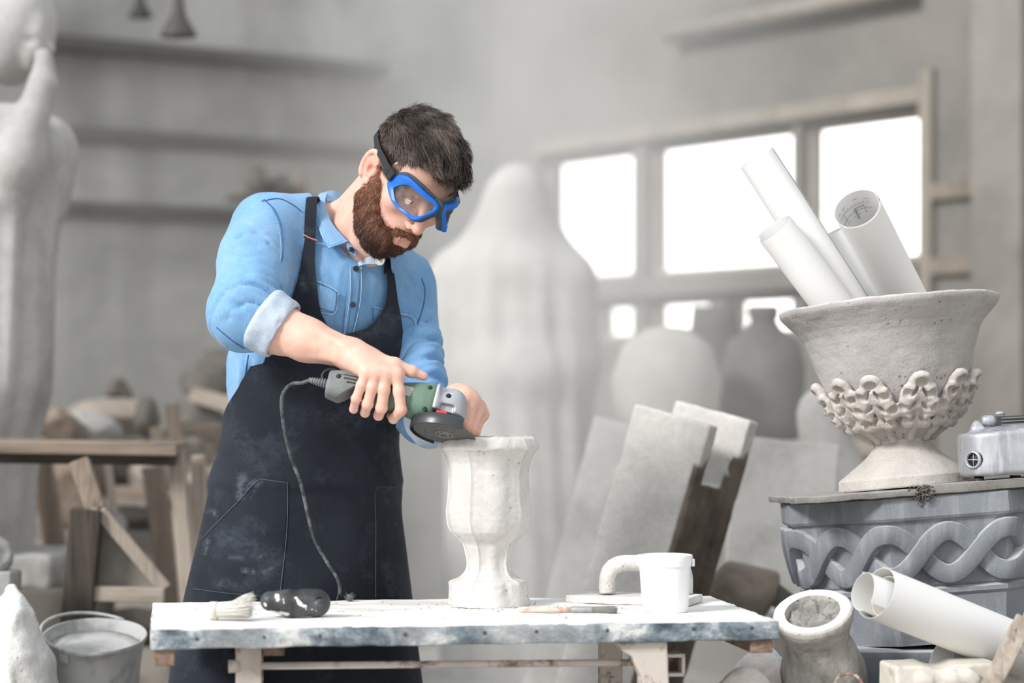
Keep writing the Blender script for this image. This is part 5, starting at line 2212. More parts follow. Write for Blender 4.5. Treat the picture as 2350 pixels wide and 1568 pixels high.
shR, elR = W(615, 527, 4.66), W(556, 722, 4.485)
shL, elL = W(926, 655, 4.80), W(974, 955, 4.67)
wrR, wrL = W(803, 812, 4.415), W(1050, 918, 4.475)

# ------------------------------------------------ skin
B_ = Sdf()
B_.add(HeadSpace(Hd), 0)
nk0, nk1 = H2W((-.024, -.035, 0)), W(806, 560, 4.70)
B_.add(s_cap(nk0, nk1, .052, .056), .02)
B_.add(s_cap(H2W((-.050, .0, .012)), W(790, 512, 4.745), .034, .040), .03)
B_.add(s_cap(H2W((.03, -.07, 0)), W(832, 604, 4.655), .022, .030), .03)
B_.add(s_cap(H2W((-.01, -.045, .05)), W(815, 590, 4.63), .012, .013), .02)     # neck muscle
B_.add(lambda P: loft(P, -.016, CZ - .10, W(0, 560, MD)[2]), .04)
B_.add(s_cap(W(740, 505, 4.72), shR, .030, .045), .03)
B_.add(s_cap(W(850, 610, 4.76), shL, .030, .045), .03)
B_.add(s_cap(shR, elR, .046, .040), .02)
B_.add(s_cap(shL, elL, .046, .040), .02)
# right forearm
B_.add(s_cap(elR, W(640, 757, 4.465), .040, .0435), .015)
B_.add(s_cap(W(640, 757, 4.465), W(705, 781, 4.445), .0435, .0385), .015)
B_.add(s_cap(W(705, 781, 4.445), wrR, .0385, .0275), .015)
B_.add(s_cap(W(650, 735, 4.450), W(720, 765, 4.435), .022, .014), .02)
B_.add(s_cap(W(645, 772, 4.432), W(728, 796, 4.408), .006, .0045), .012)
B_.add(s_cap(W(665, 800, 4.440), W(770, 822, 4.402), .007, .005), .012)
B_.add(s_cap(W(700, 752, 4.424), W(790, 792, 4.392), .0055, .004), .012)
B_.add(s_ell(W(797, 832, 4.408), (.012, .012, .011)), .012)                      # wrist bone
# left forearm
B_.add(s_cap(elL, W(1010, 940, 4.57), .040, .037), .015)
B_.add(s_cap(W(1010, 940, 4.57), wrL, .036, .027), .015)

# hands --------------------------------------------------------------
Hn = Sdf()
fing = []
mcpR = [gp(-.105, 57, .0500), gp(-.1245, 60, .0505), gp(-.1425, 62, .0495), gp(-.1595, 65, .0470)]
pipR = [gp(-.0845, 138, .0425), gp(-.1200, 144, .0425), gp(-.1460, 142, .0425), gp(-.1680, 134, .0415)]
dipR = [gp(-.0960, 186, .0405), gp(-.1240, 188, .0400), gp(-.1490, 188, .0400), gp(-.1700, 180, .0395)]
tipR = [gp(-.1030, 226, .0395), gp(-.1270, 232, .0395), gp(-.1510, 232, .0395), gp(-.1720, 222, .039)]
rad_ = [(.0108, .0100, .0090, .0078), (.0110, .0102, .0092, .0080), (.0104, .0097, .0088, .0076), (.0094, .0086, .0078, .0068)]
palm = Sdf()
for i in range(4):
    st0 = wrR + (mcpR[i] - wrR) * .22 + Ga * (.006 * (1.5 - i))
    palm.add(s_cap(st0, mcpR[i], .0175, .0125), .016 if i else 0)
    palm.add(s_ell(mcpR[i] + nrm(-Gn + Gb) * .0005, (.0118, .0118, .0118)), .006)
palm.add(s_cap(wrR, wrR + (mcpR[1] - wrR) * .35, .0265, .0235), .02)
palm.add(s_cap(wrR + (mcpR[2] - wrR) * .3 - np.array([0, -.015, .012]), (mcpR[2] + mcpR[3]) / 2 - np.array([0, -.020, .002]), .016, .013), .015)
cmc, mpT, ipT, tpT = W(850, 824, 4.405), W(906, 838, 4.385), W(945, 853, 4.388), W(973, 864, 4.392)
palm.add(s_cap(wrR + np.array([.012, 0, .002]), cmc, .018, .0155), .015)
palm.add(s_cap(cmc, mpT, .0160, .0125), .012)
palm.add(s_cap(mpT, mcpR[0] - np.array([.004, -.012, -.002]), .008, .010), .016)
for p_, q_, ra, rb in ((mpT, ipT, .0118, .0105), (ipT, tpT, .0102, .0078)):
    palm.add(s_cap(p_, q_, ra, rb), .005)
palm.add(s_ell(ipT, (.0112, .0108, .0108)), .004)
# tendons and veins of the back of the hand
for i in range(4):
    m0 = wrR + (mcpR[i] - wrR) * .35
    nrm_ = nrm(np.cross(mcpR[0] - mcpR[3], mcpR[1] - wrR))
    if nrm_[1] > 0:
        nrm_ = -nrm_
    palm.add(s_cap(m0 + nrm_ * .0185, mcpR[i] + nrm_ * .0098, .0022, .0028), .006)
fg = Sdf()
for i in range(4):
    r0, r1, r2, r3 = rad_[i]
    a_, b_, c_, d_ = mcpR[i], pipR[i], dipR[i], tipR[i]
    midp = (a_ + b_) / 2 + nrm((a_ + b_) / 2 - (GH + Ga * (((a_ + b_) / 2 - GH) @ Ga))) * .0035
    one = Sdf().add(s_cap(a_, midp, r0, r0 * .95), 0).add(s_cap(midp, b_, r0 * .95, r1), .006).add(s_ell(b_, (r1 * 1.06,) * 3), .003).add(s_cap(b_, c_, r1, r2), .003).add(s_cap(c_, d_, r2, r3), .003)
    fg.add(one, .0012 if i else 0)
HandR = Sdf().add(palm, 0).add(fg, .007)

mcpL = [W(1066, 908, 4.455), W(1085, 919, 4.462), W(1100, 935, 4.475), W(1107, 952, 4.490)]
pipL = [W(1052, 962, 4.430), W(1070, 980, 4.437), W(1083, 988, 4.452), W(1091, 992, 4.470)]
dipL = [W(1046, 985, 4.462), W(1062, 994, 4.470), W(1074, 998, 4.482), W(1083, 999, 4.495)]
tipL = [W(1052, 974, 4.488), W(1068, 982, 4.494), W(1078, 985, 4.503), W(1086, 988, 4.512)]
palmL = Sdf()
for i in range(4):
    palmL.add(s_cap(wrL + (mcpL[i] - wrL) * .2, mcpL[i], .0165, .0122), .016 if i else 0)
    palmL.add(s_ell(mcpL[i], (.0118,) * 3), .005)
palmL.add(s_cap(wrL, wrL + (mcpL[1] - wrL) * .4, .0255, .022), .02)
cL, mL, iL, tL = W(1045, 930, 4.462), W(1046, 950, 4.455), W(1052, 975, 4.462), W(1064, 985, 4.478)
palmL.add(s_cap(wrL, cL, .018, .0145), .015).add(s_cap(cL, mL, .0145, .0118), .01).add(s_cap(mL, iL, .0112, .0102), .004).add(s_cap(iL, tL, .0100, .0078), .004)
fgL = Sdf()
for i in range(4):
    r0, r1, r2, r3 = rad_[i]
    a_, b_, c_, d_ = mcpL[i], pipL[i], dipL[i], tipL[i]
    one = Sdf().add(s_cap(a_, b_, r0, r1), 0).add(s_ell(b_, (r1 * 1.05,) * 3), .003).add(s_cap(b_, c_, r1, r2), .003).add(s_cap(c_, d_, r2, r3), .003)
    fgL.add(one, .0012 if i else 0)
HandL = Sdf().add(palmL, 0).add(fgL, .006)


class Local:
    """shape that is only evaluated near its box (far away: a distance bound)"""

    def __init__(self, f_, lo, hi):
        self.f, self.lo, self.hi = f_, np.asarray(lo), np.asarray(hi)

    def __call__(self, P):
        d_ = np.linalg.norm(np.maximum(np.maximum(self.lo - P, P - self.hi), 0), axis=1) + .02
        m_ = d_ < .05
        if m_.any():
            d_[m_] = self.f(P[m_])
        return d_


def bounds(pts, e):
    pts = np.array(pts)
    return pts.min(0) - e, pts.max(0) + e


Body = Sdf().add(B_, 0)
Body.add(Local(HandR, *bounds(mcpR + pipR + tipR + [wrR, tpT], .03)), .012)
Body.add(Local(HandL, *bounds(mcpL + pipL + tipL + [wrL, tL], .03)), .012)
V, Q = sdf_mesh(Body, (-.60, 4.30, .98), (.02, 4.93, 1.72), .0022, margin=1.25)
N_ = normals(V, Q)
# fine creases of the skin, veins on the forearm
qh = W2H(V)
foot = np.array([W(690, 0, MD)[0], MD, 0])
t = NT('skin')
at_ = t.n('ShaderNodeAttribute', attribute_name='tone')
mot = t.noise(55, 4, .6)
col = t.mix(.35, at_.outputs['Color'], t.mix(t.ramp(mot, [(.35, 0), (.7, 1)]), lin((220, 166, 146)), lin((236, 200, 184))), 'MIX')
t.set(Base_Color=col, Roughness=.5, Subsurface_Weight=.18, Subsurface_Scale=.012, Specular_IOR_Level=.35)
t.b.inputs['Subsurface Radius'].default_value = (1.0, .35, .2)
t.set(Normal=t.bump(t.noise(330, 3, .6), .12, .0012))
M_skin = t.m
man = mesh_obj('person', V, Q, M_skin, org=foot, smooth=True)
tag(man, 'bearded man in denim shirt, black apron and blue goggles grinding a vase', 'person')
base = np.tile(np.array(lin((228, 184, 166))), (len(V), 1))


def dab(c, r, rgb, k=1.0, pts=None):
    d_ = np.linalg.norm((qh if pts is None else V) - np.asarray(c), axis=1)
    w_ = (np.clip(1 - d_ / r, 0, 1) ** .8 * k)[:, None]
    base[:] = base * (1 - w_) + np.array(lin(rgb)) * w_


dab((.122, -.026, 0), .022, (228, 150, 132), .8)
for s_ in (-1, 1):
    dab((.075, -.018, .045 * s_), .03, (232, 166, 146), .6)
    dab((-.004, .006, .085 * s_), .030, (226, 140, 122), .8)
    dab((.103, -.066, .009 * s_), .013, (196, 112, 102), .95)
    dab((.098, -.0665, .02 * s_), .008, (190, 110, 100), .8)
for c_ in mcpR + pipR + mcpL + pipL:
    dab(c_, .016, (226, 150, 132), .65, 1)
for c_ in tipR + tipL + [tpT]:
    dab(c_, .016, (232, 158, 142), .6, 1)
paint(man, 'tone', base)

# ------------------------------------------------ hair
cap = Sdf().add(s_ell((-.005, .045, 0), (.0985, .091, .0790)), 0).add(s_ell((.008, .078, 0), (.084, .057, .064)), .03).add(s_ell((.050, .086, -.004), (.056, .038, .054)), .025).add(s_ell((-.048, .066, .0), (.050, .054, .060)), .03)


def hairline(q):
    f_ = q[:, 0]
    um = np.interp(f_, [-.11, -.075, -.05, -.03, .0, .018, .032, .044, .055, .066, .08, .12], [-.055, -.04, -.01, .012, .020, .020, .030, .046, .062, .076, .082, .084])
    return um - q[:, 1]


def hair_fn(P):
    q = W2H(P)
    d_ = cap(q)
    side = np.clip((.066 - q[:, 1]) / .03, 0, 1)
    d_ = d_ - .0012 * side
    ridge = fbm(q * np.array([16, 40, 46]) + 2.0 * fbm(q * 9, 2, 3)[:, None], 3, 5)
    d_ = d_ - .0048 * ridge * (1 - .75 * side)
    return smax(d_, hairline(q) + .004 * fbm(q * 80, 2, 8), .008)


e_ = .16
V, Q = sdf_mesh(hair_fn, HO - e_, HO + e_, .0026)
t = NT('dark_brown_hair')
f = t.noise(26, 4, .6, t.mapped((1, 1, 1)))
t.set(Base_Color=t.ramp(f, [(.3, lin((30, 24, 22))), (.75, lin((52, 42, 38)))]), Roughness=.8, Specular_IOR_Level=.1)
M_hair = t.m
t = NT('hair_strand')
t.set(Base_Color=t.n('ShaderNodeAttribute', attribute_name='tone').outputs['Color'], Roughness=.42, Specular_IOR_Level=.6)
M_hairs = t.m
hair = mesh_obj('hair', V, Q, M_hair, man)
# strands
rg = np.random.default_rng(6)
N_ = normals(V, Q)
ql = W2H(V)
Nl = N_ @ HM


def strands(roots, nls, dirs, lens, w_, curl=.3, seed=0, rings=5):
    """hairs in head space: roots, surface normals, comb directions, lengths"""
    r_ = np.random.default_rng(seed)
    n = len(roots)
    Pn = [roots]
    d_ = dirs + nls * .42
    d_ /= np.linalg.norm(d_, axis=1)[:, None]
    p = roots.copy()
    jit = r_.normal(size=(n, 3)) * curl
    for k_ in range(rings - 1):
        p = p + d_ * (lens / (rings - 1))[:, None]
        Pn.append(p.copy())
        d_ = d_ + dirs * .35 - nls * .22 + jit * .25 * math.sin(k_ * 1.7 + 1)
        d_ /= np.linalg.norm(d_, axis=1)[:, None]
    Pn = np.stack(Pn, 1)                       # n, rings, 3
    T_ = np.gradient(Pn, axis=1)
    ref = r_.normal(size=(n, 1, 3))
    X_ = np.cross(T_, ref)
    X_ /= np.maximum(1e-9, np.linalg.norm(X_, axis=2))[..., None]
    Y_ = np.cross(T_, X_)
    Y_ /= np.maximum(1e-9, np.linalg.norm(Y_, axis=2))[..., None]
    taper = np.linspace(1, .25, rings)[None, :, None] * w_
    Vs = []
    for k_ in range(3):
        a_ = 2 * math.pi * k_ / 3
        Vs.append(Pn + (X_ * math.cos(a_) + Y_ * math.sin(a_)) * taper)
    Vs = np.stack(Vs, 2).reshape(-1, 3)
    F_ = []
    base_ = np.arange(n)[:, None] * rings * 3
    for j in range(rings - 1):
        for k_ in range(3):
            k2 = (k_ + 1) % 3
            F_.append(np.concatenate([base_ + j * 3 + k_, base_ + j * 3 + k2, base_ + (j + 1) * 3 + k2, base_ + (j + 1) * 3 + k_], 1))
    return H2W(Vs), np.concatenate(F_)


sel = rg.choice(len(ql), 30000)
rt_ = ql[sel] - Nl[sel] * .0008
top_ = np.clip((rt_[:, 1] - .055) / .035, 0, 1)
comb = np.array([.75, -.12, -.25]) * top_[:, None] + np.array([.25, -.9, 0]) * (1 - top_)[:, None]
comb = comb + .28 * np.stack([fbm(rt_ * 22, 2, 40 + k_) for k_ in range(3)], 1)
comb = comb - Nl[sel] * (comb * Nl[sel]).sum(1)[:, None]
comb /= np.maximum(1e-9, np.linalg.norm(comb, axis=1))[:, None]
ln_ = (.008 + .024 * top_) * rg.uniform(.6, 1.15, len(sel))
V1, F1 = strands(rt_, Nl[sel] * (.35 + .30 * top_)[:, None], comb, ln_, .00052, .35, 3)
hs_ = mesh_obj('hair_strands', V1, F1, M_hairs, hair)
hc_ = (np.clip(.42 + .55 * fbm(rt_ * np.array([14, 60, 60]), 2, 50) + .25 * rg.normal(size=len(sel)), 0, 1) ** 1.5)[:, None]
paint(hs_, 'tone', np.repeat(np.array(lin((44, 34, 31))) * (1 - hc_) + np.array(lin((134, 116, 106))) * hc_, 15, 0))
cl = rg.uniform(.6, 1.5, len(sel))

# stubble at the temples and sides: short hairs on the skin
vb = np.array([v.co[:] for v in man.data.vertices]) + foot
qb = W2H(vb)
bmask = (np.abs(qb[:, 2]) > .05) & (qb[:, 1] > .012) & (qb[:, 1] < .075) & (qb[:, 0] < .058) & (qb[:, 0] > -.06) & (hairline(qb) > -.005) & (hairline(qb) < .035) & ((qb[:, 0] > .010) | (qb[:, 0] < -.035))
idx = np.where(bmask)[0]
if len(idx):
    s2 = rg.choice(idx, 2600)
    nb_ = nrm_n = (W2H(vb[s2]) - np.array([-.005, .04, 0]))
    nb_ = nb_ / np.linalg.norm(nb_, axis=1)[:, None]
    dr_ = np.tile(np.array([.25, -.95, 0]), (len(s2), 1))
    V1, F1 = strands(qb[s2], nb_, dr_, rg.uniform(.003, .006, len(s2)), .00028, .2, 9, 3)
    mesh_obj('temple_hair', V1, F1, M_hair, hair)

# ------------------------------------------------ beard
Bd = Sdf()
first = True
for s_ in (-1, 1):
    Bd.add(s_cap((.024, -.010, .0655 * s_), (.020, -.046, .0640 * s_), .0065, .0125), .01)
    Bd.add(s_cap((.016, -.048, .0640 * s_), (.058, -.078, .038 * s_), .0125, .0145), .012)
    Bd.add(s_cap((.058, -.078, .038 * s_), (.080, -.088, .006 * s_), .0145, .0155), .012)
    Bd.add(s_cap((.040, -.062, .052 * s_), (.076, -.074, .032 * s_), .011, .010), .012)
    Bd.add(s_cap((.108, -.0505, .003 * s_), (.0985, -.0555, .017 * s_), .0054, .0062), .006)
    Bd.add(s_cap((.0985, -.0555, .017 * s_), (.087, -.070, .0285 * s_), .0062, .0075), .006)
    Bd.add(s_cap((.087, -.070, .0275 * s_), (.084, -.085, .012 * s_), .0085, .012), .010)
Bd.add(s_ell((.085, -.087, 0), (.015, .015, .020)), .012)
Bd.add(s_ell((.060, -.094, 0), (.030, .010, .030)), .02)


for pl_ in ([(858, 438, .068), (836, 458, .066), (826, 490, .062), (830, 524, .055), (846, 554, .042), (866, 568, .020), (878, 570, .0)],
            [(862, 452, .066), (852, 490, .060), (862, 530, .048), (880, 552, .034)]):
    hp_ = [HLP(*p_) - np.array([0, 0, .004]) for p_ in pl_]
    for a_, b_ in zip(hp_[:-1], hp_[1:]):
        Bd.add(s_cap(a_, b_, .0060, .0060), .026)


def beard_fn(P):
    q = W2H(P)
    q = q * np.array([1, 1, 1])
    d_ = Bd(q) - .0022 * fbm(q * 75, 3, 3)
    lipd = s_ell((.110, -.0660, 0), (.016, .0070, .0195))(q)
    return smax(d_, -lipd, .004)


V, Q = sdf_mesh(beard_fn, H2W((.05, -.06, 0)) - .13, H2W((.05, -.06, 0)) + .13, .0022)
t = NT('auburn_beard')
at_ = t.n('ShaderNodeAttribute', attribute_name='tone')
t.set(Base_Color=at_.outputs['Color'], Roughness=.5, Specular_IOR_Level=.5)
M_beard = t.m


def beard_tone(q, r_):
    f_ = np.clip((-.035 - q[:, 1]) / .07 + .25 * fbm(q * 60, 2, 4), 0, 1)[:, None]
    a_, b_ = np.array(lin((146, 98, 74))), np.array(lin((78, 55, 46)))
    c_ = a_ * (1 - f_) + b_ * f_
    return c_ * r_[:, None]


beard = mesh_obj('beard', V, Q, M_beard, man)
qv = W2H(V)
paint(beard, 'tone', beard_tone(qv, np.full(len(V), .8)))
Nl = normals(V, Q) @ HM
out_ = (Body(V) > -.004)
idx = np.where(out_)[0]
sel = rg.choice(idx, 17000)
dr_ = np.array([.30, -.90, 0]) + .35 * rg.normal(size=(len(sel), 3))
mo_ = (qv[sel][:, 0] > .084) & (qv[sel][:, 1] > -.074)
dr_[mo_] = np.array([.25, -.55, 0]) + np.stack([np.zeros(mo_.sum()), np.zeros(mo_.sum()), np.sign(qv[sel][mo_][:, 2]) * .8], 1) + .2 * rg.normal(size=(mo_.sum(), 3))
dr_ -= Nl[sel] * (dr_ * Nl[sel]).sum(1)[:, None] * .8
dr_ /= np.linalg.norm(dr_, axis=1)[:, None]
ln_ = np.where(mo_, .007, .0095) * rg.uniform(.5, 1.2, len(sel))
V1, F1 = strands(qv[sel], Nl[sel] * .8, dr_, ln_, .00034, .3, 5, 4)
bs_ = mesh_obj('beard_strands', V1, F1, M_beard, beard)
paint(bs_, 'tone', np.repeat(beard_tone(qv[sel], rg.uniform(.55, 1.0, len(sel)) + (rg.uniform(size=len(sel)) < .16) * 1.5), 12, 0))
# fuzzy edge of the beard on cheek and throat
vm = (np.abs(Bd(qb)) < .007) & (qb[:, 1] < .0) & (qb[:, 0] > -.01) & (s_ell((.110, -.0665, 0), (.020, .0080, .0215))(qb) > 0)
idx = np.where(vm)[0]
if len(idx):
    s2 = rg.choice(idx, 2500)
    nb_ = np.stack([qb[s2][:, 0] * .3, np.zeros(len(s2)), qb[s2][:, 2]], 1)
    nb_ /= np.maximum(1e-9, np.linalg.norm(nb_, axis=1))[:, None]
    V1, F1 = strands(qb[s2], nb_, np.tile(np.array([.3, -.9, 0]), (len(s2), 1)) + .3 * rg.normal(size=(len(s2), 3)), rg.uniform(.003, .007, len(s2)), .00028, .2, 10, 3)
    o = mesh_obj('beard_edge', V1, F1, M_beard, beard)
    paint(o, 'tone', np.repeat(beard_tone(qb[s2], rg.uniform(.8, 1.7, len(s2))), 9, 0))

# eyebrows and lowered lashes behind the lenses
for s_ in (-1, 1):
    n_ = 220
    tt_ = rg.uniform(0, 1, n_)
    rr2 = np.stack([.0965 - .020 * tt_ ** 1.6, .034 + .006 * np.sin(tt_ * 2.4) - .003 * tt_ + rg.normal(size=n_) * .0018, (.012 + .040 * tt_) * s_], 1)
    dd2 = np.tile(np.array([-.3, .25, .9 * s_]), (n_, 1)) + .25 * rg.normal(size=(n_, 3))
    V1, F1 = strands(rr2, np.tile(np.array([1., .2, 0]), (n_, 1)), dd2, rg.uniform(.006, .010, n_), .00035, .2, 30, 4)
    mesh_obj('eyebrow', V1, F1, M_hair, man)
    n_ = 70
    tt_ = np.linspace(0, 1, n_)
    rr2 = np.stack([.0925 - .004 * (2 * tt_ - 1) ** 2, .0085 + .0025 * (2 * tt_ - 1) ** 2, (.020 + .022 * tt_) * s_], 1)
    dd2 = np.tile(np.array([.7, -.6, .15 * s_]), (n_, 1)) + .15 * rg.normal(size=(n_, 3))
    V1, F1 = strands(rr2, np.tile(np.array([1., 0, 0]), (n_, 1)), dd2, rg.uniform(.003, .006, n_), .0002, .1, 31, 3)
    mesh_obj('eyelashes', V1, F1, M_hair, man)

# ------------------------------------------------ safety goggles
M_blue = m_plain('blue_plastic', (12, 102, 200), .38, 0, .05, 9)
M_foam = m_plain('grey_foam', (74, 76, 78), .95, 0, .2, 120, .4, 200)
M_strap = m_plain('black_elastic', (40, 42, 47), .85, 0, .1, 60, .2, 300)
t = NT('clear_lens')
tr = t.n('ShaderNodeBsdfTransparent')
tr.inputs['Color'].default_value = (.86, .87, .87, 1)
gl = t.n('ShaderNodeBsdfGlossy')
gl.inputs['Roughness'].default_value = .08
df = t.n('ShaderNodeBsdfDiffuse')
df.inputs['Color'].default_value = (.75, .73, .72, 1)
m1 = t.n('ShaderNodeMixShader')
m2 = t.n('ShaderNodeMixShader')
m1.inputs[0].default_value = .16
fr = t.n('ShaderNodeFresnel')
fr.inputs[0].default_value = 1.18
t.l(fr.outputs[0], m1.inputs[0])
t.l(tr.outputs[0], m1.inputs[1])
t.l(gl.outputs[0], m1.inputs[2])
t.l(t.ramp(t.noise(60, 3, .6), [(.45, .03), (.75, .17)]), m2.inputs[0])
t.l(m1.outputs[0], m2.inputs[1])
t.l(df.outputs[0], m2.inputs[2])
t.l(m2.outputs[0], t.t.nodes['Material Output'].inputs['Surface'])
M_lens = t.m

outer = [(889.7, 414, .0755), (908, 402, .0745), (933, 402, .0680), (957, 421, .0540), (981, 444, .0330), (1004.5, 466, .0110), (1001.5, 485, .0105), (975, 499, .0260), (949, 507, .0400), (923, 488, .0560), (900, 465, .0680), (889.5, 436, .0750)]
inner = [(905, 436), (913, 429), (925, 425.5), (940, 428), (960, 445), (978, 459), (993, 471.5), (993, 477), (972, 490.5), (949.5, 494), (931, 481), (912, 464)]
oq = np.array([HLP(*p) for p in outer])
Apx = np.array([[1, x, y, x * x * 1e-3, y * y * 1e-3] for x, y, r in outer])
cf = np.linalg.lstsq(Apx, np.array([r for *_, r in outer]), rcond=None)[0]
iq = np.array([HLP(x, y, float(np.array([1, x, y, x * x * 1e-3, y * y * 1e-3]) @ cf)) for x, y in inner])


def closed(P, n):
    m_ = len(P)
    ext = np.vstack([P, P, P])
    d_ = catmull(ext, 3 * n * 4)
    k_ = len(d_) // 3
    seg = d_[k_:2 * k_]
    return seg[np.linspace(0, len(seg) - 1, n).astype(int)]


on, inn = closed(oq, 72), closed(iq, 72)
inn = inn.mean(0) + (inn - inn.mean(0)) * 1.06
# align starts
sh_ = int(np.argmin(np.linalg.norm(inn - on[0], axis=1)))
inn = np.roll(inn, -sh_, 0)
cenq = on.mean(0)
u_, s__, vt = np.linalg.svd(on - cenq)
gnq = vt[2]
if gnq[0] < 0:
    gnq = -gnq
gog = mesh_obj('goggles', *grid_sheet(np.array([[H2W(q) for q in (HLP(1000, 470, s_), HLP(1001, 484, s_))] for s_ in (.012, 0, -.012)]), .004), M_blue, man)
gog['label'] = 'blue safety goggles with clear lenses over the eyes'
for sg in (1, -1):
    mir = np.array([1, 1, sg]) * (1 if sg > 0 else np.array([.97, .97, .86]))
    loops = [on - gnq * .016, on - gnq * .001, on + (inn - on) * .14 + gnq * .0028, on + (inn - on) * .55 + gnq * .0022, on + (inn - on) * .86 + gnq * .0004, inn - gnq * .0005, inn - gnq * .006]
    Vq = np.concatenate([H2W(L_ * mir) for L_ in loops])
    Fq = []
    n = 72
    for j in range(len(loops) - 1):
        for i in range(n):
            i2 = (i + 1) % n
            fc_ = (j * n + i, j * n + i2, (j + 1) * n + i2, (j + 1) * n + i)
            Fq.append(fc_ if sg > 0 else fc_[::-1])
    mesh_obj('goggle_frame', Vq, Fq, M_blue, gog, autosmooth=28)
    # lens: inner loop shrunk to its middle
    ic = inn.mean(0)
    Lr = [inn - gnq * .003, ic + (inn - ic) * .6 - gnq * .0005, ic + (inn - ic) * .25 + gnq * .0005]
    Vq = np.concatenate([H2W(L_ * mir) for L_ in Lr] + [H2W((ic + gnq * .0006) * mir)[None]])
    Fq = []
    for j in range(2):
        for i in range(n):
            i2 = (i + 1) % n
            Fq.append((j * n + i, j * n + i2, (j + 1) * n + i2, (j + 1) * n + i))
    for i in range(n):
        Fq.append((2 * n + i, 2 * n + (i + 1) % n, 3 * n))
    mesh_obj('lens', Vq, Fq, M_lens, gog)
    # foam behind the frame
    big_ = cenq + (on - cenq) * 1.06 + np.array([0, .0042, 0])
    loops = [big_ - gnq * .020, big_ - gnq * .008, cenq + (on - cenq) * .95 - gnq * .006, cenq + (on - cenq) * .93 - gnq * .020]
    Vq = np.concatenate([H2W(L_ * mir) for L_ in loops])
    Fq = []
    for j in range(4):
        j2 = (j + 1) % 4
        for i in range(n):
            i2 = (i + 1) % n
            Fq.append((j * n + i, j * n + i2, j2 * n + i2, j2 * n + i))
    mesh_obj('foam_seal', Vq, Fq, M_foam, gog)
sp0 = [HLP(898, 407, .0790), HLP(890, 390, .0820), HLP(881, 367, .0840), HLP(869, 343, .0845)]
back = [np.array([-.062, .042, .074]), np.array([-.094, .040, .046]), np.array([-.110, .040, 0])]
path = sp0 + back
path = path + [p * np.array([1, 1, -1]) for p in path[::-1][1:]]
pp_ = catmull(np.array(path), 70)
nn_ = pp_ - np.array([-.005, .03, 0])
nn_[:, 1] *= .2
V, Fc = ribbon(pp_, nn_, .0140, .0018)
mesh_obj('goggle_strap', H2W(V), Fc, M_strap, gog, smooth=False)
for (x, y, r, w1, h1) in ((889, 389, .0835, .0095, .0070), (896, 401, .0825, .0100, .0075)):
    c_ = HLP(x, y, r)
    tg = nrm(sp0[1] - sp0[0])
    RR = np.stack([nrm(np.cross(tg, [0, 0, 1])), tg, np.array([0, 0, 1.])], 1)
    V, Fc = box(c_, (w1, h1, .0018), RR, .0008)
    mesh_obj('strap_buckle', H2W(V), Fc, M_strap, gog, smooth=False)

# ------------------------------------------------ denim shirt
t = NT('blue_denim')
at_ = t.n('ShaderNodeAttribute', attribute_name='tone')
f = t.noise(7, 5, .6)
f2 = t.noise(420, 2, .6, t.mapped((1, 1, .35), (0, .6, 0)))
col = t.mix(t.ramp(f, [(.32, 0), (.72, 1)]), lin((112, 158, 204)), lin((172, 204, 230)))
col = t.mix(.5, col, at_.outputs['Color'])
col = t.mix(t.ramp(f2, [(.35, .22), (.7, 0)]), col, lin((52, 96, 150)))
t.set(Base_Color=col, Roughness=.9, Specular_IOR_Level=.1, Normal=t.bump(t.noise(60, 4, .65), .22, .003, t.bump(f2, .25, .0008)))
t.b.inputs['Sheen Weight'].default_value = .15
M_denim = t.m
M_denim_in = m_stone('denim_reverse', (196, 208, 222), (158, 178, 204), scale=14, bump=.25, grain=300)
M_denim_dark = m_plain('denim_seam', (52, 96, 150), .9, 0, .15, 90)
M_stitch = m_plain('stitch_thread', (176, 206, 232), .9)

SB = Sdf()
SB.add(lambda P: loft(P, .002, CZ - .16, W(0, 540, MD)[2]), 0)
SB.add(s_cap(W(752, 496, 4.725), shR, .046, .066), .05)
SB.add(s_cap(W(848, 604, 4.76), shL, .042, .058), .05)
SB.add(s_cap(W(800, 575, 4.70), W(790, 640, 4.70), .075, .085), .06)
SB.add(s_ell(W(715, 665, 4.655), (.075, .05, .07)), .05)
SB.add(s_ell(W(885, 690, 4.735), (.06, .05, .06)), .05)
SA = Sdf()
SA.add(s_cap(shR, W(590, 600, 4.60), .066, .067), 0)
SA.add(s_cap(W(590, 600, 4.60), elR, .067, .060), .03)
SA.add(s_cap(elR, W(612, 740, 4.470), .060, .049), .02)
SL_ = Sdf()
SL_.add(s_cap(shL, W(945, 790, 4.75), .058, .052), 0)
SL_.add(s_cap(W(945, 790, 4.75), elL, .052, .048), .02)
SL_.add(s_cap(elL, W(1002, 950, 4.595), .048, .046), .02)


def ridge(n):
    return 1 - np.abs(n) * 2


def cast(px, py, fn, off=0.0, d0=4.25, d1=5.0):
    """first points of the surface fn=off seen at the given pixels"""
    px, py = np.asarray(px, float).ravel(), np.asarray(py, float).ravel()
    dd_ = np.full(len(px), d0)
    K = np.stack([(px - 1175) / FPX, np.ones(len(px)), (HOR - py) / FPX], 1)
    for _ in range(70):
        P = K * dd_[:, None] + [0, 0, CZ]
        v = fn(P) - off
        dd_ = np.minimum(dd_ + np.maximum(v, 0) * .8 * (v > .0002), d1)
    return K * dd_[:, None] + [0, 0, CZ]


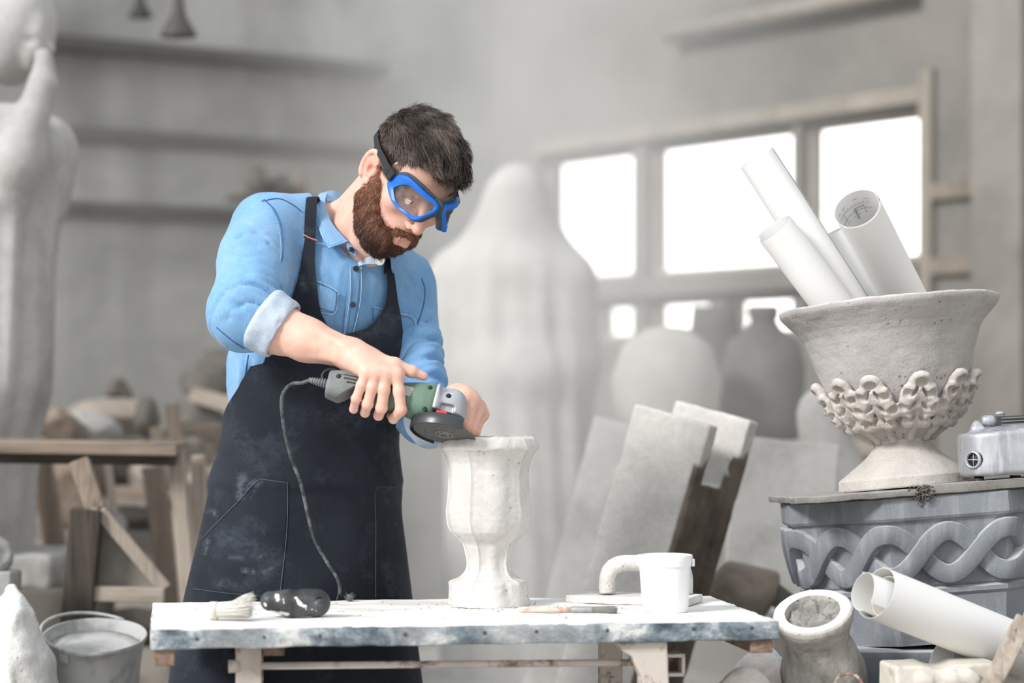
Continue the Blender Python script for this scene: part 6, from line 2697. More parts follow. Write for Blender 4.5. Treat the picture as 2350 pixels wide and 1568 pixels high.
CREASES = []
for pts_, amp, wd_ in (
        ([(517, 540), (552, 548), (590, 568)], .0085, .0085), ([(556, 512), (572, 522), (590, 537)], .006, .007), ([(588, 540), (616, 562), (648, 592)], .0075, .007),
        ([(520, 585), (560, 596), (600, 590)], .005, .009), ([(566, 628), (590, 634), (610, 645)], .0065, .007), ([(560, 650), (585, 655), (615, 668)], .0095, .008), ([(618, 655), (636, 664), (655, 676)], .0085, .007),
        ([(500, 655), (525, 660), (548, 672)], .006, .008), ([(498, 700), (535, 698), (575, 712)], .0055, .009), ([(505, 738), (530, 728), (560, 735)], .005, .008), ([(640, 610), (650, 640), (655, 672)], .008, .008),
        ([(600, 690), (575, 700), (550, 700)], .005, .007)):
    CREASES.append((cast(*np.array(pts_, float).T, SA), amp, wd_))
for pts_, amp, wd_ in (
        ([(962, 752), (982, 738), (1003, 728)], .0085, .008), ([(960, 792), (985, 786), (1006, 778)], .008, .008), ([(958, 830), (985, 830), (1004, 818)], .0085, .008), ([(950, 700), (962, 715), (965, 740)], .006, .008),
        ([(965, 858), (990, 862), (1012, 852)], .007, .008), ([(948, 660), (968, 672), (984, 668)], .005, .008)):
    CREASES.append((cast(*np.array(pts_, float).T, SL_), amp, wd_))
for pts_, amp, wd_ in (
        ([(546, 820), (552, 870), (548, 930)], .007, .008), ([(582, 822), (574, 860), (560, 905)], .006, .007), ([(740, 600), (765, 640), (790, 690)], .0035, .010), ([(655, 600), (668, 640), (660, 680)], .004, .009),
        ([(905, 640), (920, 660), (935, 690)], .005, .009), ([(920, 620), (940, 650), (945, 690)], .004, .009), ([(735, 590), (742, 640), (748, 700)], .003, .008), ([(845, 640), (840, 690), (842, 730)], .0035, .009)):
    CREASES.append((cast(*np.array(pts_, float).T, SB), amp, wd_))


def folds(P):
    """creases of the cloth"""
    w_ = np.zeros(len(P))
    # right sleeve: folds run down and across towards the elbow
    dx = nrm(np.array([.80, -.15, -.52]))
    dz = nrm(np.cross(dx, [0, 1, 0]))
    q = np.stack([P @ dx * 7, P[:, 1] * 6, P @ dz * 24], 1)
    q[:, 2] += 1.1 * fbm(P * 8, 2, 71)
    f_ = ridge(vnoise(q, 61))
    f_ = np.clip(f_, -1, 1)
    f_ = np.sign(f_) * np.abs(f_) ** .7
    mR = np.clip(1 - np.abs(SA(P)) / .03, 0, 1) ** .6 * np.clip((1.50 - P[:, 2]) / .08, 0.25, 1)
    elb = np.exp(-(np.linalg.norm(P - W(640, 690, 4.46), axis=1) / .10) ** 2)
    q3 = np.stack([P @ dx * 4, P[:, 1] * 4, P @ dz * 11 + fbm(P * 6, 2, 77)], 1)
    w_ += mR * ((.0020 + .0030 * elb) * f_ + .0070 * vnoise(q3, 65))
    # left sleeve: rings of folds down to the elbow
    q = np.stack([P[:, 0] * 9, P[:, 1] * 9, P[:, 2] * 25 + P[:, 0] * 12], 1)
    q[:, 2] += 1.2 * fbm(P * 9, 2, 72)
    mL = np.clip(1 - np.abs(SL_(P)) / .02, 0, 1) * np.clip((1.37 - P[:, 2]) / .1, 0, 1)
    w_ += mL * .0040 * np.clip(ridge(vnoise(q, 62)), -1, 1)
    mL0 = np.clip(1 - np.abs(SL_(P)) / .03, 0, 1) ** .6
    # body: soft vertical drag lines, stronger at the side below the arm
    q = np.stack([P[:, 0] * 26 + P[:, 2] * 5, P[:, 1] * 14, P[:, 2] * 5], 1)
    q[:, 0] += 1.0 * fbm(P * 7, 2, 73)
    side = np.clip((-.40 - P[:, 0]) / .06, 0, 1) * np.clip((1.24 - P[:, 2]) / .05, 0, 1)
    w_ += (1 - np.maximum(mR, mL)) * (.0022 + .0040 * side) * ridge(vnoise(q, 63))
    w_ += .0008 * fbm(P * 30, 2, 75)
    # crumpled sleeves: slanting folds with sharp valleys that come and go
    for (a_, b_, msk, amp, pitch, slant, sd, t0) in ((shR, elR, mR, .0135, .040, 7.0, 201, .05), (shL, elL, mL0, .0125, .036, -5.0, 211, .06)):
        if not (msk > .02).any():
            continue
        k_ = msk > .02
        q = P[k_]
        L_ = np.linalg.norm(b_ - a_)
        ax_ = (b_ - a_) / L_
        e1 = nrm(np.array([1., 0, 0]) - ax_ * ax_[0])
        e2 = np.cross(ax_, e1)
        tt = (q - a_) @ ax_
        uu, vv = (q - a_) @ e1, (q - a_) @ e2
        wz = np.clip((tt - t0) / .06, 0, 1) * np.clip((L_ + .07 - tt) / .05, 0, 1)
        for z_ in range(2):
            ph_ = math.pi * (tt / (pitch * (1 if z_ == 0 else .62)) + (slant if z_ == 0 else -slant * 1.3) * uu + 4 * vv) + 2.4 * fbm(q * 6.5, 2, sd + z_ * 3)
            pr = np.abs(np.sin(ph_)) ** .62 - .62
            mk = np.clip(.35 + 1.3 * vnoise(q * np.array([9, 9, 13]), sd + 5 + z_), 0, 1)
            w_[k_] += (amp if z_ == 0 else amp * .55) * msk[k_] * wz * mk * pr
    for pl, amp, wd_ in CREASES:
        m_ = (np.abs(P - pl[1]) < .11).all(1)
        if not m_.any():
            continue
        q = P[m_]
        dm_ = None
        tm_ = None
        for i in range(2):
            ba = pl[i + 1] - pl[i]
            h_ = np.clip((q - pl[i]) @ ba / (ba @ ba), 0, 1)
            dd = np.linalg.norm(q - pl[i] - h_[:, None] * ba, axis=1)
            tt = (i + h_) / 2
            if dm_ is None:
                dm_, tm_ = dd, tt
            else:
                tm_ = np.where(dd < dm_, tt, tm_)
                dm_ = np.minimum(dd, dm_)
        en = .35 + .65 * np.sin(np.pi * np.clip(tm_, 0, 1))
        w_[m_] += .9 * amp * en * (-np.exp(-(dm_ / (wd_ * .95)) ** 2) + .80 * np.exp(-(dm_ / (wd_ * 2.6)) ** 2))
    return w_


VN = W(832, 585, 4.62)


def shirt(P):
    d_ = smin(SB(P), SA(P), .022)
    d_ = smin(d_, SL_(P), .022)
    d_ = d_ - folds(P)
    # neck opening and the sleeve mouths
    d_ = smax(d_, -s_cap(W(775, 470, 4.71), W(838, 560, 4.60), .056, .038)(P), .004)
    return d_


V, Q = sdf_mesh(shirt, (-.62, 4.38, .96), (-.02, 4.92, 1.56), .0032, margin=1.5)
sh_o = mesh_obj('shirt', V, Q, M_denim, man)
sh_o['label'] = 'faded blue denim shirt with rolled sleeves'
tone = np.tile(np.array(lin((118, 168, 212))), (len(V), 1))
# washed-out dye: large uneven patches
tone = tone * (1 + .12 * np.clip(fbm(V * 9, 3, 95), -1, 1))[:, None]
paint(sh_o, 'tone', np.clip(tone, 0, 1))


def torso_shirt(P):
    return smin(SB(P), SL_(P) , .01) - folds(P)


def body_only(P):
    return SB(P) - folds(P)


def line_on(name, pts, w_, t_, mat, fn, off=.0, n=40, parent=None, dashed=False, d0=4.35):
    P2 = catmull(np.array([(x, y, 0) for x, y in pts], float), n)
    P = cast(P2[:, 0], P2[:, 1], fn, off, d0)
    N = np.tile(np.array([0, -1.0, .1]), (len(P), 1))
    mb = MB()
    if not dashed:
        mb.add(*ribbon(P, N, w_, t_))
    else:
        for i in range(0, n - 1, 2):
            mb.add(*ribbon(P[i:i + 2], N[i:i + 2], w_, t_))
    return mb.build(name, mat, parent or sh_o, smooth=False)


def patch(name, c4, nr, nc, fn, off, th, mat, parent, d0=4.35, tone=None):
    (x0, y0), (x1, y1), (x2, y2), (x3, y3) = c4     # tl, tr, br, bl
    v, u = np.meshgrid(np.linspace(0, 1, nr), np.linspace(0, 1, nc), indexing='ij')
    X = (x0 * (1 - u) + x1 * u) * (1 - v) + (x3 * (1 - u) + x2 * u) * v
    Y = (y0 * (1 - u) + y1 * u) * (1 - v) + (y3 * (1 - u) + y2 * u) * v
    P = cast(X, Y, fn, off, d0).reshape(nr, nc, 3)
    V, Fc = grid_sheet(P, th, N=np.zeros_like(P) + np.array([0, -1., .1]))
    o = mesh_obj(name, V, Fc, mat, parent, smooth=True, autosmooth=40)
    if tone is not None:
        paint(o, 'tone', np.tile(np.array(lin(tone)), (len(V), 1)))
    return o


DT = (128, 176, 218)
# front placket with its buttons
pk = patch('placket', [(803, 606), (830, 606), (808, 790), (785, 790)], 40, 8, body_only, .0015, .0018, M_denim, sh_o, tone=(120, 168, 212))
for (xs, dsh) in (([(804, 610), (803, 680), (789, 775)], 0), ([(829, 606), (827, 690), (806, 785)], 0)):
    line_on('placket_edge', xs, .0010, .0012, M_stitch, body_only, .0035, 40)
for xs in ([(809, 612), (808, 680), (795, 778)], [(824, 610), (822, 690), (802, 785)]):
    line_on('stitching', xs, .0009, .0006, M_denim_dark, body_only, .0036, 80, dashed=True)
M_button = m_plain('dark_button', (38, 40, 48), .35)
for (x, y) in ((817, 617), (810, 700)):
    p = cast([x], [y], body_only, .004)[0]
    V, Fc = lathe([(.0052, 0), (.0056, .0008), (.0056, .0016), (.0046, .0020), (.003, .0016)], 20, p, axes_from(np.array([.25, -1, .1])))
    mesh_obj('button', V, Fc, M_button, sh_o, autosmooth=40)
# breast pockets with flaps
fp = patch('pocket_flap', [(650, 628), (773, 668), (768, 718), (640, 674)], 16, 24, body_only, .002, .0030, M_denim, sh_o, tone=(118, 166, 210))
line_on('flap_stitching', [(651, 632), (722, 648), (771, 672), (767, 713), (738, 714)], .0011, .0007, M_denim_dark, body_only, .0056, 90, dashed=True)
line_on('flap_edge', [(650, 628), (722, 643), (773, 668), (775, 680), (768, 719), (735, 718)], .0010, .0010, M_stitch, body_only, .0046, 70)
patch('pocket', [(655, 680), (766, 718), (764, 800), (650, 770)], 12, 16, body_only, .001, .0016, M_denim, sh_o, tone=(112, 160, 206))
patch('pocket_flap', [(857, 704), (951, 733), (950, 792), (862, 790)], 14, 18, body_only, .002, .0030, M_denim, sh_o, tone=(104, 152, 198))
line_on('flap_stitching', [(858, 709), (915, 724), (949, 739), (948, 786), (920, 790)], .0011, .0007, M_denim_dark, body_only, .0056, 80, dashed=True)
line_on('flap_edge', [(857, 704), (915, 719), (951, 733), (951, 792), (918, 795)], .0010, .0010, M_stitch, body_only, .0046, 60)
# arm-hole seams, shoulder seam, side seam


def shirt_all(P):
    return smin(smin(SB(P), SA(P), .022), SL_(P), .022) - folds(P)


for xs in ([(606, 458), (628, 480), (645, 520), (650, 570), (647, 600)], [(968, 640), (975, 665), (972, 700), (958, 745)]):
    line_on('arm_seam', xs, .0022, .0012, M_denim_dark, shirt_all, .0002, 40, d0=4.4)
    line_on('stitching', [(x - 5, y + 3) for x, y in xs], .0010, .0009, M_stitch, shirt_all, .0002, 80, dashed=True, d0=4.4)
line_on('shoulder_seam', [(600, 462), (640, 456), (672, 470), (692, 486)], .0018, .0012, M_denim_dark, shirt_all, .0002, 30, d0=4.4)
line_on('sleeve_seam', [(497, 752), (530, 780), (560, 800)], .0020, .0014, M_denim_dark, shirt_all, .0002, 24, d0=4.3)
line_on('side_seam', [(570, 815), (563, 860), (562, 905), (556, 950)], .0016, .0010, M_denim_dark, shirt_all, .0002, 30, d0=4.5)

# rolled cuffs


def cuff(c, axd, r0, r1, L, seed, mat):
    ax_ = nrm(axd)
    X = axes_from(ax_, (0, 0, 1))
    pr = [(r0 - .008, .004), (r0 - .003, 0), (r0, .001), (r0 + .003, L * .15), (r0 + (r1 - r0) * .5 + .002, L * .5), (r1 + .003, L * .85), (r1 + .0005, L), (r1 - .003, L + .001), (r1 - .007, L * .96), (r1 - .009, L * .6)]
    pts = []
    for (ra, za), (rb, zb) in zip(pr[:-1], pr[1:]):
        for q in np.linspace(0, 1, 4)[:-1]:
            pts.append((ra + (rb - ra) * q, za + (zb - za) * q))
    pts.append(pr[-1])
    V, Fc = lathe(pts, 96, (0, 0, 0), None, False, False)
    n_ = V * [1, 1, 0]
    n_ = n_ / np.maximum(1e-9, np.linalg.norm(n_, axis=1))[:, None]
    an_ = np.arctan2(V[:, 1], V[:, 0])
    V = V + n_ * (.0022 * fbm(np.stack([np.cos(an_) * 1.6, np.sin(an_) * 1.6, V[:, 2] * 60], 1), 3, seed) + .0012 * fbm(V * 60, 2, seed + 3))[:, None]
    return V @ X.T + c, Fc


V, Fc = cuff(W(598, 728, 4.470), np.array([.80, -.10, -.50]), .0610, .0560, .050, 3, None)
mesh_obj('cuff', V, Fc, M_denim_in, sh_o, autosmooth=60)
V, Fc = cuff(W(978, 968, 4.635), np.array([.55, -.80, .12]), .0500, .0475, .040, 5, None)
mesh_obj('cuff', V, Fc, M_denim_in, sh_o, autosmooth=60)

# collar: two leaves folded over a stand, spread round the neck
def sheet3(name, rows_, th, mat, parent, tone=None, n=14):
    """rows of (px,py,depth) lofted into a thick sheet"""
    G = []
    for r_ in rows_:
        P = catmull(np.array([W(*p) for p in r_]), n)
        G.append(P)
    G = np.array(G)
    k_ = max(4, len(rows_) * 4)
    G2 = np.stack([catmull(G[:, i], k_) for i in range(n)], 1)
    G2 = G2 + .0008 * np.stack([fbm(G2.reshape(-1, 3) * 45, 2, 90 + k) for k in range(3)], 1).reshape(G2.shape)
    V, Fc = grid_sheet(G2, th)
    o = mesh_obj(name, V, Fc, mat, parent, smooth=True, autosmooth=50)
    if tone is not None:
        paint(o, 'tone', np.tile(np.array(lin(tone)), (len(V), 1)))
    return o


co = sheet3('collar', [
    [(752, 441, 4.735), (746, 462, 4.690), (760, 508, 4.640), (785, 540, 4.610), (799, 554, 4.598)],
    [(736, 444, 4.728), (731, 476, 4.668), (744, 520, 4.618), (764, 553, 4.592), (776, 562, 4.586)],
    [(727, 456, 4.722), (722, 492, 4.658), (735, 534, 4.608), (748, 558, 4.590), (754, 570, 4.584)]], .0032, M_denim, sh_o, (138, 184, 224))
sheet3('collar_stand', [[(747, 440, 4.742), (764, 438, 4.765), (786, 446, 4.790)], [(750, 462, 4.715), (768, 462, 4.735), (786, 466, 4.770)]], .003, M_denim, co, (150, 190, 226))
P = catmull(np.array([W(x, y, d_) for x, y, d_ in [(733, 462, 4.712), (728, 492, 4.650), (740, 532, 4.600), (757, 563, 4.580), (792, 551, 4.588)]]), 60)
mb = MB()
for i in range(0, 58, 2):
    mb.add(*ribbon(P[i:i + 2] + [0, -.0036, 0], np.tile([0, -1., .1], (2, 1)), .0010, .0006))
mb.build('stitching', M_denim_dark, co, smooth=False)
sheet3('collar_stand', [[(793, 556, 4.598), (806, 562, 4.594), (815, 572, 4.590)], [(795, 568, 4.596), (806, 582, 4.590), (817, 590, 4.588)]], .003, M_denim, co, (96, 140, 186))
V, Fc = lathe([(.0045, 0), (.0050, .0008), (.0050, .0015), (.003, .0016)], 18, W(806, 573, 4.588), axes_from(np.array([.2, -1, .2])))
mesh_obj('button', V, Fc, M_button, co)
sheet3('collar_stand', [[(820, 604, 4.612), (840, 592, 4.604), (860, 586, 4.606), (884, 576, 4.622)], [(822, 611, 4.608), (842, 606, 4.600), (864, 606, 4.602), (884, 600, 4.618)]], .003, M_denim_in, co)
MB().add(*prism([(-.0085, .0105), (.0085, .0105), (.0085, -.008), (.004, -.0125), (-.004, -.0125), (-.0085, -.008)], .0026, W(871, 594, 4.596), nrm(np.array([1, .12, .18])), nrm(np.array([-.15, -.12, 1])), .0008)).build('collar_tab', m_plain('pale_tab', (226, 228, 230), .9, 0, .05, 60), co, smooth=False)
MB().add(*tube([W(872, 590, 4.592), W(871, 599, 4.592)], .0012, 8)).build('button_hole', M_button, co)
sheet3('collar', [
    [(884, 572, 4.640), (893, 588, 4.630), (897, 612, 4.628)],
    [(892, 571, 4.660), (899, 590, 4.650), (900, 627, 4.640)]], .003, M_denim, sh_o, (92, 138, 184), n=10)

# ------------------------------------------------ black apron
t = NT('black_apron_cloth')
at_ = t.n('ShaderNodeAttribute', attribute_name='dust')
f = t.noise(6, 5, .62, dist=.4)
f2 = t.noise(460, 2, .5)
col = t.ramp(f, [(.3, lin((27, 31, 38))), (.7, lin((43, 48, 57)))])
col = t.mix(t.ramp(t.noise(15, 6, .7), [(.55, 0), (.8, .16)]), col, lin((120, 130, 142)))
col = t.mix(t.math('MULTIPLY', at_.outputs['Fac'], t.ramp(t.noise(60, 6, .75, t.mapped((1, 1, 1.6))), [(.38, 0), (.85, .75)])), col, lin((168, 180, 194)))
t.set(Base_Color=col, Roughness=.92, Specular_IOR_Level=.15, Normal=t.bump(f2, .2, .0008, t.bump(t.noise(9, 3, .5), .12, .01)))
t.b.inputs['Sheen Weight'].default_value = .08
M_apron = t.m


def apron_base(P):
    d_ = smin(loft(P, .003), SB(P), .03)
    return d_


def aprow(y):
    """left and right edges of the apron at image row y"""
    L = np.interp(y, [545, 600, 645, 690, 745, 800, 830, 880, 945, 1020, 1100, 1235, 1378, 1568, 1650], [700, 692, 682, 668, 640, 616, 606, 575, 549, 526, 510, 482, 456, 420, 405])
    R = np.interp(y, [600, 625, 650, 690, 725, 760, 800, 850, 900, 960, 1010, 1060, 1110, 1140, 1235, 1378, 1568, 1650], [901, 904, 908, 913, 920, 925, 921, 910, 896, 880, 874, 879, 886, 890, 901, 914, 930, 936])
    return L, R


YU = 768
ML = ([545, 600, 645, 690, 720, 745, 760, YU], [722, 722, 726, 731, 737, 750, 765, 790])
MR = ([600, 625, 650, 680, 700, 720, 740, 755, YU], [883, 887, 889, 888, 884, 875, 860, 840, 790])


def apron_pts(X, Y):
    """place apron points on the body; past the outline they wrap round the loft"""
    z0 = CZ + (HOR - Y) / FPX * MD
    P = np.zeros((len(X), 3))
    low = Y > 835
    if (~low).any():
        P[~low] = cast(X[~low], Y[~low], apron_base, .0085, 4.35)
    if low.any():
        x, y = X[low], Y[low]
        z = z0[low]
        cx = np.interp(z, zz_, sx_)
        a, b = np.interp(z, zz_, sa_) + .006, np.interp(z, zz_, sb_) + .006
        ex = np.sqrt((a * TLx[0]) ** 2 + (b * TFx[0]) ** 2)
        for it in range(2):
            dep = MD if it == 0 else Pn_[:, 1]
            xw = (x - 1175) / FPX * dep
            zt = CZ + (HOR - y) / FPX * dep
            u = (xw - cx) / ex
            over = np.maximum(np.abs(u) - .985, 0) * np.sign(u)
            uc_ = np.clip(u, -.985, .985)
            # ellipse param: x = A cos(phi - phi0) * ex, front branch
            ph0 = np.arctan2(b * TFx[0], a * TLx[0])
            th = np.arccos(uc_)                      # 0 right .. pi left, front half
            th = th - over * 3.0
            ph_ = ph0 + th
            # front branch: choose the branch whose y is nearer to the camera
            p1 = np.stack([cx + a * np.cos(ph_) * TLx[0] + b * np.sin(ph_) * TFx[0], MD + a * np.cos(ph_) * TLx[1] + b * np.sin(ph_) * TFx[1], zt], 1)
            Pn_ = p1
        ax_ = np.stack([cx, np.full(len(cx), MD), zt], 1)
        for it in range(5):
            rdir = Pn_ - ax_
            rdir[:, 2] = 0
            rdir /= np.maximum(1e-9, np.linalg.norm(rdir, axis=1))[:, None]
            Pn_ = Pn_ + rdir * (.010 - apron_base(Pn_))[:, None] * .9
        P[low] = Pn_
    return P


def apron_fold(P):
    q = np.stack([P[:, 0] * 12 + P[:, 2] * 2.5, P[:, 1] * 6, P[:, 2] * 2.2], 1)
    lowm = np.clip((1.16 - P[:, 2]) / .15, 0, 1)
    w_ = .0065 * lowm * vnoise(q, 81)
    d1 = nrm(np.array([.6, 0, -.8]))
    d2 = nrm(np.array([.8, 0, .6]))
    q2 = np.stack([P @ d1 * 5, P[:, 1] * 3, P @ d2 * 17], 1)
    mid = np.exp(-((P[:, 2] - 1.0) / .10) ** 2) * np.clip((P[:, 0] + .42) / .10, 0, 1)
    w_ += .0065 * mid * ridge(vnoise(q2, 82))
    return w_


def grid_part(ys, Lf, Rf, nc, wrap=0):
    G = []
    for y in ys:
        l_, r_ = Lf(y), Rf(y)
        xs = np.linspace(l_, r_, nc)
        if wrap:
            xs = np.concatenate([l_ - np.linspace(24, 2, wrap), xs, r_ + np.linspace(2, 24, wrap)])
        G.append(np.stack([xs, np.full(len(xs), y)], 1))
    return np.array(G)


def build_apron():
    mb = MB()
    dust_px = []
    for (ys, Lf, Rf, nc) in (
            (np.linspace(548, YU, 44), lambda y: aprow(y)[0], lambda y: np.interp(y, *ML), 16),
            (np.linspace(602, YU, 36), lambda y: np.interp(y, *MR), lambda y: aprow(y)[1], 16),
            (np.linspace(YU, 835, 14), lambda y: aprow(y)[0], lambda y: aprow(y)[1], 60)):
        G = grid_part(ys, Lf, Rf, nc)
        P = apron_pts(G[..., 0].ravel(), G[..., 1].ravel()).reshape(G.shape[0], G.shape[1], 3)
        V, Fc = grid_sheet(P, .0024, N=np.zeros_like(P) + np.array([.1, -1., 0]))
        mb.add(V, Fc)
        dust_px.append(np.concatenate([G.reshape(-1, 2)] * 2))
    ys = np.linspace(835, 1650, 130)
    G = grid_part(ys, lambda y: aprow(y)[0], lambda y: aprow(y)[1], 70, 0)
    P = apron_pts(G[..., 0].ravel(), G[..., 1].ravel()).reshape(G.shape[0], G.shape[1], 3)
    # carry the sheet on round the body at both sides
    lw, rw = [], []
    for j in range(len(ys)):
        z = P[j, 0, 2]
        cx, a, b = np.interp(z, zz_, sx_), np.interp(z, zz_, sa_) + .006, np.interp(z, zz_, sb_) + .006
        for (arr, p0_, sg) in ((lw, P[j, 0], -1), (rw, P[j, -1], 1)):
            v = p0_ - np.array([cx, MD, 0])
            ph_ = math.atan2((v[0] * TFx[0] + v[1] * TFx[1]) / b, (v[0] * TLx[0] + v[1] * TLx[1]) / a)
            k_ = math.hypot((v[0] * TFx[0] + v[1] * TFx[1]) / b, (v[0] * TLx[0] + v[1] * TLx[1]) / a)
            row = []
            wr_ = np.clip((ys[j] - (885 if sg < 0 else 850)) / 130, 0, 1) ** 1.5
            for q in range(1, 9):
                p_ = ph_ - sg * q * (.002 + .083 * wr_)
                row.append([cx + k_ * (a * math.cos(p_) * TLx[0] + b * math.sin(p_) * TFx[0]), MD + k_ * (a * math.cos(p_) * TLx[1] + b * math.sin(p_) * TFx[1]), z])
            arr.append(row[::-1] if sg < 0 else row)
    P = np.concatenate([np.array(lw), P, np.array(rw)], 1)
    Gx = np.concatenate([np.repeat(G[:, :1], 8, 1), G, np.repeat(G[:, -1:], 8, 1)], 1)
    du = np.gradient(P, axis=1)
    dv = np.gradient(P, axis=0)
    N = np.cross(du, dv)
    N /= np.maximum(1e-12, np.linalg.norm(N, axis=2))[..., None]
    if N[60, 40, 1] > 0:
        N = -N
    P = P + N * apron_fold(P.reshape(-1, 3)).reshape(P.shape[:2])[..., None]
    V, Fc = grid_sheet(P, .0024, N=N)
    mb.add(V, Fc)
    dust_px.append(np.concatenate([Gx.reshape(-1, 2)] * 2))
    return mb, np.concatenate(dust_px), P


mb, dpx, APG = build_apron()
ap = mb.build('apron', M_apron, man, smooth=True, autosmooth=50)
ap['label'] = 'black bib apron with dusty pockets'
dust = np.zeros(len(dpx))
for (x0, y0, x1, y1, r_, k_) in ((575, 1095, 566, 1135, 16, .9), (600, 1105, 560, 1140, 10, .8), (502, 1175, 508, 1180, 10, 1), (485, 1268, 492, 1240, 7, .9), (530, 1280, 600, 1276, 8, .6), (560, 1310, 585, 1308, 6, 1), (606, 1314, 630, 1310, 6, .9),
                                 (520, 1230, 640, 1290, 40, .25), (800, 790, 900, 730, 30, .35), (690, 640, 700, 660, 14, .5), (700, 950, 850, 960, 40, .2), (500, 1340, 560, 1345, 18, .35), (870, 1000, 900, 1150, 30, .3), (890, 1300, 905, 1370, 22, .3), (560, 1000, 620, 1080, 40, .2), (888, 1198, 892, 1204, 4, .8)):
    a_, b_ = np.array([x0, y0], float), np.array([x1, y1], float)
    q = dpx - a_
    h_ = np.clip(q @ (b_ - a_) / max(1, (b_ - a_) @ (b_ - a_)), 0, 1)
    ds = np.linalg.norm(q - h_[:, None] * (b_ - a_), axis=1)
    dust = np.maximum(dust, k_ * np.clip(1 - ds / r_, 0, 1))
dust *= .75
paint(ap, 'dust', np.repeat(dust[:, None], 3, 1))
AP_Y = np.linspace(835, 1650, 130)


def on_apron(x, y, off=.004):
    """point of the apron front seen near (x,y)"""
    j = (y - 835) / (1650 - 835) * 129
    j0 = int(np.clip(math.floor(j), 0, 128))
    f_ = j - j0
    out = []
    for jj in (j0, j0 + 1):
        l_, r_ = aprow(AP_Y[jj])
        i = np.clip((x - l_) / (r_ - l_), 0, 1) * 69 + 8
        i0 = int(min(math.floor(i), 84))
        out.append(APG[jj, i0] * (1 - (i - i0)) + APG[jj, min(i0 + 1, 85)] * (i - i0))
    p = out[0] * (1 - f_) + out[1] * f_
    c_ = np.array([np.interp(p[2], zz_, sx_), MD, p[2]])
    return p + nrm(p - c_) * off, nrm(p - c_)


M_apseam = m_plain('apron_seam', (66, 74, 86), .9, 0, .2, 80)


def ap_line(name, pts, w_=.0016, parent=ap):
    P2 = catmull(np.array([(x, y, 0) for x, y in pts], float), 40)
    PN = [on_apron(x, y, .0032) for x, y, _ in P2]
    return MB().add(*ribbon([p for p, n_ in PN], [n_ for p, n_ in PN], w_, .0010)).build(name, M_apseam, parent, smooth=False)


def ap_patch(name, c4, nr, nc):
    (x0, y0), (x1, y1), (x2, y2), (x3, y3) = c4
    G, Nn = [], []
    for v in np.linspace(0, 1, nr):
        r1, r2 = [], []
        for u in np.linspace(0, 1, nc):
            x = (x0 * (1 - u) + x1 * u) * (1 - v) + (x3 * (1 - u) + x2 * u) * v
            y = (y0 * (1 - u) + y1 * u) * (1 - v) + (y3 * (1 - u) + y2 * u) * v
            p, n_ = on_apron(x, y, .0020)
            r1.append(p)
            r2.append(n_)
        G.append(r1)
        Nn.append(r2)
    V, Fc = grid_sheet(np.array(G), .0018, N=np.array(Nn))
    o = mesh_obj(name, V, Fc, M_apron, ap, smooth=True, autosmooth=40)
    # same dusty cloth
    X, Y = 1175 + V[:, 0] / V[:, 1] * FPX, HOR - (V[:, 2] - CZ) / V[:, 1] * FPX
    dd_ = np.zeros(len(V))
    for i in range(0, len(V)):
        k_ = np.argmin((dpx[:, 0] - X[i]) ** 2 + (dpx[:, 1] - Y[i]) ** 2)
        dd_[i] = dust[k_]
    paint(o, 'dust', np.repeat(dd_[:, None], 3, 1))
    return o


pk1 = ap_patch('pocket', [(612, 1098), (665, 1107), (647, 1372), (462, 1350)], 30, 22)
ap_line('pocket_seam', [(612, 1098), (640, 1103), (665, 1107)], parent=pk1)
ap_line('pocket_seam', [(665, 1107), (660, 1230), (645, 1372)], parent=pk1)
ap_line('pocket_seam', [(612, 1098), (545, 1165), (481, 1236)], .002, parent=pk1)
ap_line('pocket_seam', [(462, 1350), (540, 1360), (645, 1371)], parent=pk1)
pk2 = ap_patch('pocket', [(848, 1120), (880, 1118), (908, 1370), (848, 1372)], 24, 8)
ap_line('pocket_seam', [(848, 1120), (848, 1250), (848, 1372)], parent=pk2)
ap_line('pocket_seam', [(848, 1120), (880, 1118)], parent=pk2)

# neck strap, tab and ring
P2 = catmull(np.array([(716, 455, 0), (714, 480, 0), (712, 520, 0), (711, 546, 0)], float), 26)
P = cast(P2[:, 0], P2[:, 1], apron_base, .0075, 4.4)
bk_ = [P[0] + np.array([.001, .022, .003]), P[0] + np.array([.003, .055, -.006])]
P = np.concatenate([np.array(bk_[::-1]), P])
N = np.tile(np.array([-.1, -1, .25]), (len(P), 1))
N[:2] = [0, -.3, 1]
ns = MB().add(*ribbon(P, N, np.linspace(.0215, .0225, len(P)), .002)).build('neck_strap', M_apron, ap, smooth=False)
P2 = catmull(np.array([(712, 548, 0), (709, 575, 0), (706, 606, 0)], float), 14)
P = cast(P2[:, 0], P2[:, 1], apron_base, .0085, 4.4)
MB().add(*ribbon(P, np.tile(np.array([-.1, -1, .15]), (len(P), 1)), np.linspace(.020, .026, len(P)), .002)).build('strap_tab', M_apron, ap, smooth=False)
pa = cast([696, 712, 729], [539, 547, 553], apron_base, .011, 4.4)
MB().add(*tube(catmull(pa, 14), .0019, 8)).build('strap_ring', m_plain('copper_ring', (206, 140, 120), .35, .8), ap)
P2 = catmull(np.array([(893, 585, 0), (891, 605, 0), (891, 628, 0)], float), 12)
P = cast(P2[:, 0], P2[:, 1], apron_base, .0075, 4.4)
MB().add(*ribbon(P, np.tile(np.array([.1, -1, .15]), (len(P), 1)), np.linspace(.013, .016, len(P)), .002)).build('neck_strap', M_apron, ap, smooth=False)
for o in bpy.data.objects:
    if o.name.startswith(('neck_strap', 'strap_tab')):
        paint(o, 'dust', np.zeros((len(o.data.vertices), 3)))

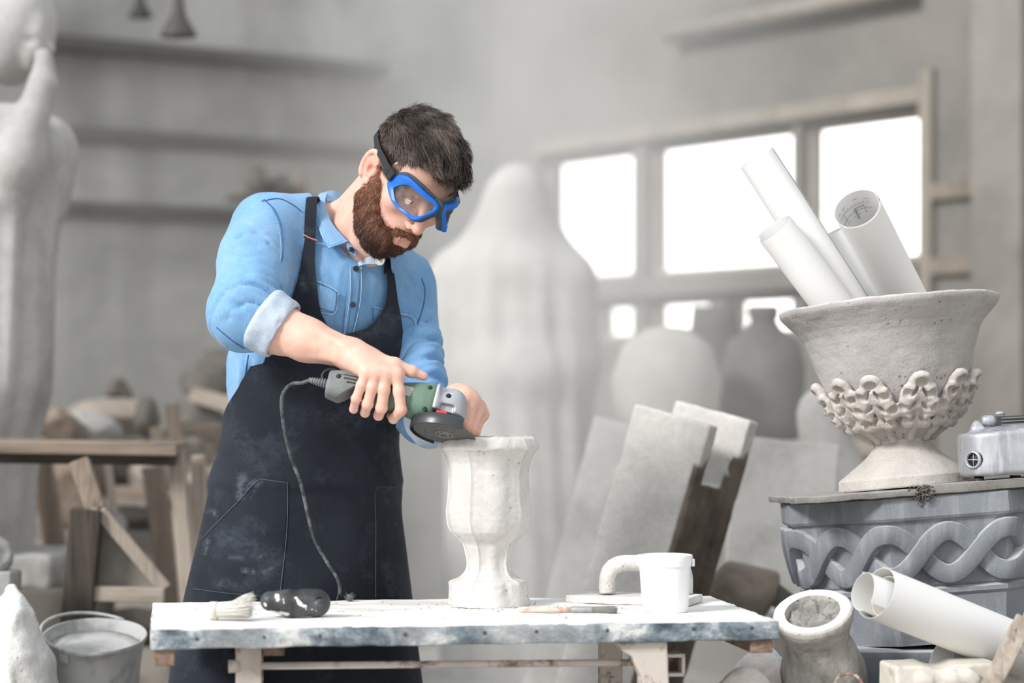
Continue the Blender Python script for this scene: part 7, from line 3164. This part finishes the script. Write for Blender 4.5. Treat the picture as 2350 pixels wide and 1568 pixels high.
# trousers and shoes (behind the apron and the bench)
S = Sdf()
S.add(s_ell((foot[0], MD, .90), (.165, .105, .12)), 0)
for s_ in (-1, 1):
    hp2 = np.array([foot[0], MD, .86]) + TLx * .085 * s_
    kn, an_ = hp2 * [1, 1, 0] + [0, -.01, .48], hp2 * [1, 1, 0] + TLx * .02 * s_ + [0, .02, .10]
    S.add(s_cap(hp2, kn, .088, .066), .03).add(s_cap(kn, an_, .066, .062), .02)
S.sub(s_box((foot[0], MD, .02), (.6, .6, .055)), .004)
V, Q = sdf_mesh(S, (foot[0] - .32, MD - .25, .03), (foot[0] + .32, MD + .25, 1.06), .009)
mesh_obj('trousers', V, Q, m_plain('dark_trousers', (52, 58, 70), .9, 0, .1), man)
for s_ in (-1, 1):
    c_ = np.array([foot[0], MD, 0]) + TLx * .105 * s_
    S = Sdf().add(s_cap(c_ + [0, .03, .05], c_ + TFx * .15 + [0, 0, .035], .048, .036), 0).add(s_cap(c_ + [0, .02, .06], c_ + [0, .02, .12], .05, .05), .02)
    S.sub(s_box(c_ - [0, 0, .05], (.5, .5, .052)), .002)
    V, Q = sdf_mesh(S, c_ + [-.2, -.3, -.01], c_ + [.2, .2, .2], .006)
    mesh_obj('shoe', V, Q, m_plain('work_shoe', (70, 60, 52), .7) if s_ < 0 else bpy.data.materials['work_shoe'], man)
# ================================================================== angle grinder
M_green = m_plain('green_tool_plastic', (98, 124, 107), .48, 0, .06, 10, .05, 200)
M_gcap = m_plain('dusty_grey_plastic', (112, 116, 116), .6, 0, .18, 40)
M_head = m_plain('grey_cast_head', (176, 180, 186), .42, .35, .06, 30)
M_dark = m_plain('dark_plastic', (36, 38, 40), .5)
M_guard = m_plain('guard_steel', (74, 76, 79), .36, .55, .1, 30)
t = NT('cutting_disc')
f = t.noise(260, 4, .7)
t.set(Base_Color=t.ramp(f, [(.3, lin((60, 60, 60))), (.7, lin((112, 110, 108)))]), Roughness=.7, Normal=t.bump(f, .3, .001))
M_disc = t.m
gr = thing('angle_grinder', 'green angle grinder with grey head and round disc in the man\'s hands', 'grinder', GC)


def G3(s, u, v):
    """grinder space: s along the body, u up (against the spindle), v towards the camera; from the gear head"""
    return GH + Ga * s - Gn * u + Gb * v


GR = np.stack([Ga, -Gn, Gb], 1)


def gsdf(items, lo, hi, h, name, mat, parent=gr, autosmooth=None):
    S = Sdf()
    for op, f_, k_ in items:
        S.items.append((op, f_, k_))
    V, Q = sdf_mesh(S, lo, hi, h)
    return mesh_obj(name, V @ GR.T + GH, Q, mat, parent, autosmooth=autosmooth)


def rsec(s0, s1, r0, r1, sq=.0):
    return s_cap((s0, 0, 0), (s1, 0, 0), r0, r1)


def body_fn(P):
    s = P[:, 0]
    r = np.interp(s, [-.215, -.20, -.185, -.15, -.11, -.085, -.066, -.050, -.036, -.028], [.0275, .0290, .0290, .0272, .0270, .0290, .0335, .0362, .0366, .0345])
    c = np.interp(s, [-.22, -.12, -.05], [-.002, 0, .0])
    y, z = P[:, 1] - c, P[:, 2]
    q = (np.abs(y) ** 2.6 + np.abs(z * 1.04) ** 2.6) ** (1 / 2.6) - r
    d_ = smax(q * .8, s + .0285, .004)
    return smax(d_, -.172 - s, .004)


it = [('u', body_fn, 0)]
for (u, v) in ((.021, .027), (-.022, .0285)):
    it.append(('s', s_cap((-.042, u, v + .004), (-.042, u, v + .02), .0042), .001))
V, Q = sdf_mesh((lambda P: smax(body_fn(P), -np.minimum(s_cap((-.042, .021, .0315), (-.042, .021, .05), .0042)(P), s_cap((-.042, -.022, .0315), (-.042, -.022, .05), .0042)(P)), .001)), (-.22, -.045, -.045), (-.02, .045, .045), .0014)
hs2 = mesh_obj('motor_housing', V @ GR.T + GH, Q, M_green, gr)
for (u, v) in ((.021, .0262), (-.022, .0262)):
    V, Fc = lathe([(.0040, 0), (.0040, .0012)], 16, G3(-.042, u, v + .004), axes_from(Gb))
    mesh_obj('screw', V, Fc, M_dark, hs2)
# badge plate
V, Fc = box(G3(-.083, .006, .0298), (.012, .009, .0006), GR @ roty(0), .0003)
mesh_obj('badge', V, Fc, m_plain('badge_grey', (170, 176, 172), .5), hs2, smooth=False)


def cap_fn(P):
    s = P[:, 0]
    h = np.interp(s, [-.229, -.223, -.195, -.165], [.0215, .0240, .0295, .0305])
    q = (np.abs((P[:, 1] + .003) / 1.0) ** 4 + np.abs(P[:, 2] * 1.05) ** 4) ** .25 - h
    # lower edge slopes back
    d_ = smax(q * .8, s + .172 + np.clip(-P[:, 1] - .002, 0, 1) * 1.1, .003)
    return smax(d_, -.2275 - s, .003)


def cap_vents(P):
    d_ = cap_fn(P)
    for i, u in enumerate((.019, .0125, .006, -.0005)):
        d_ = smax(d_, -s_box((-.192 + .004 * i, u, .030), (.020 - .003 * i, .0013, .006), None, .0006)(P), .0006)
    d_ = smax(d_, -s_cap((-.208, .008, .02), (-.208, .008, .05), .0042)(P), .0006)
    return d_


V, Q = sdf_mesh(cap_vents, (-.26, -.04, -.04), (-.15, .04, .042), .0011)
rc_ = mesh_obj('rear_cap', V @ GR.T + GH, Q, M_gcap, gr)
V, Fc = lathe([(.0040, 0), (.0040, .001)], 16, G3(-.208, .008, .0245), axes_from(Gb))
mesh_obj('screw', V, Fc, M_dark, rc_)
# hanging eye at the tail
P = [G3(-.206, .022, -.004), G3(-.220, .028, -.004), G3(-.234, .024, -.004), G3(-.240, .013, -.004), G3(-.236, .002, -.004)]
MB().add(*tube(catmull(P, 18), .0030, 8)).build('hanging_eye', M_dark, gr)
# cable with ribbed sleeve
sv_ = []
for i in range(40):
    q = i / 39
    r = (.0092 * (1 - q) + .0046 * q) * (1 + .17 * math.sin(q * 2 * math.pi * 7.5) * (q < .93))
    sv_.append((r, q * .035))
tail = G3(-.2265, -.003, .0)
dirn = nrm(-Ga * 1.0 - Gn * .02)
V, Fc = lathe(sv_, 24, tail, axes_from(dirn))
mesh_obj('cable_sleeve', V, Fc, M_gcap, gr)
c0 = tail + dirn * .033
pth = [c0, W(692, 879, 4.400), W(672, 881, 4.405), W(655, 894, 4.42), W(646, 922, 4.44), W(652, 985, 4.47), W(668, 1050, 4.50), W(690, 1110, 4.52), W(706, 1180, 4.535), W(722, 1240, 4.545), W(750, 1290, 4.55), W(774, 1328, 4.555), W(780, 1355, 4.56),
       W(776, 1376, 4.60), W(770, 1420, 4.63), W(766, 1490, 4.63), W(778, 1535, 4.63), W(800, 1568, 4.63), W(850, 1640, 4.66), W(900, 1800, 4.75), W(1000, 2245, 4.9)]
pth[-1][2] = .006
V, Fc = tube(catmull(np.array(pth), 150), np.concatenate([np.full(110, .0034), np.full(40, .0032)]), 10)
mesh_obj('power_cord', V, Fc, m_chip('dusty_cord', (96, 100, 104), (60, 64, 68), (150, 152, 154), 60, thr=.5, rough=.6), gr)

# gear head
it = [('u', s_box((-.0265, 0, 0), (.0045, .0345, .0345), None, .007), 0),
      ('u', s_cap((-.022, -.002, 0), (.0, .0, 0), .030, .027), .012),
      ('u', s_cap((.002, .010, 0), (.004, -.012, 0), .0275, .0275), .01),
      ('u', s_cap((-.012, .018, 0), (.012, .010, 0), .014, .012), .012),
      ('s', s_box((.004, -.0285, 0), (.05, .0125, .05)), .003),
      ('s', s_box((-.004, -.0130, .0315), (.0125, .0105, .0095), None, .004), .004),
      ('s', s_cap((-.006, .0150, .026), (-.006, .0150, .05), .0050), .001)]
hd2 = gsdf(it, (-.035, -.04, -.042), (.045, .045, .042), .0013, 'gear_head', M_head)
V, Fc = lathe([(.0038, 0), (.0046, .001)], 16, G3(-.006, .0150, .0235), axes_from(Gb))
mesh_obj('handle_socket', V, Fc, M_dark, hd2)
# neck ring under the head, guard clamp, red lever
V, Fc = lathe([(.0255, 0), (.0262, .002), (.0262, .0095), (.0245, .0115)], 40, G3(.004, -.0270, 0), axes_from(-Gn))
mesh_obj('bearing_flange', V, Fc, M_gcap, hd2, autosmooth=40)
V, Fc = box(G3(-.012, -.0205, .0265), (.0095, .0034, .005), GR @ rotz(.1), .0012)
mesh_obj('guard_lever', V, Fc, m_plain('red_plastic', (226, 62, 44), .4), gr, smooth=False)
V, Fc = tube([G3(.021, -.0225, .022), G3(.026, -.0235, .012)], .0044, 12)
mesh_obj('clamp_screw', V, Fc, M_guard, gr)
MB().add(*tube(catmull([G3(-.020, -.019, .0270), G3(.0, -.0190, .0290), G3(.020, -.0205, .0235)], 12), .0018, 8)).build('guard_clamp', M_dark, gr)
# guard: half a drum open towards the work
n = 60
a0, a1 = math.radians(-255), math.radians(-62)
G = []
for i in range(n):
    a_ = a0 + (a1 - a0) * i / (n - 1)
    row = []
    for (r, u) in ((.022, .0165), (.050, .0165), (.0605, .0150), (.0625, .0125), (.0628, .002), (.0625, -.0045), (.0605, -.0055)):
        row.append(GC + (Ga * math.cos(a_) - Gb * math.sin(a_)) * r - Gn * u)
    G.append(row)
V, Fc = grid_sheet(np.array(G), .0012)
mesh_obj('blade_guard', V, Fc, M_guard, gr, autosmooth=40)
# disc with hub and nut
pr = [(.010, .0010), (.020, .0010), (.024, .0004), (.0575, -.0008), (.0577, -.0018), (.0240, -.0024), (.0215, -.0034), (.010, -.0034)]
V, Fc = lathe([(r, -z) for r, z in pr], 96, GC, axes_from(Gn))
mesh_obj('disc', V, Fc, M_disc, gr, autosmooth=30)
V, Fc = lathe([(.0185, .002), (.0185, .0044), (.0165, .0052), (.0150, .0046), (.0110, .0046), (.0100, .0062), (.0060, .0064), (.0055, .0030)], 48, GC, axes_from(Gn))
nt = mesh_obj('flange_nut', V, Fc, m_plain('nut_steel', (132, 132, 132), .4, .6, .15, 60), gr, autosmooth=35)
for q in range(4):
    a_ = q * math.pi / 2 + .4
    V, Fc = lathe([(.0018, 0), (.0018, .0006)], 10, GC + Gn * .0046 + (Ga * math.cos(a_) + Gb * math.sin(a_)) * .0130, axes_from(Gn))
    mesh_obj('pin_hole', V, Fc, M_dark, nt)
V, Fc = tube([GC - Gn * .002, GC - Gn * .020], .009, 16)
mesh_obj('spindle', V, Fc, M_guard, gr)
# side handle inside the left fist
h0, h1 = G3(.006, .0, -.028), W(1080, 966, 4.515)
V, Fc = tube([h0, h0 + (h1 - h0) * .12, h0 + (h1 - h0) * .2, h0 + (h1 - h0) * .92, h1], [.007, .008, .0125, .0125, .010], 16)
mesh_obj('side_handle', V, Fc, M_dark, gr)
# ================================================================== dust in the air
hz_ = bpy.data.materials.new('stone_dust_haze')
hz_.use_nodes = True
nt_ = hz_.node_tree
nt_.nodes.remove(nt_.nodes['Principled BSDF'])
vs_ = nt_.nodes.new('ShaderNodeVolumeScatter')
vs_.inputs['Color'].default_value = (.97, .965, .955, 1)
vs_.inputs['Anisotropy'].default_value = 0.0
ge_ = nt_.nodes.new('ShaderNodeNewGeometry')
sp2 = nt_.nodes.new('ShaderNodeSeparateXYZ')
nt_.links.new(ge_.outputs['Position'], sp2.inputs[0])


def nmath(op, a, b=0.0):
    x = nt_.nodes.new('ShaderNodeMath')
    x.operation = op
    for s, v in zip(x.inputs, (a, b)):
        if hasattr(v, 'is_output'):
            nt_.links.new(v, s)
        else:
            s.default_value = v
    return x.outputs[0]


gx = nmath('DIVIDE', nmath('SUBTRACT', sp2.outputs[0], 0.12), 0.56)
gx = nmath('EXPONENT', nmath('MULTIPLY', nmath('MULTIPLY', gx, gx), -1.0))
nz_ = nt_.nodes.new('ShaderNodeTexNoise')
nz_.inputs['Scale'].default_value = 1.5
nz_.inputs['Detail'].default_value = 3
nt_.links.new(ge_.outputs['Position'], nz_.inputs['Vector'])
cl_ = nmath('MAXIMUM', nmath('MULTIPLY', nmath('SUBTRACT', nz_.outputs[0], 0.30), 2.6), 0.08)
den = nmath('ADD', nmath('MULTIPLY', nmath('MULTIPLY', gx, cl_), 0.36), 0.004)
nt_.links.new(den, vs_.inputs['Density'])
nt_.links.new(vs_.outputs[0], nt_.nodes['Material Output'].inputs['Volume'])
hb_ = MB().add(*box((0.3, 7.3, 1.75), (1.9, 2.05, 1.7))).build('dust_haze', hz_, org=(0.3, 7.3, .05), smooth=False)
tag(hb_, 'pale cloud of stone dust hanging in the air behind the man', 'dust', None, 'stuff')
SC.cycles.volume_step_rate = 4.0
SC.cycles.volume_max_steps = 48
